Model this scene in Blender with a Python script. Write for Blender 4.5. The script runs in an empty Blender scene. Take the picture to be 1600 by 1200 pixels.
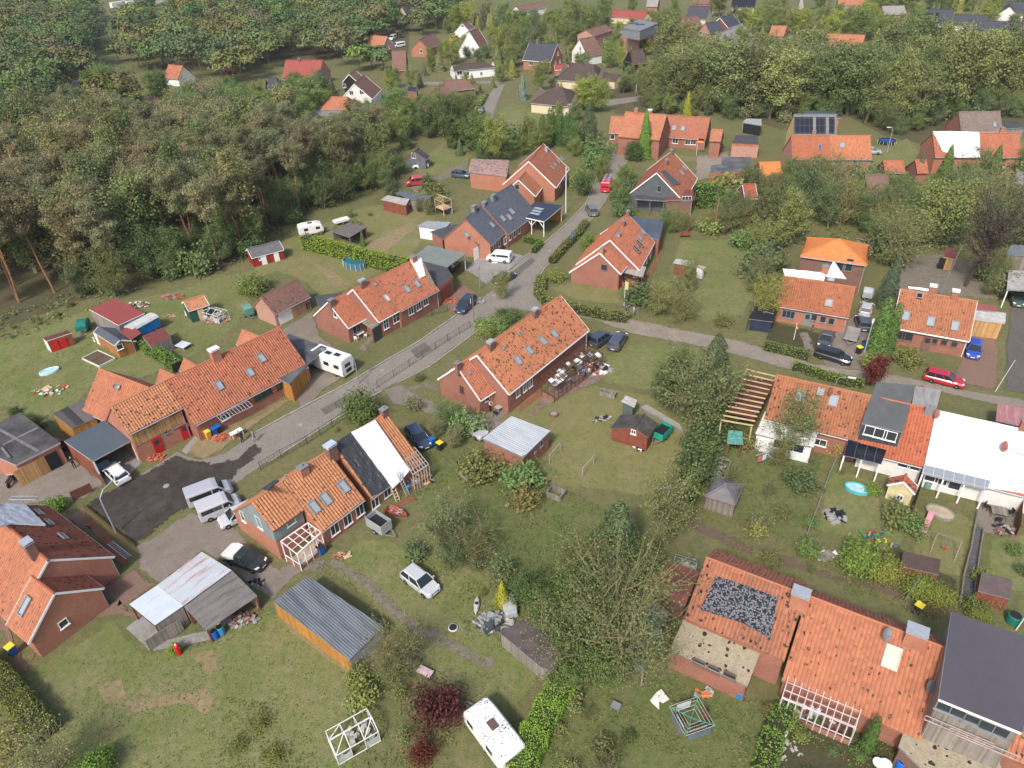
import bpy,bmesh,math,random
from mathutils import Vector,Matrix,noise
R=math.radians
S=bpy.context.scene
C=bpy.data.collections.new('place');S.collection.children.link(C)
# ---- camera
F=1130.0;CAMH=52.7
_d=Vector((70,1637,1130)).normalized()
_th=math.asin(_d.z);_ph=math.asin(_d.x/math.cos(_th))
_f=Vector((0,math.cos(_th),-math.sin(_th)))
_r0=Vector((1,0,0));_u0=Vector((0,math.sin(_th),math.cos(_th)))
_r=_r0*math.cos(_ph)-_u0*math.sin(_ph)
_u=_r0*math.sin(_ph)+_u0*math.cos(_ph)
CAM=Vector((0,0,CAMH))
cd=bpy.data.cameras.new('camera');cam=bpy.data.objects.new('camera',cd);C.objects.link(cam)
m=Matrix(((_r.x,_u.x,-_f.x,0),(_r.y,_u.y,-_f.y,0),(_r.z,_u.z,-_f.z,CAMH),(0,0,0,1)))
cam.matrix_world=m
cd.sensor_fit='HORIZONTAL';cd.sensor_width=36;cd.lens=F/1600*36;cd.clip_end=5000;cd.clip_start=.5
S.camera=cam
# ---- light
w=bpy.data.worlds.new('World');S.world=w;w.use_nodes=True
nt=w.node_tree;bg=nt.nodes['Background']
sky=nt.nodes.new('ShaderNodeTexSky');sky.sky_type='NISHITA';sky.sun_disc=False
SUN_EL,SUN_AZ=46,205
sky.sun_elevation=R(SUN_EL);sky.sun_rotation=R(SUN_AZ);sky.air_density=1.0;sky.dust_density=3.0
nt.links.new(sky.outputs[0],bg.inputs[0]);bg.inputs[1].default_value=0.15
sl=bpy.data.lights.new('sun','SUN');sl.energy=2.6;sl.angle=R(7);sl.color=(1,.955,.89)
so=bpy.data.objects.new('sun',sl);C.objects.link(so)
sd=Vector((math.sin(R(SUN_AZ))*math.cos(R(SUN_EL)),math.cos(R(SUN_AZ))*math.cos(R(SUN_EL)),math.sin(R(SUN_EL))))
so.rotation_euler=sd.to_track_quat('Z','Y').to_euler();so.location=(0,0,90)
S.view_settings.view_transform='Standard';S.view_settings.look='None'
S.view_settings.exposure=0.4;S.view_settings.gamma=1
# ---- helpers
def ray(px,py):return(_f*F+_r*(px-800)-_u*(py-600)).normalized()
def G(p,z=0.0):
 d=ray(p[0],p[1]);t=(z-CAMH)/d.z
 return CAM+d*t
def onplane(p,o,n):
 d=ray(p[0],p[1]);return CAM+d*((o-CAM).dot(n)/d.dot(n))
def tag(o,label=None,cat=None,group=None,kind=None):
 if label:o['label']=label
 if cat:o['category']=cat
 if group:o['group']=group
 if kind:o['kind']=kind
 return o
def empty(name,loc,rz=0,label=None,cat=None,group=None):
 o=bpy.data.objects.new(name,None);C.objects.link(o);o.location=loc;o.rotation_euler=(0,0,rz)
 o.empty_display_size=.3
 return tag(o,label,cat,group)
class MB:
 def __init__(s,org=(0,0,0)):
  s.v=[];s.f=[];s.m=[];s.uv=[];s.org=Vector(org);s.sm=False
 def face(s,pts,mi=0,uv=None):
  b=len(s.v);s.v+=[Vector(p)-s.org for p in pts];s.f.append(tuple(range(b,b+len(pts))));s.m.append(mi)
  if uv is None:
   a=Vector(pts[0]);e=(Vector(pts[1])-a)
   e=e.normalized()if e.length>1e-6 else Vector((1,0,0))
   n=Vector((0,0,0))
   for i in range(len(pts)):
    n+=(Vector(pts[i])-a).cross(Vector(pts[(i+1)%len(pts)])-a)
   n=n.normalized()if n.length>1e-9 else Vector((0,0,1))
   if abs(n.z)<.7:
    uu=Vector((-n.y,n.x,0)).normalized();vv=Vector((0,0,1))
    uv=[((Vector(p)).dot(uu),p[2])for p in pts]
   else:
    uv=[(p[0],p[1])for p in pts]
  s.uv+=list(uv)
 def box(s,c,sx,sy,sz,rz=0,mi=0,z0=True):
  c=Vector(c);cs,sn=math.cos(rz),math.sin(rz);P=[]
  for dz in((0,sz)if z0 else(-sz/2,sz/2)):
   for dx,dy in((-sx/2,-sy/2),(sx/2,-sy/2),(sx/2,sy/2),(-sx/2,sy/2)):
    P.append(c+Vector((dx*cs-dy*sn,dx*sn+dy*cs,dz)))
  s.hexa(P,mi)
 def hexa(s,P,mi=0):
  for q in((3,2,1,0),(4,5,6,7),(0,1,5,4),(1,2,6,5),(2,3,7,6),(3,0,4,7)):
   s.face([P[i]for i in q],mi)
 def prism(s,poly,z0,z1,mi=0,mtop=None):
  lo=[Vector((p[0],p[1],z0))for p in poly];hi=[Vector((p[0],p[1],z1))for p in poly]
  ar=sum(poly[i][0]*poly[(i+1)%len(poly)][1]-poly[(i+1)%len(poly)][0]*poly[i][1]for i in range(len(poly)))
  if ar<0:lo.reverse();hi.reverse()
  n=len(poly)
  s.face(hi,mi if mtop is None else mtop);s.face(lo[::-1],mi)
  for i in range(n):s.face([lo[i],lo[(i+1)%n],hi[(i+1)%n],hi[i]],mi)
 def bar(s,a,b,wd,ht=None,mi=0):
  a=Vector(a);b=Vector(b);d=b-a
  if d.length<1e-5:return
  ht=ht or wd;d.normalize();x=d.cross(Vector((0,0,1)))
  if x.length<.05:x=d.cross(Vector((0,1,0)))
  x.normalize();y=x.cross(d)
  P=[q+x*i*wd/2+y*j*ht/2 for q in(a,b)for i,j in((-1,-1),(1,-1),(1,1),(-1,1))]
  s.hexa(P,mi)
 def tube(s,pts,rad,n=6,mi=0,cap=True):
  pts=[Vector(p)for p in pts];rings=[];px=None
  for i,p in enumerate(pts):
   d=(pts[min(i+1,len(pts)-1)]-pts[max(i-1,0)])
   d=d.normalized()if d.length>1e-6 else Vector((0,0,1))
   x=px-d*px.dot(d)if px is not None else d.cross(Vector((.3,.9,.1)))
   if x.length<1e-3:x=d.cross(Vector((1,.2,0)))
   x.normalize();px=x;y=d.cross(x);r=rad[i]if hasattr(rad,'__len__')else rad
   b=len(s.v);s.v+=[p+(x*math.cos(6.28319*k/n)+y*math.sin(6.28319*k/n))*r-s.org for k in range(n)]
   rings.append(b)
  for i in range(len(rings)-1):
   for k in range(n):
    s.f.append((rings[i]+k,rings[i]+(k+1)%n,rings[i+1]+(k+1)%n,rings[i+1]+k));s.m.append(mi);s.uv+=[(0,0)]*4
  if cap:
   for b in(rings[0],rings[-1]):
    s.f.append(tuple(b+k for k in range(n)));s.m.append(mi);s.uv+=[(0,0)]*n
 def lathe(s,c,prof,n=16,mi=0,ax=Vector((0,0,1))):
  ax=ax.normalized();x=ax.cross(Vector((.1,1,.02)));x.normalize();y=ax.cross(x);c=Vector(c)
  b0=len(s.v)
  for r,h in prof:
   s.v+=[c+ax*h+(x*math.cos(6.28319*k/n)+y*math.sin(6.28319*k/n))*r-s.org for k in range(n)]
  for i in range(len(prof)-1):
   for k in range(n):
    a=b0+i*n
    s.f.append((a+k,a+(k+1)%n,a+n+(k+1)%n,a+n+k));s.m.append(mi);s.uv+=[(0,0)]*4
  for a in(b0,b0+(len(prof)-1)*n):
   s.f.append(tuple(a+k for k in range(n)));s.m.append(mi);s.uv+=[(0,0)]*n
 def build(s,name,mats,parent=None,smooth=False,loc=None):
  me=bpy.data.meshes.new(name);me.from_pydata(s.v,[],s.f)
  if not isinstance(mats,(list,tuple)):mats=[mats]
  for mm in mats:me.materials.append(mm)
  me.polygons.foreach_set('material_index',s.m)
  if s.uv and len(s.uv)==len(me.loops):
   ul=me.uv_layers.new(name='UVMap');ul.data.foreach_set('uv',[c for t in s.uv for c in t[:2]])
  if smooth:me.polygons.foreach_set('use_smooth',[True]*len(me.polygons))
  me.update()
  o=bpy.data.objects.new(name,me);C.objects.link(o)
  if parent is not None:o.parent=parent
  else:o.location=loc if loc is not None else s.org
  return o
def kids(o,_c={}):
 return list(o.children)
def clone(o,loc=None,rz=None,sc=None,color=None,label=None,group=None,parent=None,tree=None):
 """copy a thing with its parts; tree = cached (object, [subtrees])"""
 tree=tree or subtree(o)
 def cp(t,par):
  c=t[0].copy();C.objects.link(c)
  if par is not None:c.parent=par;c.matrix_parent_inverse=t[0].matrix_parent_inverse
  if color is not None:c.color=(*color,1)
  for k in t[1]:cp(k,c)
  return c
 r=cp(tree,parent)
 if loc is not None:r.location=loc
 if rz is not None:r.rotation_euler=(0,0,rz)
 if sc is not None:r.scale=sc if hasattr(sc,'__len__')else(sc,sc,sc)
 if label:r['label']=label
 if group:r['group']=group
 return r
_ch={}
def subtree(o):return(o,[subtree(c)for c in o.children])
# ---- materials
class NT:
 def __init__(s,name):
  s.m=bpy.data.materials.new(name);s.m.use_nodes=True;s.t=s.m.node_tree;s.b=s.t.nodes['Principled BSDF']
  s.b.inputs['Specular IOR Level'].default_value=.25
 def n(s,typ,**k):
  x=s.t.nodes.new('ShaderNode'+typ)
  for a,v in k.items():
   if a.startswith('i_'):
    key=a[2:];key=int(key)if key.isdigit()else key.replace('_',' ')
    s.set(x,key,v)
   else:setattr(x,a,v)
  return x
 def set(s,x,key,v):
  if hasattr(v,'is_output')or isinstance(v,bpy.types.NodeSocket):s.t.links.new(v,x.inputs[key])
  else:x.inputs[key].default_value=v
 def math(s,op,a,b=0,c=0):
  x=s.n('Math',operation=op);s.set(x,0,a);s.set(x,1,b);s.set(x,2,c);return x.outputs[0]
 def mix(s,f,a,b,bt='MIX'):
  x=s.n('Mix',data_type='RGBA',blend_type=bt);s.set(x,0,f)
  s.set(x,6,a if not isinstance(a,tuple)else(*a[:3],1));s.set(x,7,b if not isinstance(b,tuple)else(*b[:3],1));return x.outputs[2]
 def noise(s,sc,det=3,co=None,rough=.55):
  x=s.n('TexNoise');x.inputs['Scale'].default_value=sc;x.inputs['Detail'].default_value=det;x.inputs['Roughness'].default_value=rough
  if co is not None:s.t.links.new(co,x.inputs['Vector'])
  return x.outputs[0]
 def ramp(s,f,lo,hi,a=0.0,b=1.0):
  x=s.n('MapRange');s.set(x,0,f);s.set(x,1,lo);s.set(x,2,hi);s.set(x,3,a);s.set(x,4,b);return x.outputs[0]
 def bump(s,h,st=.3,dist=.05):
  x=s.n('Bump');s.set(x,'Height',h);x.inputs['Strength'].default_value=st;x.inputs['Distance'].default_value=dist
  s.t.links.new(x.outputs[0],s.b.inputs['Normal'])
 def col(s,c):s.set(s.b,'Base Color',c if not isinstance(c,tuple)else(*c[:3],1))
 def out(s,rough=.85,metal=0,**k):
  s.set(s.b,'Roughness',rough);s.b.inputs['Metallic'].default_value=metal
  return s.m
_M={}
def plain(name,c,rough=.75,metal=0,var=.25,sc=1.5,bump=0,spec=.25):
 """a surface of one colour with weathering"""
 k=(name,)
 if k in _M:return _M[k]
 t=NT(name);co=t.n('TexCoord').outputs['Object']
 f=t.noise(sc,4,co);f2=t.noise(sc*9,3,co)
 a=tuple(x*(1-var)for x in c);b=tuple(min(.95,x*(1+var*.8))for x in c)
 t.col(t.mix(t.ramp(t.math('ADD',f,t.math('MULTIPLY',f2,.5)),.5,1.0),a,b))
 if bump:t.bump(f2,bump,.03)
 t.b.inputs['Specular IOR Level'].default_value=spec
 _M[k]=t.out(rough,metal);return _M[k]
def tinted(name,rough=.4,metal=0,spec=.5,var=.06):
 """paint whose colour is the object's own colour"""
 if name in _M:return _M[name]
 t=NT(name);oi=t.n('ObjectInfo').outputs['Color'];co=t.n('TexCoord').outputs['Object']
 t.col(t.mix(t.ramp(t.noise(2.5,4,co),.35,.7,0,var*3),oi,(.25,.23,.2)))
 t.b.inputs['Specular IOR Level'].default_value=spec
 if name=='car_paint':t.b.inputs['Coat Weight'].default_value=.5
 _M[name]=t.out(rough,metal);return _M[name]
def rooftile(c=(.42,.15,.085),dmg=0.0,dirt=.3,tw=.3,th=.36,key='',clean=False):
 k=('roof',c,dmg,dirt,tw,key)
 if k in _M:return _M[k]
 t=NT('clay_roof_tiles');uv=t.n('UVMap').outputs[0]
 sp=t.n('SeparateXYZ',i_0=uv)
 u=t.math('DIVIDE',sp.outputs[0],tw);v=t.math('DIVIDE',sp.outputs[1],th)
 wu=t.math('ADD',t.math('DIVIDE',sp.outputs[0],tw*.65),t.math('MULTIPLY',t.noise(5.5,3,uv),1.3));wv=t.math('ADD',t.math('DIVIDE',sp.outputs[1],th*.65),t.math('MULTIPLY',t.noise(4.7,3,uv),1.6))
 cbh=t.n('CombineXYZ',i_0=t.math('FLOOR',wu),i_1=t.math('FLOOR',wv))
 mps=t.n('Mapping');t.t.links.new(uv,mps.inputs[0]);mps.inputs['Scale'].default_value=(2.2,.3,1)
 cb=t.n('CombineXYZ',i_0=t.math('FLOOR',u),i_1=t.math('FLOOR',v))
 wn=t.n('TexWhiteNoise',noise_dimensions='3D',i_0=cbh.outputs[0])
 cb2=t.n('CombineXYZ',i_0=t.math('FLOOR',u),i_1=t.math('FLOOR',v),i_2=7.3)
 wn2=t.n('TexWhiteNoise',noise_dimensions='3D',i_0=cb2.outputs[0])
 base=t.mix(wn2.outputs[0],tuple(x*.86 for x in c),tuple(min(.9,x*1.12)for x in c))
 big=t.noise(.35,5,uv);mid=t.noise(2.2,4,uv)
 base=t.mix(t.ramp(big,.42,.75,0,dirt),base,tuple(x*.5+.02 for x in c))
 base=t.mix(t.ramp(mid,.55,.8,0,dirt*.8),base,(.16,.13,.09))
 base=t.mix(t.ramp(t.noise(.9,3,uv),.6,.78,0,dirt*.55),base,(c[0]*1.15,c[1]*1.5,c[2]*1.5))
 base=t.mix(t.ramp(t.noise(1.0,5,mps.outputs[0],.65),.5,.75,0,dirt*.9),base,(.13,.105,.085))
 fv=t.math('FRACT',v);fu=t.math('FRACT',u)
 if dmg>0:
  lf=t.ramp(t.noise(.28,3,uv),.3,.72,.25,1.9)
  vo=t.noise(4.2,2,uv)
  hole=t.math('GREATER_THAN',t.math('ADD',wn.outputs[0],t.math('MULTIPLY',t.math('SUBTRACT',vo,.5),.5)),t.math('SUBTRACT',1.0,t.math('MULTIPLY',lf,dmg)))
  hc=t.mix(wn2.outputs[0],(.025,.018,.015),(.13,.085,.055))
  base=t.mix(hole,base,hc)
 t.col(base)
 hgt=t.math('ADD',t.math('MULTIPLY',t.math('SINE',t.math('MULTIPLY',u,6.28319)),.5),t.math('MULTIPLY',fv,-.9))
 t.bump(hgt,.55,.045)
 _M[k]=t.out(.8);return _M[k]
def brick(name,a,b,mort=(.38,.34,.3)):
 if name in _M:return _M[name]
 t=NT(name);uv=t.n('UVMap').outputs[0];bt=t.n('TexBrick')
 t.t.links.new(uv,bt.inputs['Vector']);bt.inputs['Scale'].default_value=1
 bt.inputs['Brick Width'].default_value=.25;bt.inputs['Row Height'].default_value=.08;bt.inputs['Mortar Size'].default_value=.006
 bt.inputs['Color1'].default_value=(*a,1);bt.inputs['Color2'].default_value=(*b,1);bt.inputs['Mortar'].default_value=(*mort,1)
 n1=t.noise(.5,4,uv)
 t.col(t.mix(t.ramp(n1,.45,.8,0,.5),bt.outputs[0],tuple(x*.6 for x in a)))
 t.bump(bt.outputs[1],-.2,.01)
 _M[name]=t.out(.9);return _M[name]
def boards(name,c,wdt=.14,vertical=True,var=.3):
 """planks / corrugated sheet: stripes along one UV axis"""
 if name in _M:return _M[name]
 t=NT(name);uv=t.n('UVMap').outputs[0];sp=t.n('SeparateXYZ',i_0=uv)
 x=t.math('DIVIDE',sp.outputs[0 if vertical else 1],wdt)
 wn=t.n('TexWhiteNoise',noise_dimensions='1D');t.set(wn,'W',t.math('FLOOR',x))
 base=t.mix(wn.outputs[0],tuple(q*(1-var)for q in c),tuple(min(.9,q*(1+var*.6))for q in c))
 base=t.mix(t.ramp(t.noise(1.3,5,uv),.5,.8,0,.5),base,tuple(q*.5 for q in c))
 t.col(base);t.bump(t.math('PINGPONG',x,.5),.5,.04)
 _M[name]=t.out(.8);return _M[name]
def pitched_sheet(name,c,pit=.18,stain=(.1,.09,.08),amount=.5,rough=.5,sc=.6,lo=.5,axis=0):
 """corrugated sheet with stains in streaks along the run"""
 if name in _M:return _M[name]
 t=NT(name);uv=t.n('UVMap').outputs[0];sp=t.n('SeparateXYZ',i_0=uv)
 mp=t.n('Mapping');t.t.links.new(uv,mp.inputs[0]);mp.inputs['Scale'].default_value=(sc*3,sc*.5,1)if axis==0 else(sc*.5,sc*3,1)
 f=t.noise(1.0,6,mp.outputs[0],.65)
 b=t.mix(t.ramp(f,lo,lo+.18,0,amount),c,stain)
 b=t.mix(t.ramp(t.noise(.5,4,uv),.4,.7,0,.35),b,tuple(q*.7 for q in c))
 t.col(b);t.bump(t.math('SINE',t.math('MULTIPLY',sp.outputs[axis],6.28319/pit)),.5,.04)
 _M[name]=t.out(rough);return _M[name]
def ground_mat(name,cols,scs=(.05,.3,1.5),bump=.7,fine=9,rough=.95,edge=True):
 """earth / grass / asphalt: three colours mixed by noises of three sizes"""
 t=NT(name);co=t.n('TexCoord').outputs['Object']
 f1=t.ramp(t.noise(scs[0],4,co,.6),.38,.64);f2=t.ramp(t.noise(scs[1],5,co,.62),.4,.68);f3=t.noise(scs[2],5,co,.7)
 ff=t.noise(fine,3,co,.7)
 b=t.mix(f1,cols[0],cols[1]);b=t.mix(t.math('MULTIPLY',f2,.75),b,cols[2])
 b=t.mix(t.ramp(f3,.42,.66,0,.75),b,cols[3])
 b=t.mix(t.ramp(ff,.3,.75,0,.6),b,tuple(min(.9,q*.45)for q in cols[0]))
 t.col(b);t.bump(t.math('ADD',ff,f3),bump,.08)
 at=t.n('Attribute',attribute_name='edge').outputs['Fac']
 fac=t.ramp(t.math('ADD',at,t.math('MULTIPLY',t.math('SUBTRACT',t.noise(1.3,9,co,.78),.5),2.2)),.5,.52)
 mx=t.n('MixShader');t.set(mx,0,fac);tp=t.n('BsdfTransparent');o=t.t.nodes['Material Output']
 t.out(rough)
 if edge:t.t.links.new(tp.outputs[0],mx.inputs[1]);t.t.links.new(t.b.outputs[0],mx.inputs[2]);t.t.links.new(mx.outputs[0],o.inputs[0])
 return t.m
def leafmat(name,c,dark=.5,light=1.6,trans=.25,obj=True):
 if name in _M:return _M[name]
 t=NT(name);gi=t.n('NewGeometry').outputs['Random Per Island']
 base=t.mix(gi,tuple(x*dark for x in c),tuple(x*light for x in c))
 if obj:
  oi=t.n('ObjectInfo');base=t.mix(1.0,base,oi.outputs['Color'],'MULTIPLY')
 t.col(base);t.b.inputs['Specular IOR Level'].default_value=.15;t.b.inputs['Roughness'].default_value=.7
 tr=t.n('BsdfTranslucent');t.t.links.new(base,tr.inputs[0]);mx=t.n('MixShader');mx.inputs[0].default_value=trans
 o=t.t.nodes['Material Output'];t.t.links.new(t.b.outputs[0],mx.inputs[1]);t.t.links.new(tr.outputs[0],mx.inputs[2]);t.t.links.new(mx.outputs[0],o.inputs[0])
 _M[name]=t.m;return t.m
RED=(.41,.145,.08)
BR=brick('red_brick',(.34,.115,.068),(.26,.08,.05))
BRO=brick('orange_brick',(.46,.17,.09),(.36,.12,.065))
BRP=brick('pale_pink_brick',(.50,.27,.2),(.42,.2,.15))
BRD=brick('dark_brick',(.2,.08,.055),(.15,.06,.045))
WHT=plain('white_paint',(.78,.78,.76),.6,var=.06)
WRN=plain('white_render',(.72,.70,.66),.9,var=.12)
CRM=plain('cream_render',(.66,.56,.38),.9,var=.12)
GRM=plain('grey_metal',(.28,.29,.3),.5,.3,var=.2)
LGM=plain('light_metal',(.5,.52,.54),.4,.4,var=.15)
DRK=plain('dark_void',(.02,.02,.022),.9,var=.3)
WOODB=boards('brown_boards',(.2,.11,.06))
WOODY=boards('honey_boards',(.50,.30,.13))
WOODO=boards('orange_boards',(.42,.2,.05),.2,True,.25)
WOODG=boards('grey_boards',(.26,.23,.2))
WOODN=plain('new_timber',(.58,.42,.24),.8,var=.2)
WOODR=plain('red_brown_timber',(.22,.07,.045),.8,var=.3)
GLS=NT('window_glass');GLS.col((.035,.045,.055));GLS.b.inputs['Specular IOR Level'].default_value=.8;GLS=GLS.out(.08)
SKYG=NT('skylight_glass');SKYG.col((.3,.34,.36));SKYG.b.inputs['Specular IOR Level'].default_value=.9;SKYG=SKYG.out(.1)
BLK=plain('black_rubber',(.025,.025,.027),.8,var=.2)
PV=None
def pv_mat(cw=1.0,ch=1.65,name='solar_panels',crack=0.0,edge=False):
 if name in _M:return _M[name]
 t=NT(name);uv=t.n('UVMap').outputs[0];sp=t.n('SeparateXYZ',i_0=uv)
 fu=t.math('FRACT',t.math('DIVIDE',sp.outputs[0],cw));fv=t.math('FRACT',t.math('DIVIDE',sp.outputs[1],ch))
 ln=t.math('MAXIMUM',t.math('LESS_THAN',fu,.05),t.math('LESS_THAN',fv,.035))
 b=t.mix(ln,(.012,.013,.022),(.10,.10,.11))
 if crack:
  vo=t.n('TexVoronoi',feature='F1');vo.inputs['Scale'].default_value=7;t.t.links.new(uv,vo.inputs['Vector'])
  n2=t.noise(7,4,uv,.7)
  b=t.mix(t.math('MULTIPLY',t.ramp(t.math('SUBTRACT',vo.outputs[0],t.math('MULTIPLY',n2,.55)),.3,.12),crack),b,(.2,.205,.23))
 t.col(b);t.b.inputs['Specular IOR Level'].default_value=.5 if not crack else.15
 _M[name]=t.out(.25 if not crack else.6);return _M[name]
PV=pv_mat()
PVC=pv_mat(name='shattered_solar_panels',crack=.75)
BITU=plain('bitumen_felt',(.075,.075,.08),.85,var=.35,sc=.7)
SLATE=rooftile((.085,.09,.105),0,.25,key='slate')
BROWN=rooftile((.17,.095,.07),0,.4,key='brown')
DKBR=rooftile((.085,.06,.052),0,.3,key='darkbrown')
GREYR=rooftile((.2,.19,.18),0,.4,key='grey')
DBG=False
# ---- building kit
Z=Vector((0,0,1))
def window_on(parent,c,x,nr,w,h,frame=None,mull=1,cross=False,name='window',glass=None,org=None,up=Z,depth=.06,fw=.07,sill=True):
 """frame (child of the thing) with its pane (child of the frame); c centre, x tangent, nr outward"""
 frame=frame or WHT;glass=glass or GLS;org=org or parent.location
 mb=MB(org);o=c+nr*depth/2
 def br(u0,v0,u1,v1,t=fw):mb.bar(o+x*u0+up*v0,o+x*u1+up*v1,t,depth)if False else _slat(mb,o,x,up,nr,u0,v0,u1,v1,t,depth)
 W2,H2=w/2,h/2
 br(-W2,-H2+fw/2,W2,-H2+fw/2);br(-W2,H2-fw/2,W2,H2-fw/2)
 br(-W2+fw/2,-H2+fw,-W2+fw/2,H2-fw);br(W2-fw/2,-H2+fw,W2-fw/2,H2-fw)
 for i in range(1,mull+1):
  u=-W2+w*i/(mull+1);br(u,-H2+fw,u,H2-fw,fw*.8)
 if cross:_slat(mb,o,x,up,nr,-W2+fw,H2*.1,W2-fw,H2*.1,fw*.6,depth*.8)
 if sill:_slat(mb,o+nr*.03,x,up,nr,-W2-.06,-H2-.03,W2+.06,-H2-.03,.06,depth+.06)
 fo=mb.build(name,frame,parent)
 pb=MB(org);q=c+nr*.012
 pb.face([q-x*(W2-.01)-up*(H2-.01),q+x*(W2-.01)-up*(H2-.01),q+x*(W2-.01)+up*(H2-.01),q-x*(W2-.01)+up*(H2-.01)])
 pb.build('pane',glass,fo)
 return fo
def _slat(mb,o,x,up,nr,u0,v0,u1,v1,t,dp):
 if abs(u1-u0)>abs(v1-v0):A,B=(u0,v0-t/2),(u1,v0+t/2)
 else:A,B=(u0-t/2,v0),(u0+t/2,v1)
 P=[]
 for k in(-dp/2,dp/2):
  for(a,b)in((A[0],A[1]),(B[0],A[1]),(B[0],B[1]),(A[0],B[1])):P.append(o+x*a+up*b+nr*k)
 mb.hexa(P)
def door_on(parent,c,x,nr,w,h,m,name='door',org=None,glassy=False):
 org=org or parent.location;mb=MB(org);_slat(mb,c+nr*.05,x,Z,nr,-w/2,h/2,w/2,h/2,h,.07)
 d=mb.build(name,m,parent)
 k=MB(org);q=c+nr*.11+x*(w*.38)+Z*h*.5
 k.bar(q-Z*.06,q+Z*.06,.04);k.build('handle',GRM,d)
 if glassy:
  g=MB(org);q=c+nr*.09+Z*h*.7
  g.face([q-x*w*.28-Z*.35,q+x*w*.28-Z*.35,q+x*w*.28+Z*.35,q-x*w*.28+Z*.35]);g.build('pane',GLS,d)
 return d
class House:
 def __init__(s,name,label,cat,at,group=None):
  s.o=empty(name,G(at),0,label,cat,group);s.org=s.o.location;s.secs=[]
 def sec(s,*a,**k):
  x=Sec(s,*a,**k);s.secs.append(x);return x
class Sec:
 def __init__(s,house,r1,r2,hr,eave,pitch=45,wb=None,pb=None,wall=None,roof=None,roofb=None,ribs=False,over=.3,og=.12,th=.16,trim=None,gut=True,extL=0,extR=0,hl=0,hrr=0,dirfrom=None,ridgecap=True,zbase=0,wl='wall',rl=None):
  s.h=house;s.o=house.o;s.org=house.org;s.ribs=ribs
  if isinstance(hr,str):
   ze=float(hr[1:]);lo,hi=2.5,12.0
   for _ in range(26):
    md=(lo+hi)/2;z_=s.solve(r1,r2,md,eave,pitch,dirfrom,extL)[3]
    if z_<ze:lo=md
    else:hi=md
   hr=md
  s.hr=hr
  a,d,n,z_,L,pt,bad=s.solve(r1,r2,hr,eave,pitch,dirfrom,extL);p=R(pitch);L+=extL+extR
  if DBG and bad>6:print('ODD SECTION',r1,r2,eave,'wf',(pt-a).dot(n))
  s.wf=(pt-a).dot(n)
  if s.wf<.5 or s.wf>9:s.wf=4.2
  if hr-s.wf*math.tan(p)<1.6:print('LOW EAVE',r1,r2,eave,round(s.wf,1),round(hr-s.wf*math.tan(p),2))
  if DBG:print('sec',r1,'L %.1f wf %.1f zf %.2f'%(L,s.wf,hr-s.wf*math.tan(p)))
  s.zf=hr-s.wf*math.tan(p);s.p=p
  pb_=R(pb)if pb else p;s.wb=wb if wb is not None else s.wf;s.zb=hr-s.wb*math.tan(pb_);s.pb=pb_
  s.a,s.d,s.n,s.L=a,d,n,L;s.th=th
  s.nf=(n*math.sin(p)+Z*math.cos(p));s.nb=(-n*math.sin(pb_)+Z*math.cos(pb_))
  s.u0,s.u1=og,L-og;s.vf=s.wf-over;s.vb=s.wb-over
  s.wallm=wall or BR;s.roofm=roof or rooftile(RED);s.roofbm=roofb or s.roofm
  tf,tb=math.tan(p),math.tan(pb_);tt=th/math.cos(p)
  zfw=hr-s.vf*tf-tt;zbw=hr-s.vb*tb-tt;s.zfw=zfw;s.zbase=zbase
  mb=MB(s.org);P=[(-s.vb,zbase),(s.vf,zbase),(s.vf,zfw),(0,hr-tt),(-s.vb,zbw)]
  A=[s.pt(s.u0,v,z)for v,z in P];B=[s.pt(s.u1,v,z)for v,z in P]
  mb.face(A);mb.face(B[::-1])
  for i in(1,4):mb.face([A[i],A[(i+1)%5],B[(i+1)%5],B[i]])
  s.wall=mb.build(wl,s.wallm,s.o)
  if rl:pass
  mb=MB(s.org)
  for side in(0,1):
   wv,pp,nr,sg=((s.wf,s.p,s.nf,1),(s.wb,s.pb,s.nb,-1))[side]
   zl=hr-wv*math.tan(pp);sl_=wv/math.cos(pp)
   T=[s.pt(hl,0,hr),s.pt(L-hrr,0,hr),s.pt(L,sg*wv,zl),s.pt(0,sg*wv,zl)]
   U=[(hl,0),(L-hrr,0),(L,sl_),(0,sl_)]
   Bt=[q-Z*(th/math.cos(pp))for q in T]
   if ribs and not(hl or hrr):
    tw,ch=.3,.36;nu=max(2,int(L/tw)*6);nv=max(1,int(sl_/ch))
    dn=(s.n*sg*math.cos(pp)-Z*math.sin(pp))
    for j in range(nv):
     s0,s1=sl_*j/nv,sl_*(j+1)/nv
     pa=pb2=None
     for i in range(nu+1):
      u=L*i/nu;hh=.075*abs(math.sin(math.pi*(i/6)))**.6
      q0=s.pt(u,0,hr)+dn*s0+nr*(hh-.002);q1=s.pt(u,0,hr)+dn*s1+nr*(hh+.032)
      if pa is not None:mb.face([pa,q0,q1,pb2]if sg>0 else[q0,pa,pb2,q1],side,[(pu,s0),(u,s0),(u,s1),(pu,s1)]if sg>0 else[(u,s0),(pu,s0),(pu,s1),(u,s1)])
      pa,pb2,pu=q0,q1,u
   else:
    mb.face(T if sg<0 else T[::-1],side,U if sg<0 else U[::-1])
   mb.face(Bt,side)
   mb.face([T[3],T[2],Bt[2],Bt[3]],2);mb.face([T[0],T[3],Bt[3],Bt[0]],2);mb.face([T[1],T[2],Bt[2],Bt[1]],2)
  for k,(hx,e)in enumerate(((hl,0),(hrr,L))):
   if hx:
    zr=min(s.zf,s.zb);q=[s.pt(hx if k==0 else L-hx,0,hr),s.pt(e,s.wf,s.zf),s.pt(e,-s.wb,s.zb)]
    mb.face(q,0,[(s.wf,0),(0,6),(s.wf+s.wb,6)])
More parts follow.
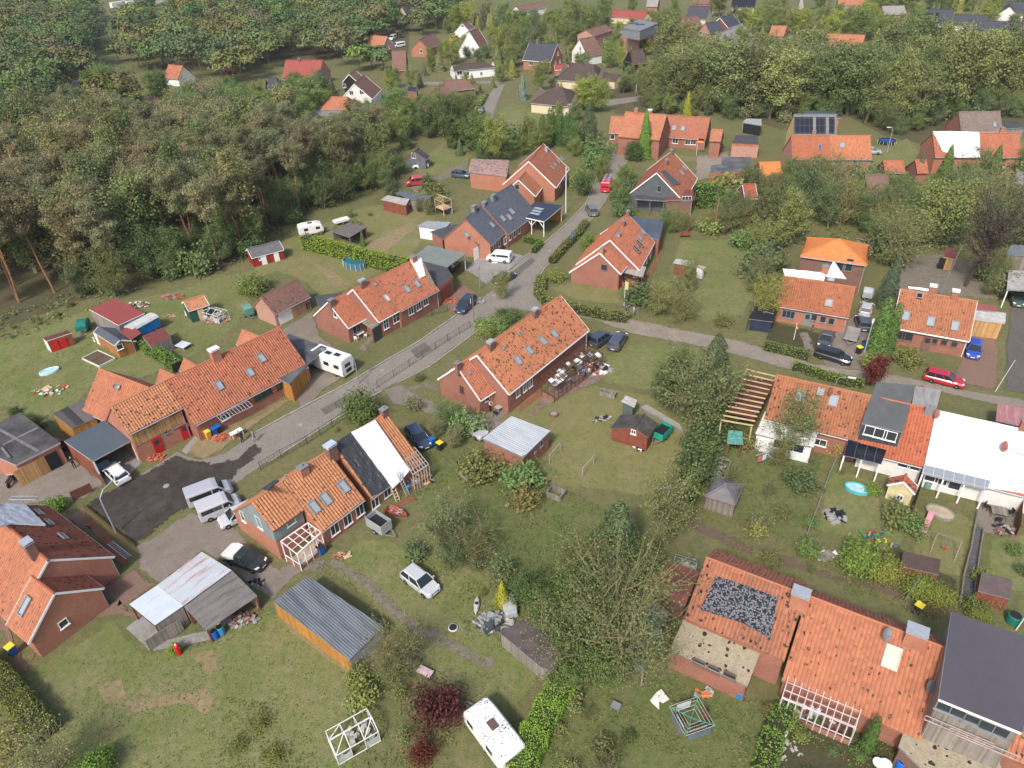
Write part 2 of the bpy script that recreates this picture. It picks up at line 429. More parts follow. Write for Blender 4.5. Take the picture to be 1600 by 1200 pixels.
  tm=trim or plain('roof_edge',(.3,.13,.08),.8)
  s.roof=mb.build('roof',[s.roofm,s.roofbm,tm],s.o)
  if ridgecap:
   mb=MB(s.org);ra,rb=s.pt(hl,0,hr+.02),s.pt(L-hrr,0,hr+.02);nn=max(1,int((L-hl-hrr)/.4));pts=[]
   for i in range(nn):
    q0=ra.lerp(rb,i/nn);q1=ra.lerp(rb,(i+1)/nn+.01);mb.tube([q0,q1],[.115,.13],6)
   if hl or hrr:
    for hx,e,kk in((hl,0,0),(hrr,L,1)):
     if hx:
      for w_,z_ in((s.wf,s.zf),(-s.wb,s.zb)):mb.tube([s.pt(e,w_,z_+.03),s.pt(hx if kk==0 else L-hx,0,hr+.03)],.11,5)
   mb.build('ridge_cap',s.roofm if not isinstance(roof,tuple)else s.roofm,s.roof)
  if trim is WHT:
   for u in(-.02,L+.02):
    mb=MB(s.org)
    for sg,wv,zz in((1,s.wf,s.zf),(-1,s.wb,s.zb)):
     mb.bar(s.pt(u,0,hr-.06),s.pt(u,sg*wv,zz-.06),.05,.2)
    mb.build('verge_board',WHT,s.roof)
  if gut:
   mb=MB(s.org)
   mb.tube([s.pt(.05,s.wf+.06,s.zf-.1),s.pt(L-.05,s.wf+.06,s.zf-.1)],.07,6)
   e=s.pt(s.u1-.12,s.vf+.05,s.zf-.1)
   mb.tube([s.pt(s.u1-.12,s.wf+.05,s.zf-.1),e-Z*.2,Vector((e.x,e.y,.05+zbase))],.05,6)
   mb.build('gutter',LGM if trim is not WHT else WHT,s.roof)
 @staticmethod
 def solve(r1,r2,hr,eave,pitch,dirfrom,extL):
  a=G(r1,hr);b=G(r2,hr)
  d=(b-a);d.z=0;L=d.length;d.normalize()
  if dirfrom is not None:
   d=dirfrom.d.copy();L=(b-a).dot(d)
   if L<0:d=-d;L=-L
  a=a-d*extL
  n=Vector((d.y,-d.x,0));p=R(pitch);best=None
  for sg in(1,-1):
   q=onplane(eave,a,n*sg*math.sin(p)+Z*math.cos(p));wv=(q-a).dot(n*sg)
   sc_=abs(wv-4.2)+(50 if wv<.3 else 0)
   if best is None or sc_<best[0]:best=(sc_,sg,q)
  n=n*best[1];pt=best[2]
  return a,d,n,pt.z,L,pt,best[0]
 def pt(s,u,v,z):return Vector((s.a.x+s.d.x*u+s.n.x*v,s.a.y+s.d.y*u+s.n.y*v,z))
 def plane(s,side):
  return{'F':(s.pt(0,s.vf,0),s.n,s.d),'B':(s.pt(0,-s.vb,0),-s.n,s.d),'L':(s.pt(s.u0,0,0),-s.d,s.n),'R':(s.pt(s.u1,0,0),s.d,s.n),'f':(s.pt(0,0,s.hr),s.nf,s.d),'b':(s.pt(0,0,s.hr),s.nb,s.d)}[side]
 def win(s,side,p,w=1.1,h=1.2,frame=None,mull=1,cross=False,**k):
  o,nr,x=s.plane(side);return window_on(s.o,onplane(p,o,nr),x,nr,w,h,frame,mull,cross,**k)
 def door(s,side,p,w=1.0,h=2.05,m=None,glassy=False,name='door'):
  o,nr,x=s.plane(side);c=onplane(p,o,nr);c.z=.03
  return door_on(s.o,c,x,nr,w,h,m or WHT,name,glassy=glassy)
 def sky(s,p,w=.8,h=1.25,side='f',open_=0,glass=None,fr=None):
  o,nr,x=s.plane(side);c=onplane(p,o,nr);up=nr.cross(x);up=up if up.z>0 else-up
  if open_:c=c+nr*.22;
  return window_on(s.roof,c+nr*(.13 if s.ribs else.05),x,nr,w,h,fr or GRM,0,name='skylight',glass=glass or SKYG,org=s.org,up=up,depth=.12,fw=.1,sill=False)
 def chim(s,p,h=1.0,w=.75,dp=.55,m=None,cap=None,side='f',flash=False):
  o,nr,x=s.plane(side);c=onplane(p,o,nr);mb=MB(s.org);rz=math.atan2(s.d.y,s.d.x)
  b=c-Z*.7;mb.box(b,w,dp,h+.7,rz)
  ch=mb.build('chimney',m or BR,s.roof)
  mb=MB(s.org);t=c+Z*(h);mb.box(t,w+.12,dp+.12,.08,rz)
  if cap:mb.box(t+Z*.2,w+.15,dp+.15,.05,rz);[mb.box(t+Z*.08+s.d*(w*.4*i)+s.n*(dp*.4*j),.05,.05,.14,rz)for i in(-1,1)for j in(-1,1)]
  else:mb.lathe(t+Z*.08,[(.13,0),(.12,.22)],8)
  mb.build('chimney_cap',cap or GRM,ch)
  return ch
 def dish(s,p,r=.42,c=None,side='f',face=None):
  o,nr,x=s.plane(side);q=onplane(p,o,nr);mb=MB(s.org)
  mb.tube([q,q+Z*.75],.025,5);mb.build('dish_mast',GRM,s.roof)
  ax=Vector(face or(.45,-.75,.4)).normalized();mb=MB(s.org)
  mb.lathe(q+Z*.75,[(.03,-.02),(r*.6,.03),(r,.12),(r,.14),(r*.6,.05),(.02,0)],14,0,ax)
  mb.bar(q+Z*.75-Z*r*.6,q+Z*.75+ax*r*.95-Z*.1,.03)
  return mb.build('satellite_dish',c or GRM,s.roof)
 def vent(s,p,side='f'):
  o,nr,x=s.plane(side);q=onplane(p,o,nr);mb=MB(s.org);mb.lathe(q-Z*.1,[(.07,0),(.07,.4),(.12,.42),(.1,.52)],8)
  return mb.build('vent_pipe',GRM,s.roof)
 def patch(s,top,bot,m,name,label=None,cat=None,side='f',off=.07,amp=.04,nu=18,nv=18,parent=False,th=.02,fr=1.5,group=None):
  """sheet lying on the slope; top/bot are pixel polylines with the same count"""
  o,nr,x=s.plane(side);off+=.12 if s.ribs else 0
  return sheet_on(o,nr,x,top,bot,m,name,label,cat,off,amp,nu,nv,s.roof if parent else None,s.org,th,fr,group)
def sheet_on(o,nr,x,top,bot,m,name,label,cat,off,amp,nu,nv,parent,org,th=.02,fr=1.5,group=None):
 T=[onplane(p,o,nr)for p in top];B=[onplane(p,o,nr)for p in bot]
 def lerp(Pl,t):
  k=t*(len(Pl)-1);i=min(int(k),len(Pl)-2);return Pl[i].lerp(Pl[i+1],k-i)
 og=T[0]if parent is None else Vector(org)
 mb=MB(og);up=nr.cross(x);grid=[]
 for j in range(nv+1):
  row=[]
  for i in range(nu+1):
   p=lerp(T,i/nu).lerp(lerp(B,i/nu),j/nv)
   dz=amp*(noise.noise(p*fr)+.5*noise.noise(p*fr*2.7)+.55*abs(noise.noise(Vector(((p.dot(x))*fr*1.5,(p.dot(up))*fr*.35,3)))))
   row.append((p+nr*(off+dz),(p.dot(x),p.dot(up))))
  grid.append(row)
 for j in range(nv):
  for i in range(nu):
   q=[grid[j][i],grid[j+1][i],grid[j+1][i+1],grid[j][i+1]]
   pts=[a[0]for a in q]
   if(pts[1]-pts[0]).cross(pts[2]-pts[0]).dot(nr)<0:q=q[::-1]
   mb.face([a[0]for a in q],0,[a[1]for a in q])
 edge=[grid[0][i][0]for i in range(nu+1)]+[grid[j][nu][0]for j in range(1,nv+1)]+[grid[nv][i][0]for i in range(nu-1,-1,-1)]+[grid[j][0][0]for j in range(nv-1,0,-1)]
 for i in range(len(edge)):
  a,b=edge[i],edge[(i+1)%len(edge)];mb.face([a,b,b-nr*(th+off*.5),a-nr*(th+off*.5)],0)
 ob=mb.build(name,m,parent)
 if parent is None:tag(ob,label,cat,group)
 return ob
def poly_in(corners,inset):
 c=sum(corners,Vector())/len(corners)
 return[p+(c-p).normalized()*inset for p in corners]
class Flat:
 """building or open roof: corner pixels of the roof at height h (one per corner or one for all)"""
 def __init__(s,name,label,cat,px,h,roof,walls=None,th=.18,inset=.35,posts=None,edge=None,postm=None,group=None,post_t=.14,roofname='roof',uvrot=0,house=None,z0=0):
  hs=h if hasattr(h,'__len__')else[h]*len(px)
  P=[G(p,z)for p,z in zip(px,hs)]
  c=sum(P,Vector())/len(P)
  if house:s.o=house.o
  else:s.o=empty(name,(c.x,c.y,0),0,label,cat,group)
  s.org=s.o.location;s.P=P;s.hs=hs;s.inset=inset
  mb=MB(s.org);e=(P[1]-P[0]);e.z=0;e.normalize();f=Vector((-e.y,e.x,0))
  if uvrot:e,f=f,e
  uv=[((p-P[0]).dot(e),(p-P[0]).dot(f))for p in P]
  up=[p+Z*0 for p in P];T=up;nrm=(T[1]-T[0]).cross(T[2]-T[0])
  if nrm.z<0:mb.face(T[::-1],0,uv[::-1])
  else:mb.face(T,0,uv)
  lo=[p-Z*th for p in P];mb.face(lo,1)
  for i in range(len(P)):mb.face([P[i],P[(i+1)%len(P)],lo[(i+1)%len(P)],lo[i]],1)
  s.roof=mb.build(roofname,[roof,edge or GRM],s.o);s.T=T
  s.I=poly_in(P,inset)
  if walls:
   for i,wm in walls.items():
    a,b=s.I[i],s.I[(i+1)%len(P)];mb=MB(s.org);n=(b-a);n.z=0;n=Vector((-n.y,n.x,0)).normalized()*.06
    za,zb_=a.z-th-.005,b.z-th-.005
    q=[Vector((a.x,a.y,z0)),Vector((b.x,b.y,z0)),Vector((b.x,b.y,zb_)),Vector((a.x,a.y,za))]
    mb.hexa([q[0]-n,q[1]-n,q[1]+n,q[0]+n,q[3]-n,q[2]-n,q[2]+n,q[3]+n]);mb.build('wall',wm,s.o)
  for i in(posts or[]):
   a=s.I[i]if not isinstance(i,tuple)else s.I[i[0]].lerp(s.I[i[1]],i[2]);mb=MB(s.org)
   mb.box((a.x,a.y,z0),post_t,post_t,a.z-th-z0,math.atan2(e.y,e.x));mb.build('post',postm or WHT,s.o)
 def wplane(s,i):
  a,b=s.I[i],s.I[(i+1)%len(s.I)];x=(b-a);x.z=0;x.normalize();n=Vector((-x.y,x.x,0));c=sum(s.P,Vector())/len(s.P)
  if(a-c).dot(n)<0:n=-n
  return Vector((a.x,a.y,0))+n*.065,n,x
 def win(s,i,p,w=1,h=1,frame=None,mull=1,**k):
  o,nr,x=s.wplane(i);return window_on(s.o,onplane(p,o,nr),x,nr,w,h,frame,mull,**k)
 def door(s,i,p,w=1.0,h=2.0,m=None,name='door',glassy=False):
  o,nr,x=s.wplane(i);c=onplane(p,o,nr);c.z=.03;return door_on(s.o,c,x,nr,w,h,m or WHT,name,glassy=glassy)
_lv=[]
def zlevel(P):
 """lowest free layer above every sheet this one may overlap"""
 bb=(min(p.x for p in P)-.6,max(p.x for p in P)+.6,min(p.y for p in P)-.6,max(p.y for p in P)+.6)
 k=1+max([l for(b,l)in _lv if b[0]<bb[1]and b[1]>bb[0]and b[2]<bb[3]and b[3]>bb[2]]or[0])
 _lv.append((bb,k));return.006*k+.002
def patchg(name,px,m,kind='structure',z=None,jit=.25,label=None,cat=None,step=1.3,thick=None,group=None,feather=.9):
 """a sheet on the ground from an outline of ground points"""
 P=[G(p,0)for p in px];pts=[]
 z=z if z is not None else zlevel(P)
 rnd=random.Random(len(px)*7+int(px[0][0]))
 for i in range(len(P)):
  a,b=P[i],P[(i+1)%len(P)];L=(b-a).length;k=max(1,int(L/step))
  for j in range(k):
   q=a.lerp(b,j/k)
   if j and jit:q=q+Vector((noise.noise(q*.45)*jit*1.6+noise.noise(q*1.7)*jit*.6,noise.noise(q*.45+Vector((9,3,0)))*jit*1.6,0))
   pts.append(Vector((q.x,q.y,z)))
 N=len(pts)
 if sum(pts[i].x*pts[(i+1)%N].y-pts[(i+1)%N].x*pts[i].y for i in range(N))<0:pts.reverse()
 inn=[]
 for i in range(N):
  d=(pts[(i+2)%N]-pts[i-2]).normalized();inn.append(pts[i]+Vector((-d.y,d.x,0))*feather+Z*.0035)
 o0=Vector((P[0].x,P[0].y,0));bm=bmesh.new();ed=bm.verts.layers.float.new('edge')
 vo=[bm.verts.new(p-o0)for p in pts];vi=[bm.verts.new(p-o0)for p in inn]
 for v in vi:v[ed]=1.0
 from mathutils.geometry import tessellate_polygon
 for t3 in tessellate_polygon([[v.co for v in vi]]):
  a3,b3,c3=(vi[k]for k in t3)
  if(b3.co-a3.co).cross(c3.co-a3.co).z<0:b3,c3=c3,b3
  if len({a3,b3,c3})==3:
   try:bm.faces.new([a3,b3,c3])
   except ValueError:pass
 for i in range(N):
  q=[vo[i],vo[(i+1)%N],vi[(i+1)%N],vi[i]]
  if(q[1].co-q[0].co).cross(q[3].co-q[0].co).z+(q[3].co-q[2].co).cross(q[1].co-q[2].co).z<0:q.reverse()
  bm.faces.new(q)
 if thick:
  r=bmesh.ops.extrude_face_region(bm,geom=bm.faces[:]);bmesh.ops.translate(bm,vec=(0,0,thick),verts=[e for e in r['geom']if isinstance(e,bmesh.types.BMVert)])
 me=bpy.data.meshes.new(name);bm.to_mesh(me);bm.free();me.materials.append(m)
 o=bpy.data.objects.new(name,me);C.objects.link(o);o.location=(P[0].x,P[0].y,0)
 tag(o,label,cat,group,kind)
 return o
def line_px(pts,n):
 P=[G(p,0)for p in pts];return P
def strip(pxs,wd):
 """outline in pixels is awkward for a path: build from a centre line in pixels and a width in metres -> world outline"""
 P=[G(p,0)for p in pxs];l=[];r=[]
 for i,p in enumerate(P):
  d=P[min(i+1,len(P)-1)]-P[max(i-1,0)];d.normalize();n=Vector((-d.y,d.x,0))*wd/2
  l.append(p+n);r.append(p-n)
 return l+r[::-1]
def path_sheet(name,pxs,wd,m,**k):
 P=strip(pxs,wd);z=zlevel(P);o0=P[0].copy();o0.z=0
 mb=MB(o0);h=len(P)//2
 L,Rr=P[:h],P[h:][::-1]
 for i in range(h-1):
  n=max(1,int((L[i+1]-L[i]).length/1.2))
  for j in range(n):
   def q(A,B,t):
    v=A.lerp(B,t);w_=Vector((noise.noise(v*.8),noise.noise(v*.8+Vector((5,0,0))),0))*.15;return Vector((v.x,v.y,z))+w_
   a,b=q(L[i],L[i+1],j/n),q(L[i],L[i+1],(j+1)/n);c,d=q(Rr[i],Rr[i+1],(j+1)/n),q(Rr[i],Rr[i+1],j/n)
   mb.face([d,c,b,a])
 o=mb.build(name,m);at=o.data.attributes.new('edge','FLOAT','POINT');at.data.foreach_set('value',[.62]*len(mb.v));tag(o,kind='structure');return o
def fence(label,pxs,h=1.1,m=None,post=2.4,kind='mesh',cat='fence',group=None,name='garden_fence'):
 P=[G(p,0)for p in pxs];o=empty(name,P[0],0,label,cat,group);m=m or plain('dark_green_fence',(.03,.05,.04),.6)
 pan=MB(o.location);k=0
 for i in range(len(P)-1):
  a,b=P[i],P[i+1];L=(b-a).length;n=max(1,round(L/post))
  for j in range(n+(1 if i==len(P)-2 else 0)):
   q=a.lerp(b,j/n);pb=MB(o.location);pb.box(q,.05,.05,h+.06,math.atan2((b-a).y,(b-a).x));pb.build('post',m,o)
  if kind=='mesh':
   for z in[h*t for t in(.08,.3,.52,.74,.97)]:pan.bar(a+Z*z,b+Z*z,.012 if z<h*.9 else.03)
   nn=int(L/.5)
   for j in range(nn):q=a.lerp(b,(j+.5)/nn);pan.bar(q+Z*.05,q+Z*h,.015)
  elif kind=='board':
   d=(b-a).normalized();nx=Vector((-d.y,d.x,0))*.02
   pan.hexa([a-nx+Z*.05,b-nx+Z*.05,b+nx+Z*.05,a+nx+Z*.05,a-nx+Z*h,b-nx+Z*h,b+nx+Z*h,a+nx+Z*h])
  elif kind=='rail':
   for z in(h*.45,h*.95):pan.bar(a+Z*z,b+Z*z,.06,.1)
 pan.build('panel',m,o);return o
# ---- the ground
GRASS=ground_mat('meadow',((.155,.16,.06),(.2,.185,.08),(.25,.2,.105),(.105,.125,.042)),edge=False)
LAWN=ground_mat('mown_lawn',((.175,.20,.062),(.225,.225,.085),(.31,.25,.14),(.12,.16,.045)),(.06,.25,1.6))
LAWND=ground_mat('dark_rough_grass',((.13,.165,.05),(.165,.18,.062),(.21,.185,.09),(.09,.125,.037)))  # darker green mix for rough grass
LAWN2=ground_mat('yellowing_lawn',((.21,.205,.075),(.25,.23,.09),(.32,.255,.14),(.15,.165,.05)),(.07,.35,1.4))
DRY=ground_mat('dry_grass',((.33,.25,.14),(.24,.205,.09),(.38,.28,.17),(.17,.16,.06)),(.09,.3,1.3))
FOREST=ground_mat('forest_floor',((.10,.09,.05),(.13,.12,.055),(.17,.125,.08),(.08,.09,.035)))
EARTH=ground_mat('bare_earth',((.2,.17,.13),(.24,.2,.15),(.17,.155,.1),(.3,.26,.2)))
ASPH=ground_mat('worn_asphalt',((.29,.255,.22),(.33,.295,.25),(.24,.21,.175),(.2,.175,.145)),(.08,.4,3),.25,20)
ASPD=ground_mat('dark_dirty_asphalt',((.055,.045,.038),(.075,.062,.053),(.12,.10,.085),(.038,.031,.027)),(.06,.2,.9),.25,20)
TRACK=ground_mat('dirt_track',((.31,.26,.215),(.37,.32,.265),(.22,.2,.13),(.25,.21,.16)),(.08,.35,2),.4,12)
PAVE=ground_mat('grey_brown_pavers',((.26,.215,.18),(.32,.27,.23),(.19,.165,.125),(.21,.175,.14)),(.1,.5,3),.4,16)
PAVL=ground_mat('light_grey_pavers',((.34,.32,.3),(.28,.26,.24),(.22,.2,.17),(.4,.38,.35)),(.15,.6,3),.4,16)
PAVR=ground_mat('reddish_pavers',((.27,.16,.12),(.23,.145,.11),(.19,.14,.10),(.3,.19,.14)),(.1,.5,3),.4,16)
PATHR=ground_mat('red_brown_footpath',((.19,.12,.085),(.15,.105,.07),(.12,.1,.06),(.22,.15,.11)),(.1,.5,2),.5,12)
BEDS=ground_mat('garden_soil_and_weeds',((.07,.065,.035),(.09,.09,.035),(.13,.09,.06),(.05,.065,.02)),(.15,.6,2.5),.8,9)
RUBB=ground_mat('broken_tile_litter',((.36,.13,.075),(.25,.11,.07),(.12,.1,.05),(.42,.17,.1)),(.5,1.3,5),.8,10)
mb=MB();n_=24
for i in range(n_):
 for j in range(n_):
  x0,x1=-560+1120*i/n_,-560+1120*(i+1)/n_;y0,y1=-60+960*j/n_,-60+960*(j+1)/n_
  mb.face([(x0,y0,0),(x1,y0,0),(x1,y1,0),(x0,y1,0)])
tag(mb.build('ground',GRASS),kind='structure')
def gp(name,px,m,**k):return patchg(name,px,m,**k)
gp('forest_floor',[(-60,520),(15,512),(122,472),(210,458),(250,430),(330,432),(385,402),(430,362),(500,328),(560,302),(615,290),(640,262),(630,235),(400,190),(150,170),(-60,180)],FOREST)
gp('forest_floor',[(1175,190),(1225,205),(1240,180),(1320,180),(1385,215),(1440,225),(1495,200),(1660,195),(1700,110),(1050,85),(940,130),(960,180),(1110,175)],FOREST)
gp('forest_floor',[(-60,120),(130,115),(150,80),(150,25),(60,-10),(-60,-10)],FOREST)
gp('forest_floor',[(250,95),(450,95),(640,85),(640,20),(400,-20),(250,0)],FOREST)
MEAD=ground_mat('pale_meadow',((.22,.21,.09),(.17,.19,.07),(.26,.23,.12),(.14,.16,.06)),(.03,.1,.8))
gp('meadow',[(140,122),(183,120),(190,75),(212,40),(180,20),(150,22),(156,70)],MEAD)
gp('meadow',[(-40,15),(60,15),(100,0),(60,-10),(-60,-8)],ground_mat('green_field',((.08,.14,.06),(.09,.15,.06),(.10,.14,.07),(.07,.12,.05)),(.03,.1,.8)))
gp('lawn',[(-60,640),(-60,560),(0,530),(70,505),(150,478),(230,462),(290,448),(350,430),(400,420),(395,470),(380,500),(360,520),(300,560),(230,590),(150,600),(120,640),(95,660),(60,665),(20,640)],LAWN)
gp('lawn',[(385,405),(470,362),(560,325),(640,310),(690,330),(660,380),(640,410),(590,430),(540,455),(500,468),(470,440),(430,425),(400,440)],LAWN2)
gp('lawn',[(20,1060),(60,1035),(150,985),(178,960),(197,985),(235,1018),(300,1008),(360,980),(420,945),(440,950),(545,1040),(560,1100),(560,1215),(120,1300),(60,1160)],LAWN)
gp('dry_lawn',[(230,1085),(270,1075),(330,1070),(345,1100),(320,1125),(300,1108),(250,1112),(200,1125),(180,1095)],DRY,feather=.9)
gp('dry_lawn',[(300,1020),(345,1010),(350,1040),(318,1060)],DRY,feather=.9)
gp('dry_lawn',[(150,1070),(190,1062),(200,1095),(165,1100)],DRY,feather=.9)
gp('dry_lawn',[(640,940),(680,950),(700,975),(650,970)],DRY,feather=.9)
gp('dry_lawn',[(940,690),(1010,700),(1030,740),(960,750),(930,720)],DRY,feather=.9)
gp('dry_lawn',[(1440,830),(1500,850),(1490,890),(1440,870)],DRY,feather=.9)
gp('dry_lawn',[(560,385),(640,345),(660,350),(600,400)],DRY,feather=.9)
gp('dry_lawn',[(470,400),(520,420),(560,450),(520,450)],DRY,feather=.9)
gp('dry_lawn',[(440,955),(560,1050),(548,1062),(455,985),(425,965)],DRY,feather=.9)
gp('lawn',[(500,888),(560,840),(600,838),(700,870),(760,895),(790,930),(780,990),(850,1040),(840,1080),(760,1160),(690,1120),(660,1040),(610,985),(560,930)],LAWN)
gp('lawn',[(760,660),(830,612),(930,600),(1000,612),(1080,640),(1105,650),(1060,770),(1000,780),(950,770),(870,765),(830,740),(860,690)],LAWN2)
gp('rough_lawn',[(650,700),(700,690),(770,715),(850,750),(960,800),(1000,850),(940,900),(880,950),(800,900),(720,850),(660,800),(640,760)],LAWND)
gp('lawn',[(935,560),(1000,530),(1090,542),(1130,560),(1110,620),(1000,612),(940,600)],LAWN)
gp('lawn',[(855,450),(890,440),(985,448),(980,480),(900,470)],LAWN2)
gp('lawn',[(1035,440),(1060,375),(1150,372),(1175,400),(1190,440),(1165,495),(1100,505),(1070,480),(1060,440)],LAWN)
gp('lawn',[(1280,770),(1300,722),(1340,740),(1375,752),(1385,800),(1430,830),(1400,870),(1330,850),(1265,830)],LAWN)
gp('lawn',[(1420,860),(1440,790),(1500,800),(1528,812),(1508,905),(1460,905),(1430,880)],LAWN2)
gp('lawn',[(1590,830),(1540,840),(1535,900),(1620,950),(1660,850)],LAWN)
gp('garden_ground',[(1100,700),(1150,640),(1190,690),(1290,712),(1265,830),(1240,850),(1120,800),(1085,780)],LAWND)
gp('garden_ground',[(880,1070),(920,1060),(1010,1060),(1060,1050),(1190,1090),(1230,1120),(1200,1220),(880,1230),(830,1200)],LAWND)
gp('garden_ground',[(1190,1100),(1240,1095),(1350,1140),(1400,1150),(1410,1220),(1190,1230)],BEDS)
gp('dug_garden',[(1375,455),(1400,400),(1470,395),(1560,420),(1560,470),(1470,460)],EARTH)
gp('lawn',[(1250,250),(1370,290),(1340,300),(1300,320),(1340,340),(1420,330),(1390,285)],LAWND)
gp('lawn',[(1340,235),(1420,215),(1460,260),(1400,290),(1350,275)],LAWN)
gp('lawn',[(1560,225),(1640,200),(1640,290),(1590,275)],LAWN)
gp('lawn',[(640,262),(700,215),(735,230),(735,262),(660,278)],LAWN)
gp('lawn',[(775,175),(800,160),(870,185),(930,200),(900,225),(800,205)],LAWN)
gp('lawn',[(1110,250),(1000,262),(1060,240)],LAWN)
ROAD=gp('street',[(205,748),(277,705),(312,718),(350,708),(400,675),(465,640),(545,598),(605,562),(655,533),(705,498),(745,470),(775,448),(792,424),(818,402),(850,380),(885,350),(915,318),(930,285),(940,255),(942,238),(975,236),(990,240),(975,262),(960,285),(945,315),(925,342),(900,368),(872,398),(850,420),(838,440),(842,462),(852,478),(830,487),(800,485),(762,505),(722,535),(672,572),(622,598),(600,610),(540,645),(470,690),(420,722),(370,758),(300,790)],ASPH,jit=.12,feather=.4)
gp('dirt_road',[(848,470),(900,482),(985,497),(1080,517),(1150,530),(1200,545),(1270,568),(1340,577),(1400,585),(1500,607),(1640,630),(1640,652),(1500,622),(1440,606),(1350,598),(1280,590),(1215,575),(1150,556),(1085,541),(985,522),(925,500),(880,492),(840,488)],TRACK,jit=.2,feather=.6)
gp('side_lane',[(598,610),(625,600),(645,612),(680,628),(752,650),(790,660),(830,680),(800,700),(755,690),(700,660),(650,640),(612,632)],PAVE,feather=.5)
gp('turning_area',[(132,785),(160,768),(200,747),(277,706),(312,716),(335,720),(372,712),(400,690),(420,700),(368,752),(300,795),(270,812),(212,852),(195,850),(150,810)],ASPD,jit=.5,feather=1.2)
gp('forecourt',[(-60,690),(30,740),(100,700),(125,718),(165,758),(132,782),(118,778),(-20,800),(-60,760)],PAVE,feather=.5)
gp('forecourt',[(125,718),(144,712),(205,690),(232,715),(225,722),(200,747),(165,758)],PAVL,feather=.3)
gp('forecourt',[(212,852),(262,822),(300,800),(362,812),(400,860),(440,890),(480,885),(440,925),(428,940),(400,925),(315,862),(250,915),(215,890)],PAVE,feather=.5)
gp('forecourt',[(178,905),(215,885),(250,912),(200,945),(235,975),(195,970),(180,950),(60,1025),(40,1055),(20,1045),(0,1000),(-10,960)],PAVR)
gp('forecourt',[(100,810),(130,788),(150,810),(178,850),(120,830)],PAVR)
gp('verge',[(285,708),(320,668),(375,655),(440,622),(470,620),(440,640),(395,672),(350,705),(318,722)],DRY,feather=.9)
gp('rubble_yard',[(282,705),(300,684),(318,668),(322,675),(300,700),(290,712)],PAVL,feather=.3)
gp('gravel_yard',[(430,520),(490,485),(500,525),(530,545),(560,560),(545,585),(470,640),(455,600),(445,560)],PAVE,feather=.5)
gp('driveway',[(690,470),(720,440),(745,455),(740,480),(700,492)],PAVR)
gp('driveway',[(725,422),(752,395),(800,395),(820,400),(790,425),(760,445),(740,430)],PAVL,feather=.3)
gp('driveway',[(1320,500),(1355,480),(1365,560),(1350,580),(1290,575),(1275,545)],PAVE,feather=.5)
gp('driveway',[(1500,545),(1520,500),(1565,505),(1565,600),(1555,612),(1480,598),(1495,570)],PAVR)
gp('driveway',[(1572,480),(1640,470),(1640,625),(1565,612),(1566,560)],ground_mat('dark_drive',((.13,.115,.1),(.16,.14,.12),(.1,.09,.08),(.18,.16,.14)),(.08,.4,3),.25,20))
gp('driveway',[(1200,500),(1310,525),(1290,560),(1190,540)],BEDS)
gp('driveway',[(1085,245),(1140,235),(1145,250),(1105,280),(1085,285)],TRACK)
gp('driveway',[(640,290),(690,270),(728,250),(735,268),(700,280),(670,292),(640,302)],EARTH)
gp('side_street',[(745,196),(752,172),(762,150),(775,132),(790,132),(780,155),(768,190),(760,205)],ASPH,jit=.1,feather=.5)
gp('side_street',[(775,132),(740,130),(660,134),(620,140),(600,175),(590,190),(575,190),(590,160),(610,136),(660,128),(790,126)],ASPH,jit=.1,feather=.5)
gp('side_street',[(930,158),(980,152),(1000,150),(1000,158),(950,166)],ASPH,jit=.1,feather=.5)
gp('side_street',[(1200,60),(1290,70),(1290,62),(1200,52)],ASPH,jit=.1,feather=.5)
gp('footpath',[(1072,806),(1092,815),(1200,855),(1305,895),(1375,905),(1500,950),(1490,972),(1380,930),(1282,905),(1190,880),(1085,832),(1068,818)],PATHR,feather=.6)
gp('terrace',[(1520,812),(1528,780),(1590,800),(1585,840),(1540,835),(1528,825)],PAVE,feather=.5)
gp('garden_path',[(1522,822),(1537,828),(1520,955),(1500,950)],ground_mat('wet_dark_concrete',((.10,.09,.095),(.13,.12,.12),(.08,.075,.075),(.2,.18,.17)),(.2,.8,3),.3),jit=.06,feather=.12)
gp('terrace',[(196,982),(222,962),(250,985),(262,1000),(300,990),(325,985),(330,1000),(290,1010),(240,1018),(234,1018)],PAVL,jit=.05,feather=.1)
gp('terrace',[(820,660-5),(935,600),(950,590),(930,560),(850,605)],ground_mat('rubble',((.3,.2,.16),(.2,.14,.1),(.34,.3,.27),(.12,.09,.07)),(.4,1.2,4),.8,9),jit=.3)
gp('terrace',[(752,650),(770,642),(800,632),(805,640),(775,662)],PAVE,feather=.5)
gp('rubble_apron',[(805,640),(848,608),(852,614),(815,645)],RUBB)
gp('rubble_apron',[(990,440),(1012,425),(1028,385),(1035,400),(1022,435),(1005,440)],RUBB)
gp('rubble_apron',[(455,885),(470,890),(500,868),(490,860)],PAVR)
gp('rubble_apron',[(600,800),(645,770),(655,775),(620,800),(600,806)],RUBB)
gp('shrub_bed',[(120,812),(140,800),(180,835),(210,872),(195,890),(170,880),(140,830)],RUBB)
gp('shrub_bed',[(1400,850),(1440,870),(1500,905),(1500,945),(1390,905),(1300,880)],BEDS)
path_sheet('trodden_path',[(515,880),(545,893),(585,920),(620,960),(665,988),(710,1010),(740,1028),(770,1040)],1.0,EARTH)
path_sheet('trodden_path',[(440,895),(480,885),(505,885)],1.2,PAVE,feather=.5)
path_sheet('trodden_path',[(566,548),(575,535),(583,525)],1.0,PAVE,feather=.5)
path_sheet('trodden_path',[(640,608),(665,602),(700,612),(730,622)],.9,EARTH)
path_sheet('trodden_path',[(990,490),(992,470),(1000,450)],1.2,EARTH)
path_sheet('trodden_path',[(1265,555),(1262,535),(1255,520)],1.2,PAVE,feather=.5)
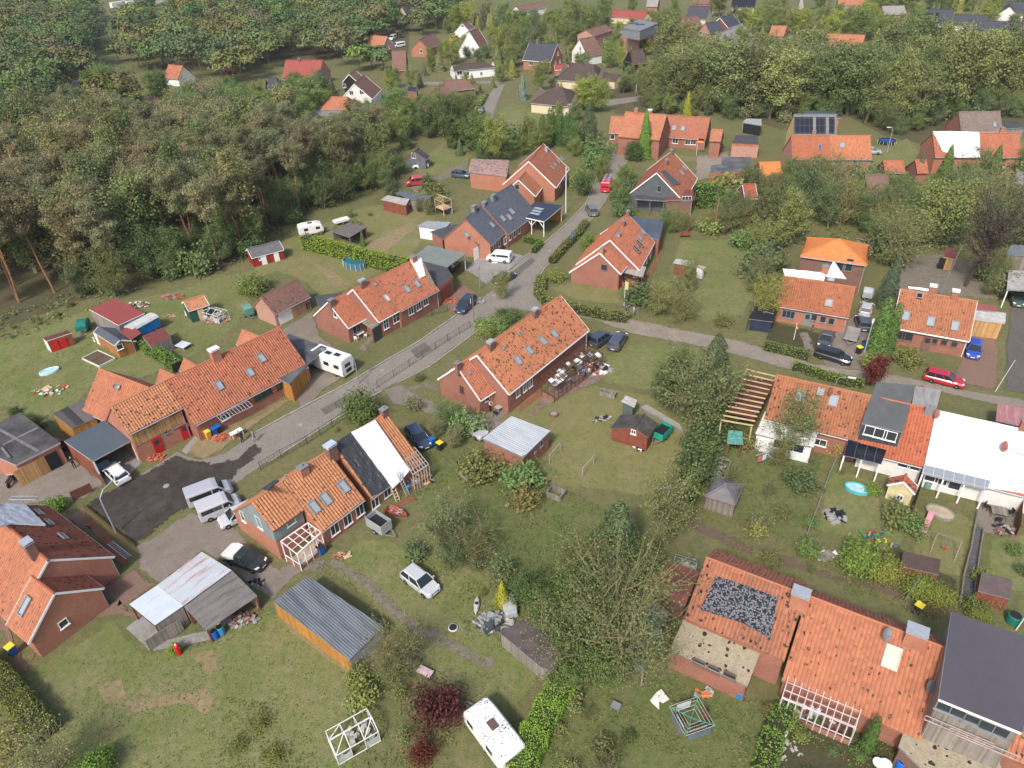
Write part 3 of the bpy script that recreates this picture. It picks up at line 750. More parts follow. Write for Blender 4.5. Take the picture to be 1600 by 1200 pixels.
def kerb(pxs):
 P=[G(p,0)for p in pxs];mb=MB(P[0])
 for a,b in zip(P,P[1:]):
  d=(b-a).normalized();n=Vector((-d.y,d.x,0))*.08;mb.hexa([a-n,b-n,b+n,a+n]+[v+Z*.09 for v in(a-n,b-n,b+n,a+n)])
 tag(mb.build('kerb',plain('kerb_stone',(.36,.34,.31),.9,var=.3)),kind='structure')
kerb([(400,675),(465,640),(545,598),(605,562),(655,533),(705,498),(738,474)]);kerb([(792,424),(818,402),(850,380),(885,350),(915,318),(930,285),(940,255)]);kerb([(622,598),(672,572),(722,535),(762,505),(800,485)]);kerb([(960,285),(945,315),(925,342),(900,368),(872,398),(850,420),(838,440),(842,462),(852,478)]);kerb([(420,722),(470,690),(540,645),(596,611)])
for p in((597,579),(772,462),(470,664),(858,392),(260,760)):
 q=G(p,0);mb=MB(q);mb.lathe(q+Z*.06,[(.34,0),(.34,.03),(.3,.035)],16);tag(mb.build('manhole_cover',plain('cast_iron',(.3,.29,.27),.7)),kind='structure')
for px in([(640,548),(664,534),(676,546),(652,561)],[(500,640),(540,618),(548,626),(508,650)],[(800,425),(830,402),(838,408),(808,433)]):gp('asphalt_patch',px,ground_mat('patched_asphalt',((.17,.15,.13),(.2,.175,.155),(.14,.13,.11),(.15,.13,.11))),jit=.05,feather=.15)
# ---- houses, near to far
BGE=NT('moss_grown_sheet_roof');_co=BGE.n('UVMap').outputs[0]
_n1=BGE.noise(2.2,5,_co,.7);_n2=BGE.noise(9,3,_co,.7);_n3=BGE.noise(.7,4,_co)
_c=BGE.mix(BGE.ramp(_n1,.35,.7),(.30,.25,.17),(.42,.37,.27));_c=BGE.mix(BGE.ramp(_n2,.45,.75,0,.8),_c,(.17,.14,.09))
_vo=BGE.n('TexVoronoi',feature='F1');_vo.inputs['Scale'].default_value=1.7;BGE.t.links.new(_co,_vo.inputs['Vector'])
_h=BGE.math('LESS_THAN',BGE.math('ADD',_vo.outputs[0],BGE.math('MULTIPLY',_n2,.35)),BGE.ramp(_n3,.42,.62,.16,.5))
_c=BGE.mix(_h,_c,(.04,.025,.018));BGE.col(_c);BGE.bump(_n2,.6,.04);BGE=BGE.out(.95)
T1=rooftile(RED,.05,.3);T2=rooftile(RED,.045,.35,key='b');T3=rooftile((0.456,0.2,0.099),.02,.25,key='c')
TH=rooftile((0.446,0.173,0.0855),.14,.2,key='h');TD=rooftile((0.296,0.0887,0.0495),.13,.4,key='d');T0=rooftile((0.424,0.166,0.09),.006,.35,key='0')  # the darkest red tile paints shade on slopes turned from the sun
TDR=rooftile((0.318,0.0943,0.054),.015,.35,key='dr');TN=rooftile((0.614,0.211,0.0675),0,.05,key='new')
SHR=rooftile((0.488,0.166,0.0765),.025,.25,key='e')
def hlabel(h):return h
# --- long farmhouse-like row beside the turning area
h=House('brick_house','long brick house with red pantile roof, timber-clad upper wall and two red doors','house',(310,640))
hA=h.sec((257,596),(438,511),'e2.6',(322,656),42,roof=T1,ribs=True,wb=5.2,trim=None)
B0=hA.L
a_=h.sec((172,636),(257,596),hA.hr+.02,(205,677),42,roof=rooftile((0.446,0.194,0.099),.08,.25,key='c2'),ribs=True,wb=5.2,dirfrom=hA,wall=BRO)
hA.chim((338,560),1.2,1.1,.8,BRO,WHT)
for p in((342,603),(390,582),(408,560)):hA.sky(p,.8,1.2)
for p in((247,688),(289,665)):a_.door('F',(p[0],p[1]+9),1.0,2.1,plain('red_door',(.5,.02,.02),.5,var=.05),glassy=True)
mb=MB(h.org);o_,n_,x_=a_.plane('F');L_=a_.L
for i in range(int((L_-.4)/.19)):
 u=.25+i*.19;q=a_.pt(u,a_.vf+.03,2.3+.06*math.sin(i*3.1));tp=a_.zfw-2.4
 mb.hexa([q-x_*.085-n_*.02,q+x_*.085-n_*.02,q+x_*.085+n_*.03,q-x_*.085+n_*.03]+[v+Z*tp for v in(q-x_*.085-n_*.02,q+x_*.085-n_*.02,q+x_*.085+n_*.03,q-x_*.085+n_*.03)])
mb.build('timber_cladding',WOODY,h.o)
for p,w_,hh in(((259,675),.5,.5),((278,663),1.6,.45),((291,663),.35,.4)):a_.win('F',p,w_,hh,GRM,0)
for p in((237,662),(271,645)):a_.win('F',p,1.1,.5,WOODR,0)
for p in((402,621),(411,616),(420,611),(436,603)):hA.win('F',p,.75,1.0,plain('dark_green_frame',(.03,.09,.06),.6),0)
hA.win('F',(352,651),1.2,.8,WHT,1)
mb=MB(h.org)
for i in range(11):
 p0,p1=G((338+i*4.9,650-i*2.35),2.5),G((346+i*4.9,658-i*2.35),2.2);mb.bar(p0,p1,.05)
mb.bar(G((338,650),2.5),G((387,626.5),2.5),.06);mb.bar(G((346,658),2.2),G((395,634.5),2.2),.06)
mb.build('canopy_frame',LGM,h.o)
c_=h.sec((155,576),(232,606),'e2.6',(127,641),45,roof=T0,ribs=True,dirfrom=None,wall=BRO)
c_.dish((185,612),.35)
d_=h.sec((250,577),(285,592),5.4,(241,596),48,roof=T0);e_=h.sec((287,560),(312,574),5.4,(279,577),48,roof=T0)
f_=h.sec((378,515),(408,527),5.8,(366,536),45,roof=T0)
g_=h.sec((415,521),(438,511),hA.hr-.03,(460,541),42,roof=rooftile(RED,.04,.3,key='g'),ribs=True,dirfrom=hA,wb=4.6)
for p in((434,560),(447,553)):g_.win('F',p,.8,.8,BRD,0)
Flat('flat_roof_extension','flat black felt roof and mossy lean-to joining the red-roofed house to the motorhome drive','garage',[(450,521),(511,543),(483,566),(452,600),(430,588)],2.9,plain('felt_with_pale_stains',(.10,.105,.11),.9,var=.6,sc=.5),{0:WOODR,3:WOODO,2:WOODO},th=.2,edge=GRM)
Flat('lean_to','honey-coloured timber lean-to with striped black and grey sheet roof between two roofs','shed',[(82,646),(130,624),(151,652),(112,669)],[2.9,2.9,2.5,2.5],boards('striped_sheets',(.10,.09,.085),.9,True,.7),{2:WOODO,3:WOODO,1:WOODO,0:WOODO},th=.12,inset=.15)
cp=Flat('carport','carport with flat slate-blue metal roof over the white hatchback drive','carport',[(100,689),(162,657),(206,687),(144,720)],3.0,plain('slate_blue_sheet',(.10,.125,.15),.5,.2,var=.12,sc=.3),{3:WOODR,0:WOODR},th=.2,inset=.2,posts=[1,2,3],edge=plain('white_rust_edge',(.4,.38,.36),.7))
gA=Flat('garage','brick garage with flat patchwork black felt roof and honey wooden gate, at left edge','garage',[(-60,690),(31,644),(94,691),(24,726)],3.0,plain('patched_black_felt',(.085,.08,.08),.9,var=.6,sc=.4),{2:BRO,3:BRO,0:BRO},th=.25,inset=.3,edge=LGM)
gA.door(2,(49,733),3.2,2.2,WOODY,'garage_door')
gA.door(2,(75,722),2.4,2.15,DRK,'bay_shade_panel')  # near-black panel painted as the shaded inside of the bay
mb=MB(gA.org)
for a,b in(((-20,660),(60,705)),((5,695),(60,668))):mb.bar(G(a,3.03),G(b,3.03),.35,.06)
for a,b in(((3,700),(16,716)),):mb.bar(G(a,3.1),G(b,3.1),.25,.15)
mb.build('felt_seam',plain('grey_felt_strip',(.17,.165,.16),.9,var=.3),gA.roof)
# --- lower left pair
h=House('brick_house','brick house with dark red torn roof slope and white sheet at left edge','house',(40,880))
l1=h.sec((12,822),(75,875),'e2.5',(180,871),40,roof=TD,roofb=T0,ribs=True,trim=WHT,extL=5,wall=BRO)  # right slope coloured darker as the side turned from the sun
l1.chim((50,862),1.1,.9,.7,BRD,LGM)
for p in((60,802),(76,818),(98,840)):l1.sky(p,1.3,.5)
l1.patch([(-14,800),(8,791),(38,792)],[(-12,830),(16,822),(70,824)],plain('white_sheet',(.72,.72,.72),.6,var=.04),'tarpaulin','small greyish-white sheet covering the top of the dark red roof at left edge','tarpaulin',amp=.05,off=.16)
h2=House('brick_house','brick gable house with smooth orange slope, small white window, beside light shed','house',(90,980))
l2=h2.sec((50,900),(85,927),'e2.4',(169,924),40,roof=TD,roofb=T0,ribs=True,trim=WHT,wall=BRO)  # same darker tile colour for the slope facing away from the sun
l2.sky((41,947),.8,1.7,side='b')
l2.win('R',(99,974),.8,.8,WHT,0)
h3=Flat('carport','open carport with wooden fence wall cut off by the left edge','carport',[(-30,905),(4,888),(26,922),(-10,944)],2.3,plain('rusty_felt',(.25,.12,.08),.9),{2:WOODR},posts=[0,1,2])
# --- tarped row house in the centre
h=House('brick_house','row house with grey-clad gable, orange tiles, conservatory and tarped half','house',(520,790))
m1=h.sec((441,752),(512,705),'e2.4',(505,829),40,roof=T3,ribs=True,wb=5.0,wall=BRO,trim=None,gut=True)
m1b=h.sec((392,785),(441,752),m1.hr+.02,(429,829),40,roof=rooftile((0.456,0.2,0.099),.01,.2,key='c3'),ribs=True,wb=5.0,wall=BRO,dirfrom=m1,gut=False)
mb=MB(h.org);s_=m1b;zc=2.6
mb.face([s_.pt(s_.u0-.05,-s_.vb,zc),s_.pt(s_.u0-.05,s_.vf+.05,zc),s_.pt(s_.u0-.05,s_.vf+.05,s_.zfw),s_.pt(s_.u0-.05,0,s_.hr-.22),s_.pt(s_.u0-.05,-s_.vb,max(zc,s_.hr-s_.vb*math.tan(s_.pb)-.2))])
mb.face([s_.pt(s_.u0-.05,s_.vf+.05,zc),s_.pt(s_.u1,s_.vf+.05,zc),s_.pt(s_.u1,s_.vf+.05,s_.zfw-.01),s_.pt(s_.u0-.05,s_.vf+.05,s_.zfw-.01)])
mb.build('grey_cladding',boards('grey_green_cladding',(.22,.26,.26),.3,True,.15),h.o)
m1b.win('F',(454,814),1.0,.9,WHT,0)
wf_=m1b.win('L',(379,806),.7,1.5,WHT,0);m1b.win('L',(405,816),.8,1.6,WHT,0)
for p in((490,793),(508,780),(536,761)):m1.sky(p,.85,1.35)
for p in((523,826),(543,812),(562,797)):m1.win('F',p,1.05,1.4,WHT,1)
m1.chim((475,740),.9,.9,.7,BRO,None);m1.chim((519,711),1.2,1.05,.75,BRD,plain('blue_white_cover',(.45,.5,.6),.4),flash=True);m1.vent((447,747))
pv=m1.patch([(398,746),(437,753)],[(392,762),(420,768)],PVC,'solar_array',side='b',parent=True,amp=.02)
m2=h.sec((521,699),(601,643),m1.hr-.1,(607,760),43,roof=T3,ribs=True,wb=5.0,wall=BRO,dirfrom=m1)
m2.chim((601,648),.8,.8,.6,BRD)
for p in((586,785),(605,768)):m2.win('F',p,1.0,1.35,WHT,1)
TARPW=NT('white_tarpaulin_cloth');TARPW.col((.74,.75,.77));TARPW=TARPW.out(.5)
TARPB=NT('black_polythene');TARPB.col((.045,.045,.05));TARPB.b.inputs['Specular IOR Level'].default_value=.5;TARPB=TARPB.out(.42)
m2.patch([(522,693),(546,677),(552,674)],[(580,776),(596,768),(612,756)],TARPB,'tarpaulin','crumpled black plastic sheet over the middle of the row house roof','tarpaulin',amp=.1,nu=60,nv=70,off=.14,fr=1.4)
m2.patch([(547,677),(565,668),(584,658)],[(612,764),(625,752),(638,736)],TARPW,'tarpaulin','smooth white tarpaulin strip beside the black plastic on the row house roof','tarpaulin',amp=.035,nu=24,nv=40,off=.3)
def conserv(h,top,bot,zt,zb,n,m,name='conservatory',glass=None,fl=None,cross=2,bt=.07):
 """lean-to frame: top/bot pixel pairs of the two long rails"""
 T=[G(p,zt)for p in top];B=[G(p,zb)for p in bot];o=empty(name,((B[0]+B[1])/2).xy.to_3d(),0)if not h else None
 par=h or o;org=par.location;mb=MB(org)
 mb.bar(T[0],T[1],.1);mb.bar(B[0],B[1],.12)
 for i in range(n+1):mb.bar(T[0].lerp(T[1],i/n),B[0].lerp(B[1],i/n),bt)
 for j in range(1,cross+1):mb.bar(T[0].lerp(B[0],j/(cross+1)),T[1].lerp(B[1],j/(cross+1)),.05)
 for i in range(n+1):
  q=B[0].lerp(B[1],i/n);mb.bar(q,Vector((q.x,q.y,0)),.08)
 for z in(.9,):mb.bar(Vector((B[0].x,B[0].y,z)),Vector((B[1].x,B[1].y,z)),.06)
 for k in(0,1):
  q=T[k];mb.bar(q,Vector((q.x,q.y,0)),.08);mb.bar(Vector((q.x,q.y,.9)),Vector((B[k].x,B[k].y,.9)),.06)
  mb.bar(T[k].lerp(B[k],.5),T[k].lerp(B[k],.5).xy.to_3d(),.06)
 f=mb.build(name+'_frame'if h else'frame',m,par)
 if fl:
  g=MB(org);q=[T[0],T[1],B[1],B[0]];g.face([Vector((p.x,p.y,.06))for p in q]);g.build('floor_slab',fl,par)
 mb=MB(org)
 for k in((B[0],B[1]),(T[0],B[0]),(T[1],B[1])):mb.hexa([Vector((k[0].x,k[0].y,.05)),Vector((k[1].x,k[1].y,.05)),Vector((k[1].x+.1,k[1].y+.1,.05)),Vector((k[0].x+.1,k[0].y+.1,.05)),Vector((k[0].x,k[0].y,.5)),Vector((k[1].x,k[1].y,.5)),Vector((k[1].x+.1,k[1].y+.1,.5)),Vector((k[0].x+.1,k[0].y+.1,.5))])
 mb.build('low_wall',BR,par)
 return par
conserv(h.o,[(439,846),(481,817)],[(464,866),(502,832)],2.75,2.3,4,WHT,'conservatory',fl=plain('pale_floor',(.45,.36,.28),.8),cross=2)
conserv(None,[(628,708),(648,699)],[(645,742),(670,726)],2.8,2.3,6,plain('bare_grey_timber',(.4,.33,.28),.9),'wrecked_extension',fl=plain('rubble_floor',(.26,.12,.08),.9,var=.7,sc=3),cross=4)
tag(C.objects['wrecked_extension'],'roofless brick extension with bare rafters at the right end of the tarped row house','ruin')
# --- middle left row
h=House('brick_house','stepped brick row house with orange tiles by the parked police van','house',(590,490))
s1=h.sec((512,472),(552,452),5.6,(549,510),40,roof=rooftile(RED,.03,.3,key='s1'),ribs=True,wb=4.2,wall=BR,trim=WHT)
s2=h.sec((551,452),(587,434),6.7,(594,502),40,roof=rooftile(RED,.05,.3,key='s2'),ribs=True,wb=4.6,dirfrom=s1,trim=WHT)
s3=h.sec((586,436),(646,404),6.8,(679,457),40,roof=rooftile(RED,.08,.3,key='s3'),ribs=True,wb=4.6,dirfrom=s1)
s1.chim((519,477),.9,.8,.6,BRD);s2.chim((567,448),.9,.9,.6,BRD,LGM);s3.chim((647,409),.9,.9,.7,BRO)
s2.sky((604,466),.8,1.3,glass=plain('pale_blind',(.6,.55,.45),.5));s3.sky((635,452),.8,1.3);s3.sky((651,444),.8,1.3);s2.sky((585,445),.5,.5)
s1.win('L',(524,491),.7,1.0,WHT,0);s1.win('F',(557,514),1.4,1.2,GRM,1)
s2.win('F',(603,506),1.0,1.6,WHT,1,cross=True);s2.win('F',(621,495),1.8,1.5,WHT,2,cross=True)
for p in((642,485),(654,478),(665,471)):s3.win('F',p,1.0,1.3,WHT,1)
Flat('porch','','',[(563,502),(575,495),(596,504),(581,514)],2.4,plain('mossy_felt',(.22,.2,.14),.9,var=.4),{2:GLS,1:BRD},th=.12,inset=.12,posts=[2,3],house=h,postm=BRD,roofname='porch_roof')
s3.patch([(640,406),(657,404)],[(655,436),(664,432)],TARPW,'tarpaulin','narrow white sheet by the chimney on the row house roof near the police van','tarpaulin',amp=.1,off=.15)
s3.patch([(655,411),(660,409)],[(672,447),(680,448)],plain('bare_battens',(.25,.17,.11),.9,var=.5,sc=4),'bare_roof_edge',parent=True,amp=.05)
gf=Flat('garage','flat-roofed garage with red tiled rim and brown door right of the stepped row house','garage',[(653,407),(698,417),(708,432),(682,452),(668,432)],3.0,BITU,{2:BR,3:BR},th=.5,inset=.15,edge=rooftile(RED,0,.3,key='rim'))
gf.door(2,(697,450),3.0,2.2,WOODR,'garage_door')
Flat('carport','carport with streaked grey corrugated roof between the orange and the slate-roofed rows','carport',[(645,402),(669,383),(729,396),(699,417)],3.1,pitched_sheet('corrugated_grey_green',(.22,.24,.22),.3,(.1,.11,.1),.6),None,posts=[0,1,2,3],th=.15)
hb=Flat('shed','','',[(492,463),(536,456),(530,478),(505,495)],2.6,BITU,{2:BR,3:BR},th=.2)
tag(hb.o,'black felt flat roof shed tucked behind the stepped row house','shed')
h=House('brick_garage','pale brick garage with brown mottled tile roof and white door','garage',(445,490))
q=h.sec((407,464),(464,437),'e2.2',(432,490),40,roof=rooftile((0.2,0.105,0.085),.12,.5,key='gb'),ribs=True,wall=BRP)
q.door('F',(449,506),2.4,2.0,WHT,name='garage_door');q.door('F',(463,501),.9,2.0,WOODY);q.win('F',(481,478),.9,1.1,plain('ochre_frame',(.35,.2,.05),.7),1,cross=True)
# --- slate roofed row
h=House('brick_house','brick row house with dark blue slate roof and skylights beside the white van','house',(760,370))
SLT=rooftile((0.085,0.095,0.12),0,.2,key='sl')
t1=h.sec((721,349),(738,341),5.6,(735,392),42,roof=SLT,ribs=True,wb=4.4,wall=BRO)
t2=h.sec((727,342),(751,322),6.9,(769,382),42,roof=SLT,ribs=True,wb=4.8,wall=BRO)
t3=h.sec((752,319),(800,288),7.3,(808,356),42,roof=SLT,ribs=True,wb=4.8,dirfrom=None,wall=BRO)
t1.sky((728,367),.7,1.2);t1.win('L',(713,380),.8,1.2,WOODR,0);t1.door('F',(744,400),1.2,2.1,WHT)
for s_,p in((t2,(768,352)),(t3,(785,342)),(t3,(799,331)),(t3,(795,340))):s_.sky(p,.8,1.2)
for p in((741,331),(757,325)):t2.chim(p,.9,1.0,.6,GRM,GRM)
t3.chim((771,314),.9,1.0,.6,GRM,GRM)
for p in((773,386),(780,380)):t2.win('F',p,.8,1.3,WHT,0)
for p in((789,376),(797,370),(804,365),(811,360)):t3.win('F',p,.8,1.2,WHT,0)
cpv=Flat('carport','white-posted carport with flat dark blue roof and solar panels beside the street','carport',[(809,337),(837,315),(880,321),(850,346)],3.1,plain('dark_blue_felt',(.035,.045,.075),.5,var=.15),{1:WOODO},posts=[0,2,3,(0,3,.5)],th=.22,edge=WHT,inset=.35)
mb=MB(cpv.org)
for c_ in((836,334),(839,330),(842,326)):
 p_=G(c_,3.25);mb.box(p_,1.9,.75,.06,math.atan2(cpv.P[3].y-cpv.P[0].y,cpv.P[3].x-cpv.P[0].x))
mb.build('solar_panel',plain('pale_solar_glass',(.32,.36,.4),.2,var=.1),cpv.roof)
mb=MB(cpv.org)
for i in(3,):
 a=cpv.I[3];b=cpv.I[0];d_=(b-a).normalized()
 for s_,q in((1,a),(-1,b),(1,a.lerp(b,.5)),(-1,a.lerp(b,.5))):mb.bar(Vector((q.x,q.y,1.7)),Vector((q.x,q.y,0))+d_*s_*1.0+Z*2.8,.1)
mb.build('brace',WHT,cpv.o)
# --- top middle red pair by the street
h=House('brick_house','light red roofed row house with white-lined gable beyond the slate-roofed row','house',(850,275))
u1=h.sec((810,281),(829,258),5.8,(857,279),42,roof=T0,ribs=False,wall=BRO,trim=WHT)
u2=h.sec((826,252),(859,225),'e2.9',(895,255),42,roof=T2,ribs=False,wall=BRO,trim=WHT,dirfrom=u1)
u1.sky((833,279),.8,1.2);u1.win('L',(808,292),.9,1.0,GRM,0)
for p in((863,262),(867,257),(872,252),(877,247)):u2.sky(p,.6,1.1)
for p in((874,287),(881,277),(888,267)):u2.win('F',p,.8,1.2,WHT,0)
u2.chim((854,236),.5,.9,.5,LGM,LGM)
# --- corner house beyond the junction
h=House('brick_house','brick gable house with orange roof, round hedge and covered porch at the junction','house',(960,420))
v1=h.sec((937,395),(953,377),5.9,(972,425),40,roof=rooftile(RED,.03,.3,key='v1'),ribs=True,wall=BR,trim=WHT,wb=5.0)
v2=h.sec((953,375),(980,334),7.0,(1003,415),42,roof=rooftile(RED,.05,.35,key='v2'),roofb=rooftile((0.382,0.122,0.063),.03,.4,key='v2b'),ribs=True,wall=BR,trim=WHT,wb=5.4)  # rear tile colour darkened to paint the shaded left slope
v1.chim((941,396),.9,.6,.5,BRO);v2.chim((974,352),.8,.7,.5,BRD);v2.chim((981,336),.7,.7,.5,BRD);v2.chim((966,369),.5,.7,.5,LGM)
for p in((1003,363),(998,372)):v2.sky(p,.8,1.2)
for p in((997,382),(992,391)):v2.sky(p,.8,1.5,open_=1,glass=DRK)
for p in((1007,411),(1011,405),(1016,397),(1021,388)):v2.win('F',p,.6,1.5,WHT,0)
v1.win('L',(944,418),1.0,1.0,BRD,0)
mb=MB(h.org)
for a,b,c in(((938,366),(956,354),4.6),):
 P_=[G(a,4.6),G(b,4.6),G((949,348),6.0),G((940,362),5.4)]
mb.bar(P_[0],P_[1],.12);mb.build('dormer_edge',WHT,v2.roof)
pv_=Flat('porch','','',[(979,414),(1010,417),(1004,433),(972,425)],2.5,pitched_sheet('weathered_sheet',(.42,.38,.34),.2,(.2,.15,.11),.6),None,posts=[1,2,3],th=.1,inset=.15,house=h,postm=WOODR,roofname='porch_roof')
mb=MB(h.org);a_,b_=pv_.I[2],pv_.I[1];mb.bar(a_.xy.to_3d()+Z*.4,b_.xy.to_3d()+Z*.4,.12,.8);c_=pv_.I[3];mb.bar(a_.xy.to_3d()+Z*.4,c_.xy.to_3d()+Z*.4,.12,.8);mb.build('porch_parapet',BR,h.o)
fb=Flat('garage','garage with flat blue-grey felt roof behind the junction house','garage',[(985,338),(1038,345),(1030,375),(1008,368)],3.0,plain('blue_grey_felt',(.085,.10,.135),.7,var=.25,sc=.5),{1:BR,2:BR,0:BR},th=.2)
# --- centre row house with hail-torn roof
h=House('brick_house','centre row house with roof riddled by missing tiles and wrecked pergola','house',(790,575))
w1=h.sec((714,573),(748,553),5.9,(752,625),42,roof=rooftile(RED,.03,.3,key='w1'),ribs=True,wall=BR,trim=WHT,wb=3.9)
w2=h.sec((745,555),(876,462),7.0,(920,516),40,roof=TH,ribs=True,wall=BR,trim=WHT,wb=4.6)
w1.chim((716,577),.9,.6,.5,BRD);w1.sky((732,583),.5,.5);w1.dish((759,585),.42,LGM)
w2.chim((767,545),.9,.8,.6,BRD,LGM);w2.chim((836,494),.9,.8,.6,BRD,LGM)
for p in((808,564),(826,548),(847,533),(865,522)):w2.sky(p,.8,1.25)
w2.sky((785,545),.5,.5);w2.sky((812,522),.5,.5,glass=plain('green_glass',(.05,.12,.08),.3))
w1.win('L',(722,609),.8,1.1,WOODR,0);w1.win('F',(761,623),.8,.7,WHT,0);w1.door('F',(770,629),.9,2.0,WOODY)
for p in((809,612),(820,604),(829,597)):w2.win('F',p,.8,1.4,WHT,1)
BWN=plain('dark_brown_beam',(.10,.045,.035),.8,var=.3)
pg=conserv(None,[(846,588),(918,534)],[(866,606),(942,553)],2.9,2.2,12,BWN,'wrecked_pergola',fl=None,cross=4)
tag(pg,'wrecked dark brown pergola frame with broken panes along the centre row house','pergola')
rn=random.Random(4)
T_,B_=[G((846,588),2.95),G((918,534),2.95)],[G((866,606),2.25),G((942,553),2.25)]
for k in range(22):
 u,v=rn.random(),rn.random()*.8;pp=T_[0].lerp(T_[1],u).lerp(B_[0].lerp(B_[1],u),v);q2=T_[0].lerp(T_[1],min(1,u+.07)).lerp(B_[0].lerp(B_[1],min(1,u+.07)),v)
 mb=MB(pg.location);dd=(q2-pp);ee=(B_[0]-T_[0]).normalized()*rn.uniform(.4,.9);o_=Z*rn.uniform(-1.2,.08);mb.face([pp+o_,q2+o_,q2+ee+o_,pp+ee+o_]);mb.build('broken_panel',rn.choice([WHT,WRN,BWN,LGM,WHT]),pg)
# --- grey flat roof garage in the centre
g_=Flat('garage','brick garage with pale grey metal flat roof in the centre garden','garage',[(754,685),(799,650),(860,673),(818,714)],2.6,pitched_sheet('pale_grey_deck',(.50,.52,.54),.3,(.25,.25,.27),.5,.5),{0:BR,1:BR,2:BR,3:BR},th=.22,inset=.25)
g_.win(2,(846,693),.6,.8,GRM,0);g_.win(2,(836,704),.4,.5,GRM,0)
# --- sheds lower left
Flat('garden_shed','open shed with rust-streaked white corrugated roof beside the paved yard','shed',[(315,862),(362,891),(287,946),(246,914)],2.5,pitched_sheet('rusty_white_sheet',(.52,.55,.58),.2,(.42,.12,.06),.9,.5,.5,.52,0),{0:WOODG,1:WOODG},th=.1,inset=.15,posts=[2,3],postm=WOODG)
Flat('lean_to','bluish white sheet canopy over the concrete terrace, lower part of the light shed','canopy',[(246,914),(287,946),(242,977),(202,944)],[2.4,2.4,2.1,2.1],pitched_sheet('bluish_white_sheet',(.58,.63,.70),.12,(.2,.2,.24),.5,.4,.5,.6),{1:WOODG},th=.08,inset=.15,posts=[2,3],postm=WOODR)
Flat('lean_to','lean-to with grey-brown streaked corrugated cement roof and stacked firewood','shed',[(363,892),(402,931),(322,985),(288,948)],[2.4,1.8,1.8,2.4],pitched_sheet('old_cement_sheet',(.20,.185,.17),.2,(.07,.06,.055),.6,.8,.6,.48,0),{0:WOODG},th=.1,inset=.15,posts=[1,2,3],postm=WOODR)
ls=Flat('garden_shed','long shed with ochre plank side and dark grey corrugated roof on the lawn','shed',[(427,940),(481,900),(599,979),(546,1031)],1.9,pitched_sheet('long_grey_sheet',(.17,.19,.205),.22,(.075,.08,.09),.75,.6,.35,.47,0),{3:WOODO,1:WOODO,2:plain('glass_fibre',(.35,.36,.34),.4)},th=.1,inset=.12)
# --- large torn house, bottom right
h=House('brick_house','large torn red pantile house with satellite dishes and roofless conservatory','house',(1300,1030))
TR1=rooftile((0.402,0.161,0.09),.08,.6,key='r1');TR2=rooftile((0.424,0.166,0.09),.018,.15,key='r2');TR3=rooftile((0.36,0.133,0.0765),.09,.5,key='r3')
x1=h.sec((1262,931),(1480,1014),'e2.4',(1367,1126),40,roof=TR2,roofb=rooftile((0.35,0.122,0.072),.07,.3,key='r4'),ribs=True,wb=3.4,wall=BR,gut=False)  # rear slope's darker tile colour paints its shade
x2=h.sec((1103,871),(1258,930),x1.hr-.1,(1069,966),34,roof=TR1,roofb=TR3,ribs=True,wb=3.2,wall=BR,dirfrom=x1,gut=False)  # rear slope again coloured darker for shade
x3=h.sec((1480,1014),(1640,1075),x1.hr,(1557,1176),40,roof=TR2,ribs=True,wb=3.4,wall=BR,dirfrom=x1,gut=False)
for a_,b_,c_,d_ in(((1120,901),(1166,916),(1158,973),(1094,953)),((1166,916),(1215,934),(1204,998),(1158,973))):
 x2.patch([a_,b_],[d_,c_],PVC,'solar_array',parent=True,amp=.01,off=.13,nu=6,nv=6)
x2.chim((1247,943),1.2,1.2,.9,BRO,LGM);x1.chim((1426,1003),1.2,1.3,.9,BRO,LGM)
x2.patch([(1226,932),(1236,936)],[(1222,958),(1230,962)],TR1,'repair_strip',parent=True,amp=.01)
x1.sky((1393,1027),1.1,1.7,glass=plain('cream_blind',(.75,.6,.38),.5));x1.dish((1380,1000),.55);x1.dish((1447,1081),.5)
bg_=Flat('x','','',[(1069,966),(1190,1014),(1168,1072),(1046,1015)],[3.0,3.0,2.2,2.2],BGE,{1:BR,2:BR,3:BR},th=.18,inset=.2,house=h,roofname='moss_grown_flat_roof')
for p in((1092,1032),(1115,1042),(1140,1052)):bg_.win(2,(p[0],p[1]+4),1.0,.7,BRD,0)
b2=Flat('x','','',[(1421,1118),(1557,1177),(1575,1230),(1500,1260),(1404,1166)],[2.6,2.6,2.2,2.2,2.2],BGE,{4:BRD,3:BRD},th=.18,inset=.2,house=h,roofname='moss_grown_flat_roof')
conserv(h.o,[(1237,1042),(1352,1087)],[(1222,1090),(1337,1137)],2.9,2.35,10,plain('pale_timber_frame',(.58,.52,.5),.8),'conservatory',fl=plain('cluttered_floor',(.17,.09,.08),.8,var=.9,sc=2.2),cross=3,bt=.055)
dr=Flat('x','','',[(1487,955),(1640,1008),(1597,1145),(1467,1092)],[7.9,7.9,7.3,7.3],plain('smooth_black_felt',(.085,.08,.095),.8,var=.1,sc=.2),{3:WOODG,2:WOODG,0:WOODG,1:WOODG},th=.25,inset=.25,edge=WHT,house=h,roofname='dormer_roof',z0=2.5)
for p in((1497,1113),(1541,1134)):dr.win(2,p,2.6,1.0,GRM,2)
mb=MB(h.org);o_,n_,x_=dr.wplane(2)
for p in((1500,1130),(1540,1150)):
 q=onplane(p,o_,n_)+n_*.5
 for k in(-.45,0):mb.bar(q-x_*2+Z*k,q+x_*2+Z*k,.06)
 for i in range(9):mb.bar(q-x_*(2-i*.5)-Z*.5,q-x_*(2-i*.5),.03)
mb.build('balcony_rail',plain('pinkish_rail',(.45,.36,.34),.6),h.o)
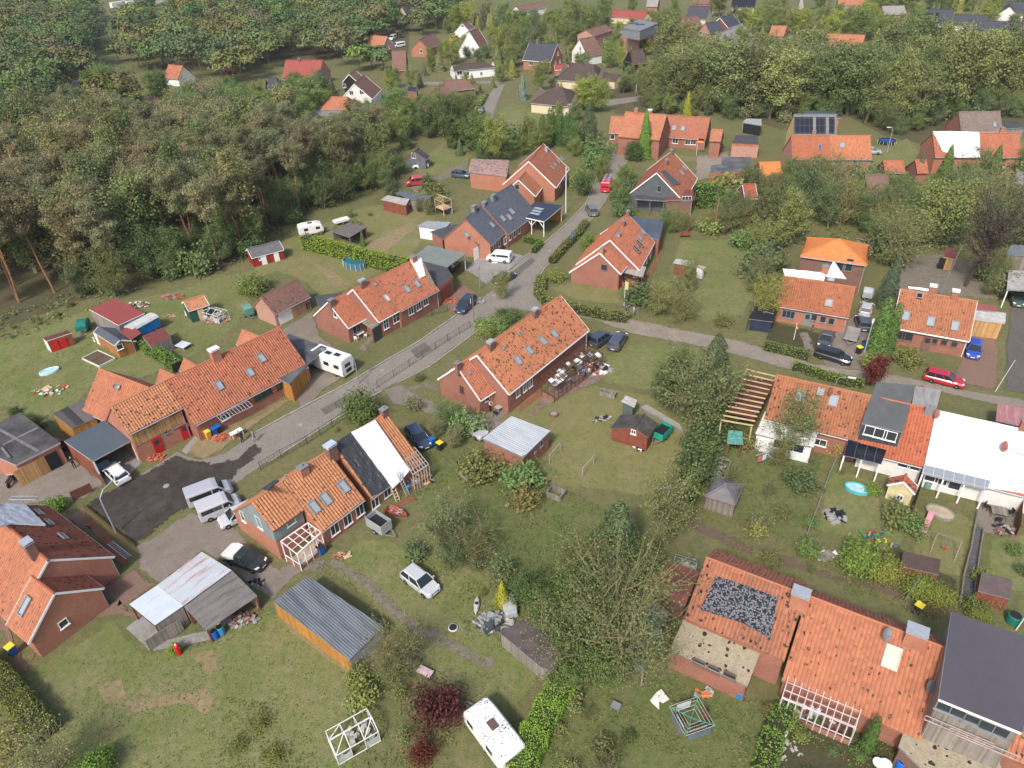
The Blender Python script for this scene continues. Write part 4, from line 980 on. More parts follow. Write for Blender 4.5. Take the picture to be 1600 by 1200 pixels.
Flat('lean_to','shed with smooth dark red felt roof partly under the bare tree','shed',[(1012,921),(1035,875),(1093,893),(1071,946)],2.2,plain('dark_red_felt',(.24,.085,.065),.9,var=.35,sc=.8),{2:BRD,3:BRD,0:BRD},th=.15)
gt=NT('mossy_green_sheet');gt.col(gt.mix(gt.ramp(gt.noise(1.1,5,gt.n('UVMap').outputs[0],.7),.4,.65),(.075,.12,.115),(.22,.26,.25)));gt=gt.out(.3)
Flat('canopy','translucent blue-green sheet canopy lying under the branches of the bare tree','canopy',[(1017,940),(1043,956),(1005,1051),(979,1035)],1.9,gt,{3:WOODG},th=.06,inset=.1,posts=[0,1,2,3],postm=WOODG)
Flat('garden_shed','dark weathered felt roof shed overgrown on the right, above the trimmed hedge','shed',[(780,988),(852,950),(892,985),(868,1050),(845,1042)],1.8,plain('weathered_felt',(.11,.085,.085),.9,var=.4,sc=.8),{0:WOODR,3:WOODG,4:WOODG},th=.12,inset=.2)
# --- right row with big white tarpaulin
h=House('brick_house','terrace with red tiles, dark box dormer and house-wide white tarpaulin','house',(1400,690))
y1=h.sec((1213,586),(1362,619),'e2.9',(1315,684),36,roof=rooftile((0.402,0.161,0.081),.07,.5,key='y1'),ribs=True,wall=BR,wb=4.2)
y2=h.sec((1362,619),(1463,642),y1.hr,(1440,730),36,roof=rooftile((0.446,0.133,0.0675),.004,.15,key='y2'),ribs=True,wall=WRN,wb=4.2,dirfrom=y1)
y3=h.sec((1463,642),(1660,686),y1.hr,(1500,750),34,roof=T2,wall=WRN,wb=4.2,dirfrom=y1)
for p in((1251,620),(1302,627)):y1.sky(p,.9,1.3)
y1.sky((1282,613),.7,.9);y1.dish((1294,620),.45,plain('rusty_dish',(.25,.1,.08),.7));y2.dish((1459,655),.5,plain('rusty_red_dish',(.35,.13,.1),.7))
y2.chim((1451,646),.8,.9,.6,GRM)
y3.chim((1598,672),1.2,.8,.6,BR)
y3.patch([(1463,641),(1530,656),(1660,684)],[(1444,728),(1540,762),(1625,776)],TARPW,'tarpaulin','huge bright white tarpaulin covering the whole roof at the right edge of the terrace','tarpaulin',amp=.06,nu=60,nv=30,off=.14,fr=.6)
y3.dish((1564,706),.55,plain('rusty_red_dish',(.35,.13,.1),.7))
mb=MB(h.org);mb.bar(onplane((1566,702),*y3.plane('f')[:2])+Z*.3,onplane((1600,716),*y3.plane('f')[:2])+Z*.3,.04);mb.build('aerial_cable',GRM,y3.roof)
Flat('x','','',[(1370,597),(1431,602),(1411,675),(1346,661)],[6.7,6.7,5.3,5.3],plain('dormer_slate',(.105,.11,.11),.85,var=.15,sc=.8),{2:plain('dark_slate_front',(.055,.065,.075),.8),1:GRM,3:GRM},th=.15,inset=.2,house=h,roofname='dormer_roof',z0=2.8)
fd_=y2
for p in((1361,671),(1376,675),(1391,679)):
 c=G(p,4.6);o_,n_,x_=y2.plane('F');window_on(h.o,c+n_*.25,x_,n_,1.25,1.2,WHT,0)
Flat('x','','',[(1195,643),(1281,667),(1271,699),(1180,678)],[2.8,2.8,2.3,2.3],plain('white_flat_sheet',(.62,.6,.56),.6,var=.2,sc=2),{2:WHT,1:BR},th=.15,inset=.2,house=h,roofname='flat_extension_roof').win(2,(1232,697),3.2,1.2,WHT,2)
y1.win('F',(1281,691),1.4,.9,WHT,1)
pc=Flat('terrace_canopy','dark solar glass canopy on white posts below the box dormer','canopy',[(1325,687),(1385,703),(1377,725),(1317,711)],[2.9,2.9,2.5,2.5],pv_mat(.95,5,'glass_canopy_panels'),None,posts=[0,1,2,3,(2,3,.5)],th=.08,inset=.15)
lc=Flat('terrace_canopy','pale grey glass canopy strip below the big white tarpaulin','canopy',[(1444,726),(1548,751),(1542,766),(1440,740)],[2.9,2.9,2.5,2.5],pv_mat(.9,.9,'pale_canopy_panels'),None,posts=[2,3,(2,3,.33),(2,3,.66)],th=.08,inset=.1)
_M['pale_canopy_panels'].node_tree.nodes['Principled BSDF'].inputs['Roughness'].default_value=.1
for nd in _M['pale_canopy_panels'].node_tree.nodes:
 if nd.type=='MIX':nd.inputs[6].default_value=(.25,.27,.3,1);nd.inputs[7].default_value=(.5,.5,.5,1)
for p in((1412,727),(1428,731)):y2.win('F',p,1.2,.6,WHT,0)
for p in((1456,748),(1472,753),(1490,760)):y3.win('F',(p[0],p[1]-2),1.3,1.1,WHT,0)
o=empty('rafter_frame',G((1165,630)),0,'bare pale rafters over dark red planking left of the terrace','pergola')
mb=MB(o.location)
for i in range(12):
 a,b=G((1166-i*3.6,577+i*7.2),3.4),G((1212-i*3.2,588+i*7.0),3.4);mb=MB(o.location);mb.bar(a,b,.09,.16);mb.build('rafter',WOODN,o)
mb=MB(o.location);P_=[G(p,3.1)for p in((1168,585),(1212,596),(1178,655),(1135,645))];mb.face(P_[::-1]);mb.build('plank_deck',boards('dark_red_planks',(.13,.05,.035),.3,False,.4),o)
for p in((1166,577),(1212,588),(1175,663),(1127,655)):
 a=G(p,3.3);mb=MB(o.location);mb.box((a.x,a.y,0),.14,.14,3.25);mb.build('post',WOODN,o)
Flat('shed','small shed with pale weathered plank roof at the roadside behind the box dormer','shed',[(1430,603),(1471,609),(1463,640),(1425,631)],3.0,pitched_sheet('pale_plank_roof',(.36,.34,.32),.2,(.18,.16,.15),.7),{0:WOODG,1:WOODG,3:WOODG},th=.1)
Flat('shed','shed with faded pink corrugated roof at the right edge behind the white tarpaulin','shed',[(1559,630),(1640,645),(1640,676),(1556,657)],2.7,pitched_sheet('faded_pink_roof',(.42,.17,.17),.2,(.45,.38,.38),.7),{0:WOODG,3:WOODG},th=.1)
# --- roadside pair upper right
h=House('brick_house','brick house with coarse red tiles and white ridge sheeting left of the boat trailer','house',(1270,490))
z1=h.sec((1224,432),(1337,449),'e2.5',(1207,477),36,roof=rooftile((0.392,0.144,0.072),.02,.3,key='z1'),ribs=True,wall=BRO,trim=None,wb=3.6)
z1.sky((1295,474),1.0,1.2,glass=plain('grey_blind',(.35,.32,.3),.6));z1.sky((1299,434),.9,1.3)
z1.patch([(1223,421),(1255,424),(1290,428)],[(1226,432),(1255,436),(1287,440)],TARPW,'tarpaulin','narrow white sheet along the ridge left of the brick chimney','tarpaulin',amp=.15,off=.15,nu=24,nv=8)
z1.patch([(1301,411),(1303,411)],[(1290,434),(1322,438)],TARPW,'tarpaulin','pointed white sheet wrapped over the roof peak near the hip roof','tarpaulin',amp=.1,off=.25,nu=14,nv=14)
z1.win('F',(1232,491),1.7,1.2,GRM,2);z1.door('F',(1259,508),1.0,2.1,GRM,glassy=True)
for p in((1272,496),(1286,499),(1299,502)):z1.win('F',p,.8,1.0,GRM,0)
z1.chim((1288,428),1.2,.9,.7,BRO)
h=House('brick_house','new cube house with bright orange hipped roof behind the white-sheeted one','house',(1300,430))
zz=h.sec((1309,374),(1312,374),6.9,(1320,410),26,roof=TN,roofb=TN,wall=BRD,wb=4.6,extL=4.6,extR=4.4,hl=4.6,hrr=4.4,dirfrom=z1)
for p in((1312,416),(1327,414)):zz.win('F',p,1.0,2.0,GRM,0)
h=House('brick_house','brick bungalow with three front skylights between thujas and blue car','house',(1450,520))
q1=h.sec((1407,452),(1527,471),'e2.6',(1507,532),36,roof=rooftile((0.424,0.173,0.09),.03,.3,key='q1'),ribs=True,wall=BR,trim=WHT,wb=3.8)
for p in((1415,494),(1454,503),(1492,510)):q1.sky(p,.9,1.4)
q1.sky((1436,464),.8,.8,open_=1,glass=DRK)
q1.chim((1455,458),1.0,.8,.6,BR,WHT);q1.chim((1490,466),1.0,.8,.6,BR,WHT)
for p in((1406,524),(1418,526)):q1.win('F',p,1.3,1.2,BRD,0)
q1.door('F',(1445,544),1.1,2.1,BRD,glassy=True)
for p in((1460,533),(1475,535),(1491,538)):q1.win('F',p,.75,.8,BRD,0)
q1.patch([(1418,449),(1450,453)],[(1419,452),(1452,457)],TARPW,'tarpaulin','small white sheet peeking over the ridge of the three-skylight bungalow','tarpaulin',amp=.1,off=.2,nu=10,nv=4)
Flat('carport','carport with long white flat roof and yellow plank wall right of the bungalow','carport',[(1520,482),(1572,489),(1571,503),(1517,496)],2.8,plain('white_flat_felt',(.5,.48,.45),.8,var=.3),{1:WOODY,2:WOODY},th=.35,posts=[0,3],inset=.3,edge=plain('grey_fascia',(.45,.44,.42),.7))
Flat('shed','flat dark red roofed shed against the right gable of the bungalow','shed',[(1524,474),(1558,478),(1556,487),(1522,483)],3.0,plain('dull_red_felt',(.3,.1,.09),.8),{1:BR,2:BR},th=.15)
Flat('carport','blue-walled carport with pale weathered roof at the right edge','carport',[(1576,422),(1640,425),(1640,456),(1573,452)],3.0,plain('pale_weathered_felt',(.38,.36,.34),.8,var=.25),{0:plain('blue_boards',(.04,.12,.3),.7)},posts=[0,3],th=.2)
Flat('shed','grey sheet roofed shed up behind the right-edge carport','shed',[(1580,382),(1640,385),(1640,402),(1572,398)],2.6,pitched_sheet('grey_sheet_b',(.2,.22,.24),.3),{2:WOODG,3:WOODG},th=.1)
# --- duplex, upper right
h=House('brick_house','tall duplex with pink left half and red brick right half','house',(1295,255))
k1=h.sec((1236,212),(1360,212),'e4.4',(1300,249),40,roof=rooftile((0.446,0.166,0.081),.006,.2,key='k1'),roofb=BROWN,wall=BRO,wb=5.5)
k1b=h.sec((1236,212),(1297,212),k1.hr+.02,(1265,249),40,roof=rooftile((0.36,0.122,0.063),.005,.3,key='k2'),wall=brick('pink_brick',(.55,.24,.19),(.48,.2,.16)),wb=5.5,dirfrom=k1)
k1.sky((1316,227),1.0,1.3);k1b.sky((1281,230),.6,1.1,glass=plain('blue_glass',(.02,.08,.35),.3));k1b.chim((1271,211),.8,.7,.5,BRO);k1.vent((1330,218));k1.vent((1266,219))
for p in((1253,252),(1306,252),(1314,252),(1337,252)):k1.win('F',p,.9,1.0,WHT,0)
for p in((1277,252),(1284,252),(1273,268),(1282,268)):k1b.win('F',p,.9,1.0,CRM,0)
k1.door('F',(1302,277),1.2,2.3,WHT,glassy=True)
for p in((1312,268),(1334,268)):k1.win('F',p,1.0,1.3,WHT,1)
h=House('solar_house','house with smashed solar panels on dark roof behind the duplex','house',(1280,205))
sp_=h.sec((1240,179),(1307,179),9.5,(1272,212),45,roof=GREYR,wall=plain('yellow_render',(.62,.45,.2),.9),wb=4.5)
for a_,b_ in((1241,1270),(1275,1290),(1295,1304)):sp_.patch([(a_,183),(b_,183)],[(a_,209),(b_,209)],PV,'solar_array',parent=True,amp=.005,off=.1,nu=2,nv=2)
Flat('flat_roof_house','flat roof block with solar panels just behind the smashed solar roof','house',[(1257,173),(1302,173),(1314,184),(1256,184)],9.0,PV,{1:BRO,2:BRO,0:BRO},th=.3,edge=GRM)
# --- tarped house right edge
h=House('brick_house','brick house with white tarpaulin over two thirds of its roof, upper right edge','house',(1530,255))
r1=h.sec((1457,208),(1592,208),'e3.5',(1560,246),38,roof=rooftile((0.382,0.133,0.072),.004,.25,key='rr'),wall=BRO,wb=4.6)
r1.patch([(1457,206),(1490,206),(1530,207)],[(1471,236),(1495,247),(1531,247)],TARPW,'tarpaulin','bright white tarpaulin on the house at the upper right edge','tarpaulin',amp=.2,off=.2,nu=24,nv=12)
r1.win('F',(1568,249),1.0,1.0,GRM,0);r1.win('F',(1564,266),1.4,1.4,WHT,1);r1.chim((1565,206),.8,.8,.6,BRO)
h=House('brick_house','house with weathered grey-brown tile roof behind the tarped one','house',(1530,210))
h.sec((1498,175),(1563,174),'e3.0',(1520,206),42,roof=rooftile((0.2,0.155,0.13),.01,.4,key='gb2'),wall=BR,wb=4.6).sky((1554,195),.7,1.2)
Flat('shed','dark felt shed roof right of the weathered grey-brown house','shed',[(1566,190),(1590,190),(1604,199),(1568,201)],3,BITU,{2:WOODG})
# --- terrace at the end of the street
h=House('brick_house','red brick terrace facing the end of the street behind a tall conifer','house',(1020,220))
e1=h.sec((955,182),(985,183),'e2.4',(953,208),42,roof=T0,wall=BR,wb=4);e2=h.sec((977,175),(1042,180),'e4.4',(1000,196),40,roof=T0,wall=BR,wb=5);e3=h.sec((1040,180),(1110,184),'e2.4',(1095,218),40,roof=rooftile((0.35,0.133,0.0765),.004,.3,key='e3'),wall=BR,wb=4.5)
for p in((1053,200),(1067,201)):e3.sky(p,.9,1.3)
for p in((1055,220),(1075,222),(1083,222)):e3.win('F',p,1.4,1.2,WHT,1)
for p in((984,198),(993,198),(1017,200),(1027,201),(1036,201)):e2.win('F',p,.9,1.0,WHT,0)
for p in((981,211),(992,212),(1025,215)):e2.win('F',p,1.0,1.2,WHT,0)
e1.win('F',(957,214),1.1,1.1,WHT,0);e2.chim((994,176),.9,.9,.7,BRO);e2.chim((1015,179),.9,1.0,.8,BR,WHT);e3.chim((1037,184),.6,.8,.6,LGM)
for k,(p0,p1,hh,e_)in enumerate([((1112,202),(1130,203),'e2.2',(1115,214))]):h.sec(p0,p1,hh,e_,30,roof=T0,wall=BR,wb=3)
g_=Flat('garage','flat-roofed brick garage with black felt right of the street-end terrace','garage',[(1150,211),(1184,212),(1186,226),(1144,224)],3.0,BITU,{2:BRP,1:BRP,3:BRP},th=.5,inset=.1,edge=T0)
# --- clad gable house right of street
h=House('brick_house','house with dark grey clad gable, red tiles and open car bay right of the street','house',(1040,290))
c1=h.sec((1026,270),(1050,236),'e2.5',(1082,292),42,roof=T2,roofb=TDR,wall=plain('dark_grey_cladding',(.10,.11,.12),.8),wb=4.8,trim=WHT)
c1.win('L',(1030,295),.8,1.2,GRM,0);c1.chim((1041,256),.8,.8,.6,BRD);c1.chim((1049,240),.8,.8,.6,BRD)
for p in((1069,262),(1065,270)):c1.sky(p,.8,1.4)
c1.patch([(1032,268),(1038,266)],[(1051,290),(1062,288)],plain('dark_grey_sheet',(.10,.10,.11),.7),'dormer_sheet',parent=True,amp=.02,off=.15)
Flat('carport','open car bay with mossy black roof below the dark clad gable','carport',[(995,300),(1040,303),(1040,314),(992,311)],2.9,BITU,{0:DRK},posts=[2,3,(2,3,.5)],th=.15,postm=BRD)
f1=Flat('extension','dark red roofed extension with white window right of the open car bay','house',[(1042,297),(1084,296),(1083,312),(1040,313)],3.2,plain('dark_red_sheet',(.2,.06,.05),.8),{2:BRD,1:WHT,3:BRD},th=.2);f1.win(2,(1073,310),1.8,.9,WHT,2)
f2=Flat('brick_bungalow','flat-roofed brick bungalow with red tiled rim and stained felt','house',[(1128,246),(1174,245),(1173,262),(1170,266),(1109,271),(1111,258),(1127,257)],3.3,plain('stained_felt',(.12,.125,.13),.9,var=.5,sc=.4),{4:BRP,5:BR,3:BR},th=.6,inset=.15,edge=T0)
f2.win(4,(1143,278),.8,1.2,WHT,0)
h=House('brick_shed','small brick shed with bright orange-red roof left of the pink duplex','shed',(1203,270));h.sec((1186,254),(1219,253),4.2,(1200,274),30,roof=TN,wall=BR,wb=3)
h=House('garden_house','dark red gabled garden house near the flat-roofed bungalow','shed',(1165,300));h.sec((1160,288),(1180,287),'e1.9',(1165,300),38,roof=TDR,wall=BRD,wb=2.5,trim=WHT)
h=House('brick_shed','orange tiled shed right of the duplex behind conifers','shed',(1395,262));h.sec((1380,251),(1412,251),4.4,(1390,270),34,roof=T2,wall=BR,wb=3)
h=House('brick_shed','old shed with brown tiled roof below the duplex','shed',(1370,285));h.sec((1352,273),(1388,273),'e2.2',(1370,284),34,roof=rooftile((0.2,0.12,0.09),.02,.5,key='old'),wall=BR,wb=2.6)
h=House('brick_shed','orange tiled shed tucked behind the tall conifer, centre upper right','shed',(1440,258));h.sec((1430,250),(1448,250),'e2.2',(1440,262),34,roof=T2,wall=BR,wb=2.6)
h=House('brick_shed','dark red shed at far right edge below the tarped house','shed',(1595,282));h.sec((1590,268),(1612,272),'e2',(1592,284),38,roof=GREYR,wall=BRD,wb=2)
# ---- far village
def fh(label,r1,r2,hr,ev,pitch,roof,wall,wins=(),name='house',chim=(),trim=None,wb=None,exts=None,**k):
 h=House(name,label,'house',((r1[0]+r2[0])/2,(r1[1]+r2[1])/2+20))
 s=h.sec(r1,r2,hr,ev,pitch,roof=roof,wall=wall,trim=trim,wb=wb,gut=True,**k)
 for w_ in wins:s.win(w_[0],(w_[1],w_[2]),w_[3]if len(w_)>3 else 1.2,1.2,w_[4]if len(w_)>4 else WHT,1)
 for c in chim:s.chim(c,.9,.8,.6,BRD)
 for e in(exts or[]):
  h.sec(e[0],e[1],e[2],e[3],e[4],roof=e[5]if len(e)>5 else roof,wall=e[6]if len(e)>6 else wall,trim=trim,gut=False)
 return s
RSH=rooftile((.30,.075,.06),0,.15,key='rsh');BR2=rooftile((.20,.11,.085),0,.35,key='br2');DSL=rooftile((.06,.065,.08),0,.2,key='dsl');MGR=rooftile((.3,.28,.26),0,.4,key='mgr')
fh('house with smooth dark red roof and front gable at the wood edge',(446,94),(504,94),'e2.8',(470,121),42,RSH,BRP,chim=[(468,96)],wb=5,exts=[((485,104),(484,96),'e2.6',(500,122),42)])
s=fh('small brick house with blue-black roof and two white windows',(414,122),(438,121),'e3.4',(424,139),48,DSL,BRO,[('F',413,143),('F',428,143),('F',418,156,2.2)],wb=4,hl=1.2,hrr=1.2)
fh('white gabled house with dark grey roof beside the orange hip roof',(553,131),(569,117),'e2.8',(590,146),42,BR2,WRN,[('L',549,145),('L',565,144)],trim=WHT)
fh('dark boarded gable house just behind the white gabled one',(545,116),(556,110),'e3',(560,128),42,BR2,DRK,[('L',538,134)],trim=WHT)
fh('orange-red hip roofed bungalow in front of the white gabled house',(508,151),(553,152),'e2.4',(530,172),34,T0,BRO,wb=5,hl=2,hrr=2,exts=[((560,170),(604,173),'e2.3',(580,182),25)])
fh('long grey roofed building half hidden by the pine tops',(488,173),(536,172),'e2.4',(515,189),34,GREYR,WRN,wb=5)
fh('cream gable house with dark roof high in the top centre woods',(627,9),(641,7),'e3.4',(636,24),45,DSL,CRM,[('R',644,20,.8)],wb=4)
fh('brick house with purple-brown roof behind small dark conifers',(655,62),(677,52),'e2.8',(676,74),42,BR2,BRO,[('L',658,80)],wb=4)
fh('brick house with faded red roof beside the parked white vans',(580,55),(605,57),'e2.8',(592,76),45,T0,BRP,[('R',608,74,.8)],wb=4,trim=WHT)
fh('steep brown roofed house below the white vans',(612,80),(634,79),'e2.4',(628,110),45,BR2,BRD,[('F',614,121)],wb=4)
fh('white bungalow with low dark hipped roof at the side street',(731,99),(753,97),'e2.8',(742,108),25,DKBR,WHT,[('F',718,114,1.8),('F',729,115,1.8),('F',752,115,.8)],wb=5,extL=5.5,extR=4,hl=4,hrr=3.5,chim=[(742,96)])
fh('brown hip roofed bungalow by the side street bend',(697,126),(728,123),'e2.6',(715,141),30,BR2,BRD,wb=5,hl=2,hrr=2.5,extL=2,extR=2,exts=[((683,136),(694,133),'e2.2',(700,150),30)])
fh('white A-frame gable house with orange car bay',(733,50),(747,44),'e1.8',(745,68),55,BR2,WHT,wb=3.6,trim=WHT)
fh('dark roofed house with white gable boards behind the conifers',(722,37),(732,33),'e2.8',(735,46),42,BR2,WHT,[('L',723,40)],wb=4,trim=WHT)
fh('small orange roofed house left by the wood edge meadow',(263,101),(286,103),'e2.4',(250,121),45,T2,WHT,[('L',241,122,.8)],wb=4,name='cottage')
fh('white gabled house with taupe roof surrounded by trees, upper left',(308,128),(327,146),'e2.8',(298,147),45,BR2,WHT,[('R',322,158,.8)],wb=4.5)
fh('low brown roofed house hidden behind the pine canopy',(228,149),(262,161),'e2.4',(240,166),32,BR2,BRD,wb=4)
fh('brick house with dark blue-black roof, white dormer and red-roofed porch',(827,66),(871,69),'e3',(842,96),45,DSL,BRO,[('F',830,99,1.6),('F',847,100,1.4),('R',868,99,.8),('R',875,96,.8),('R',872,84,.8)],wb=4.6,chim=[(840,67)],trim=WHT,exts=[((866,102),(888,101),'e2.2',(880,109),22,RSH)])
fh('white gable house with dark brown roof in front of the brick block',(905,61),(929,57),'e3',(930,86),46,BR2,WHT,[('L',907,76,1),('L',908,87,1)],wb=4.4)
fh('large brown hip roofed bungalow with ribbon windows',(895,99),(928,101),'e2.4',(915,128),32,DKBR,CRM,[('F',940,132),('F',925,137)],wb=6,hl=3,hrr=3,extL=3,extR=3,exts=[((930,112),(968,117),'e2.4',(955,126),26)])
fh('cream square bungalow with purplish brown pyramid roof',(866,136),(878,137),'e2.6',(872,165),30,DKBR,CRM,[('F',866,168,1.6),('F',890,166,1)],wb=5,hl=4.5,hrr=4.5,extL=4.6,extR=4.8,chim=[(871,136)])
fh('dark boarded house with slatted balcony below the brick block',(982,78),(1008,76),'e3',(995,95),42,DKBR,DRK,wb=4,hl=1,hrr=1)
fh('long brick building with flat-pitched brown roof',(915,47),(946,38),'e4.5',(928,56),25,BR2,BRP,[('F',944,62),('R',950,52)],wb=4)
fh('dark red roofed house behind the brick block',(958,15),(1012,18),'e2.6',(985,28),35,RSH,CRM,wb=5,exts=[((995,18),(1012,20),'e2.6',(1005,28),35)])
fh('brick house with brown roof and arched window at the top edge',(1012,-4),(1030,-4),'e4',(1020,8),40,MGR,BRO,[('F',1014,12,1)],wb=4)
fh('house with dark roof and solar panels, light gable',(1078,9),(1110,10),'e3',(1094,30),42,DSL,CRM,[('R',1113,20,.9)],wb=5,exts=[((1085,-6),(1112,-5),'e3.5',(1100,3),40,BR2,BRO)])
fh('white house with solar roof and red awning at the top edge',(1145,-6),(1182,-6),'e3.6',(1160,12),38,PV,CRM,[('F',1148,17,1.6),('F',1160,17,1.6)],wb=5)
fh('dark timber-gabled house right of the solar-roofed pair',(1125,28),(1145,22),'e2.8',(1148,32),40,DSL,WOODR,wb=4,trim=WHT)
fh('pinkish brick villa with conservatory and grey roof',(1068,28),(1090,25),'e3',(1088,42),42,BR2,BRP,[('L',1058,48),('L',1066,49)],wb=4)
fh('sunlit brick villa with dark solar roof and white awning',(1102,36),(1124,33),'e3',(1128,48),42,DSL,BRP,[('L',1095,52),('L',1104,53)],wb=4)
fh('big brick farmhouse with pale weathered roof at the wood edge',(1114,57),(1160,37),'e3.2',(1134,75),38,MGR,BRO,[('L',1115,66,1),('L',1097,76,1),('L',1112,77,1)],wb=7)
fh('long white building with brown roof behind trees, top centre',(806,10),(850,3),'e3',(835,14),30,BR2,WRN,[('F',830,18,2)],wb=4)
fh('orange brick bungalow with grey roof in the upper right',(1378,10),(1413,9),'e3',(1395,14),28,MGR,BRP,[('F',1378,17,1.6),('F',1394,18,1.8)],wb=5)
s=fh('dark roofed complex with big solar panels, left part',(1452,14),(1492,15),'e3.4',(1470,38),42,DSL,WHT,[('F',1457,40,1.6)],wb=5,exts=[((1420,34),(1445,36),'e2.8',(1430,50),40),((1492,22),(1545,24),'e3',(1515,40),40),((1512,32),(1597,34),'e3',(1550,60),40,DSL,BRO)])
s.patch([(1443,20),(1468,20)],[(1440,34),(1464,34)],PV,'solar_array',parent=True,amp=.005,off=.12,nu=2,nv=2)
fh('brick farm roof showing among the treetops, upper right',(1292,53),(1352,55),'e2.6',(1325,68),38,T0,WRN,[('F',1333,70,1.6)],wb=5)
fh('white house with grey hip roof left of the dark conifer, upper right',(1248,-2),(1258,-2),'e3',(1252,14),38,MGR,BRP,[('F',1242,20,1.2)],wb=4,hl=1,hrr=1)
fh('brick bungalow with faded roofs at the top edge',(1310,-4),(1352,-4),'e2.8',(1330,8),34,T0,BRP,[('F',1318,10),('F',1350,9)],wb=5)
fh('house with dark roof and white gable in the top right corner',(1570,2),(1610,4),'e3',(1580,22),40,DSL,WRN,[('F',1563,26),('F',1570,26),('F',1577,26)],wb=5,exts=[((1578,10),(1577,5),'e2.8',(1590,17),40)])
fh('brown roofed house showing at the edge of the right wood',(1206,40),(1230,41),'e2.6',(1218,56),38,T0,BRO,wb=5)
fh('pale farm building at the top edge beyond the truck trailers',(238,0),(268,-2),'e2.6',(252,5),30,MGR,BRP,wb=4)
fh('grey roofed hut deep in the left wood',(112,126),(138,124),'e2.2',(124,137),30,DSL,BRD,wb=3)
fh('dark gabled garage with a white and a red car bay at the forest edge',(648,237),(654,231),'e2.2',(664,252),35,BITU,plain('dark_gable',(.14,.15,.16),.8),[('L',646,243,.9)],wb=4,name='garage')
Flat('apartment_block','brick apartment block with grey set-back top storey and solar roof','apartment block',[(965,51),(996,39),(1031,44),(999,58)],6.2,GRM,{0:BRP,1:BRP,2:BRP,3:BRP},th=.3,inset=.2)
_a=Flat('x','','',[(973,43),(998,30),(1029,36),(1000,48)],9.4,plain('grey_deck',(.2,.21,.22),.8),{0:GRM,1:GRM,2:GRM,3:GRM},th=.3,inset=.3,house=type('q',(),{'o':C.objects['apartment_block']})(),roofname='top_storey_roof',z0=6.2)
mb=MB(_a.org)
for p in((990,36),(1000,38)):q=G(p,9.5);mb.box(q,3.2,2,.1,.2)
mb.build('solar_panel',PV,_a.roof)
Flat('garage','small garage with solar panels near the side street bend','garage',[(636,142),(638,136),(653,136),(651,144)],2.6,PV,{0:BR,3:BR,2:BR},th=.2)
Flat('garden_house','white-gabled garden shed in the clearing right of the street-end terrace','shed',[(1160,191),(1166,185),(1190,186),(1190,196)],2.6,plain('pale_grey_sheet',(.33,.35,.33),.7),{0:WHT,3:DRK,2:DRK},th=.2)
def gh(label,r1,r2,hr,ev,pitch,roof,wall,name='garden_shed',trim=WHT,wb=None,door=None,win=None,dm=None,**k):
 h=House(name,label,'shed',((r1[0]+r2[0])/2,(r1[1]+r2[1])/2+12));s=h.sec(r1,r2,hr,ev,pitch,roof=roof,wall=wall,trim=trim,wb=wb,gut=False,over=.18,th=.1,ridgecap=True,**k)
 for d in(door or[]):s.door(d[0],(d[1],d[2]),.9,1.8,dm or WHT)
 for w_ in(win or[]):s.win(w_[0],(w_[1],w_[2]),.6,.6,WHT,1)
 return s
REDB=boards('red_boards',(.30,.03,.025),.12)
gh('red and white garden house with grey felt roof by the forest edge',(386,389),(436,376),'e1.8',(415,398),30,plain('grey_felt',(.13,.13,.135),.9),REDB,door=[('F',414,412),('F',432,400)],win=[('F',407,404)],wb=1.6)
gh('green shed with orange tiled roof and white corner boards',(286,471),(318,461),'e2.1',(303,484),30,T3,boards('dark_green_boards',(.03,.09,.08)),door=[('F',315,492)],dm=WOODN,win=[('L',290,489)],wb=1.5)
s=gh('new timber garden cabin with grey standing-seam roof',(154,510),(187,531),'e2.2',(143,517),30,plain('standing_seam',(.11,.12,.14),.5,.2),boards('warm_boards',(.38,.17,.06)),door=[('F',157,541)],win=[('F',147,530)],wb=2.0)
s.win('R',(187,542),.9,.8,WHT,0)
Flat('garden_shed','big shed with flat dark red felt roof and grey plank walls','shed',[(139,483),(179,466),(226,489),(185,508)],2.6,plain('crimson_felt',(.27,.065,.06),.8,var=.12),{3:WOODG,0:WOODG,2:WOODG},th=.12,inset=.12,edge=WHT)
_rs=Flat('garden_shed','small low shed with two bright red doors and white trim','shed',[(66,528),(106,516),(112,520),(72,533)],1.9,BRD and plain('brown_felt',(.12,.05,.04),.9),{2:WOODR,3:WHT},th=.08,inset=.1,edge=WHT)
for px in((85,537),(97,531)):_rs.door(2,px,.9,1.5,plain('red_door',(.5,.02,.02),.5,var=.05))
Flat('garden_shed','shed with maroon flat roof and two roof windows next to the blue-walled trailer','shed',[(222,525),(255,511),(267,527),(236,541)],2.0,plain('maroon_felt',(.17,.05,.045),.8),{2:WOODG,1:WOODG,3:WOODG},th=.1,inset=.1)
Flat('canopy','small flat dark red canopy between timber cabin and maroon shed','canopy',[(186,518),(205,508),(221,520),(205,531)],2.2,plain('dull_crimson',(.25,.06,.055),.8),None,posts=[0,1,2,3],th=.06,postm=WOODG)
Flat('garden_shed','open shed with brown-grey felt roof beside the parked caravan','shed',[(516,361),(546,348),(574,354),(546,371)],2.2,plain('brown_grey_felt',(.15,.13,.12),.9),{0:WOODG,1:WOODR},posts=[2,3],th=.1,postm=WOODG)
Flat('garden_shed','pink shed with pale warped roof left of the climbing frame','shed',[(595,312),(605,305),(640,311),(634,321)],2.2,plain('warped_pale_sheet',(.42,.38,.34),.8,var=.3),{2:plain('pink_boards',(.5,.14,.17),.8),3:WOODR},th=.08)
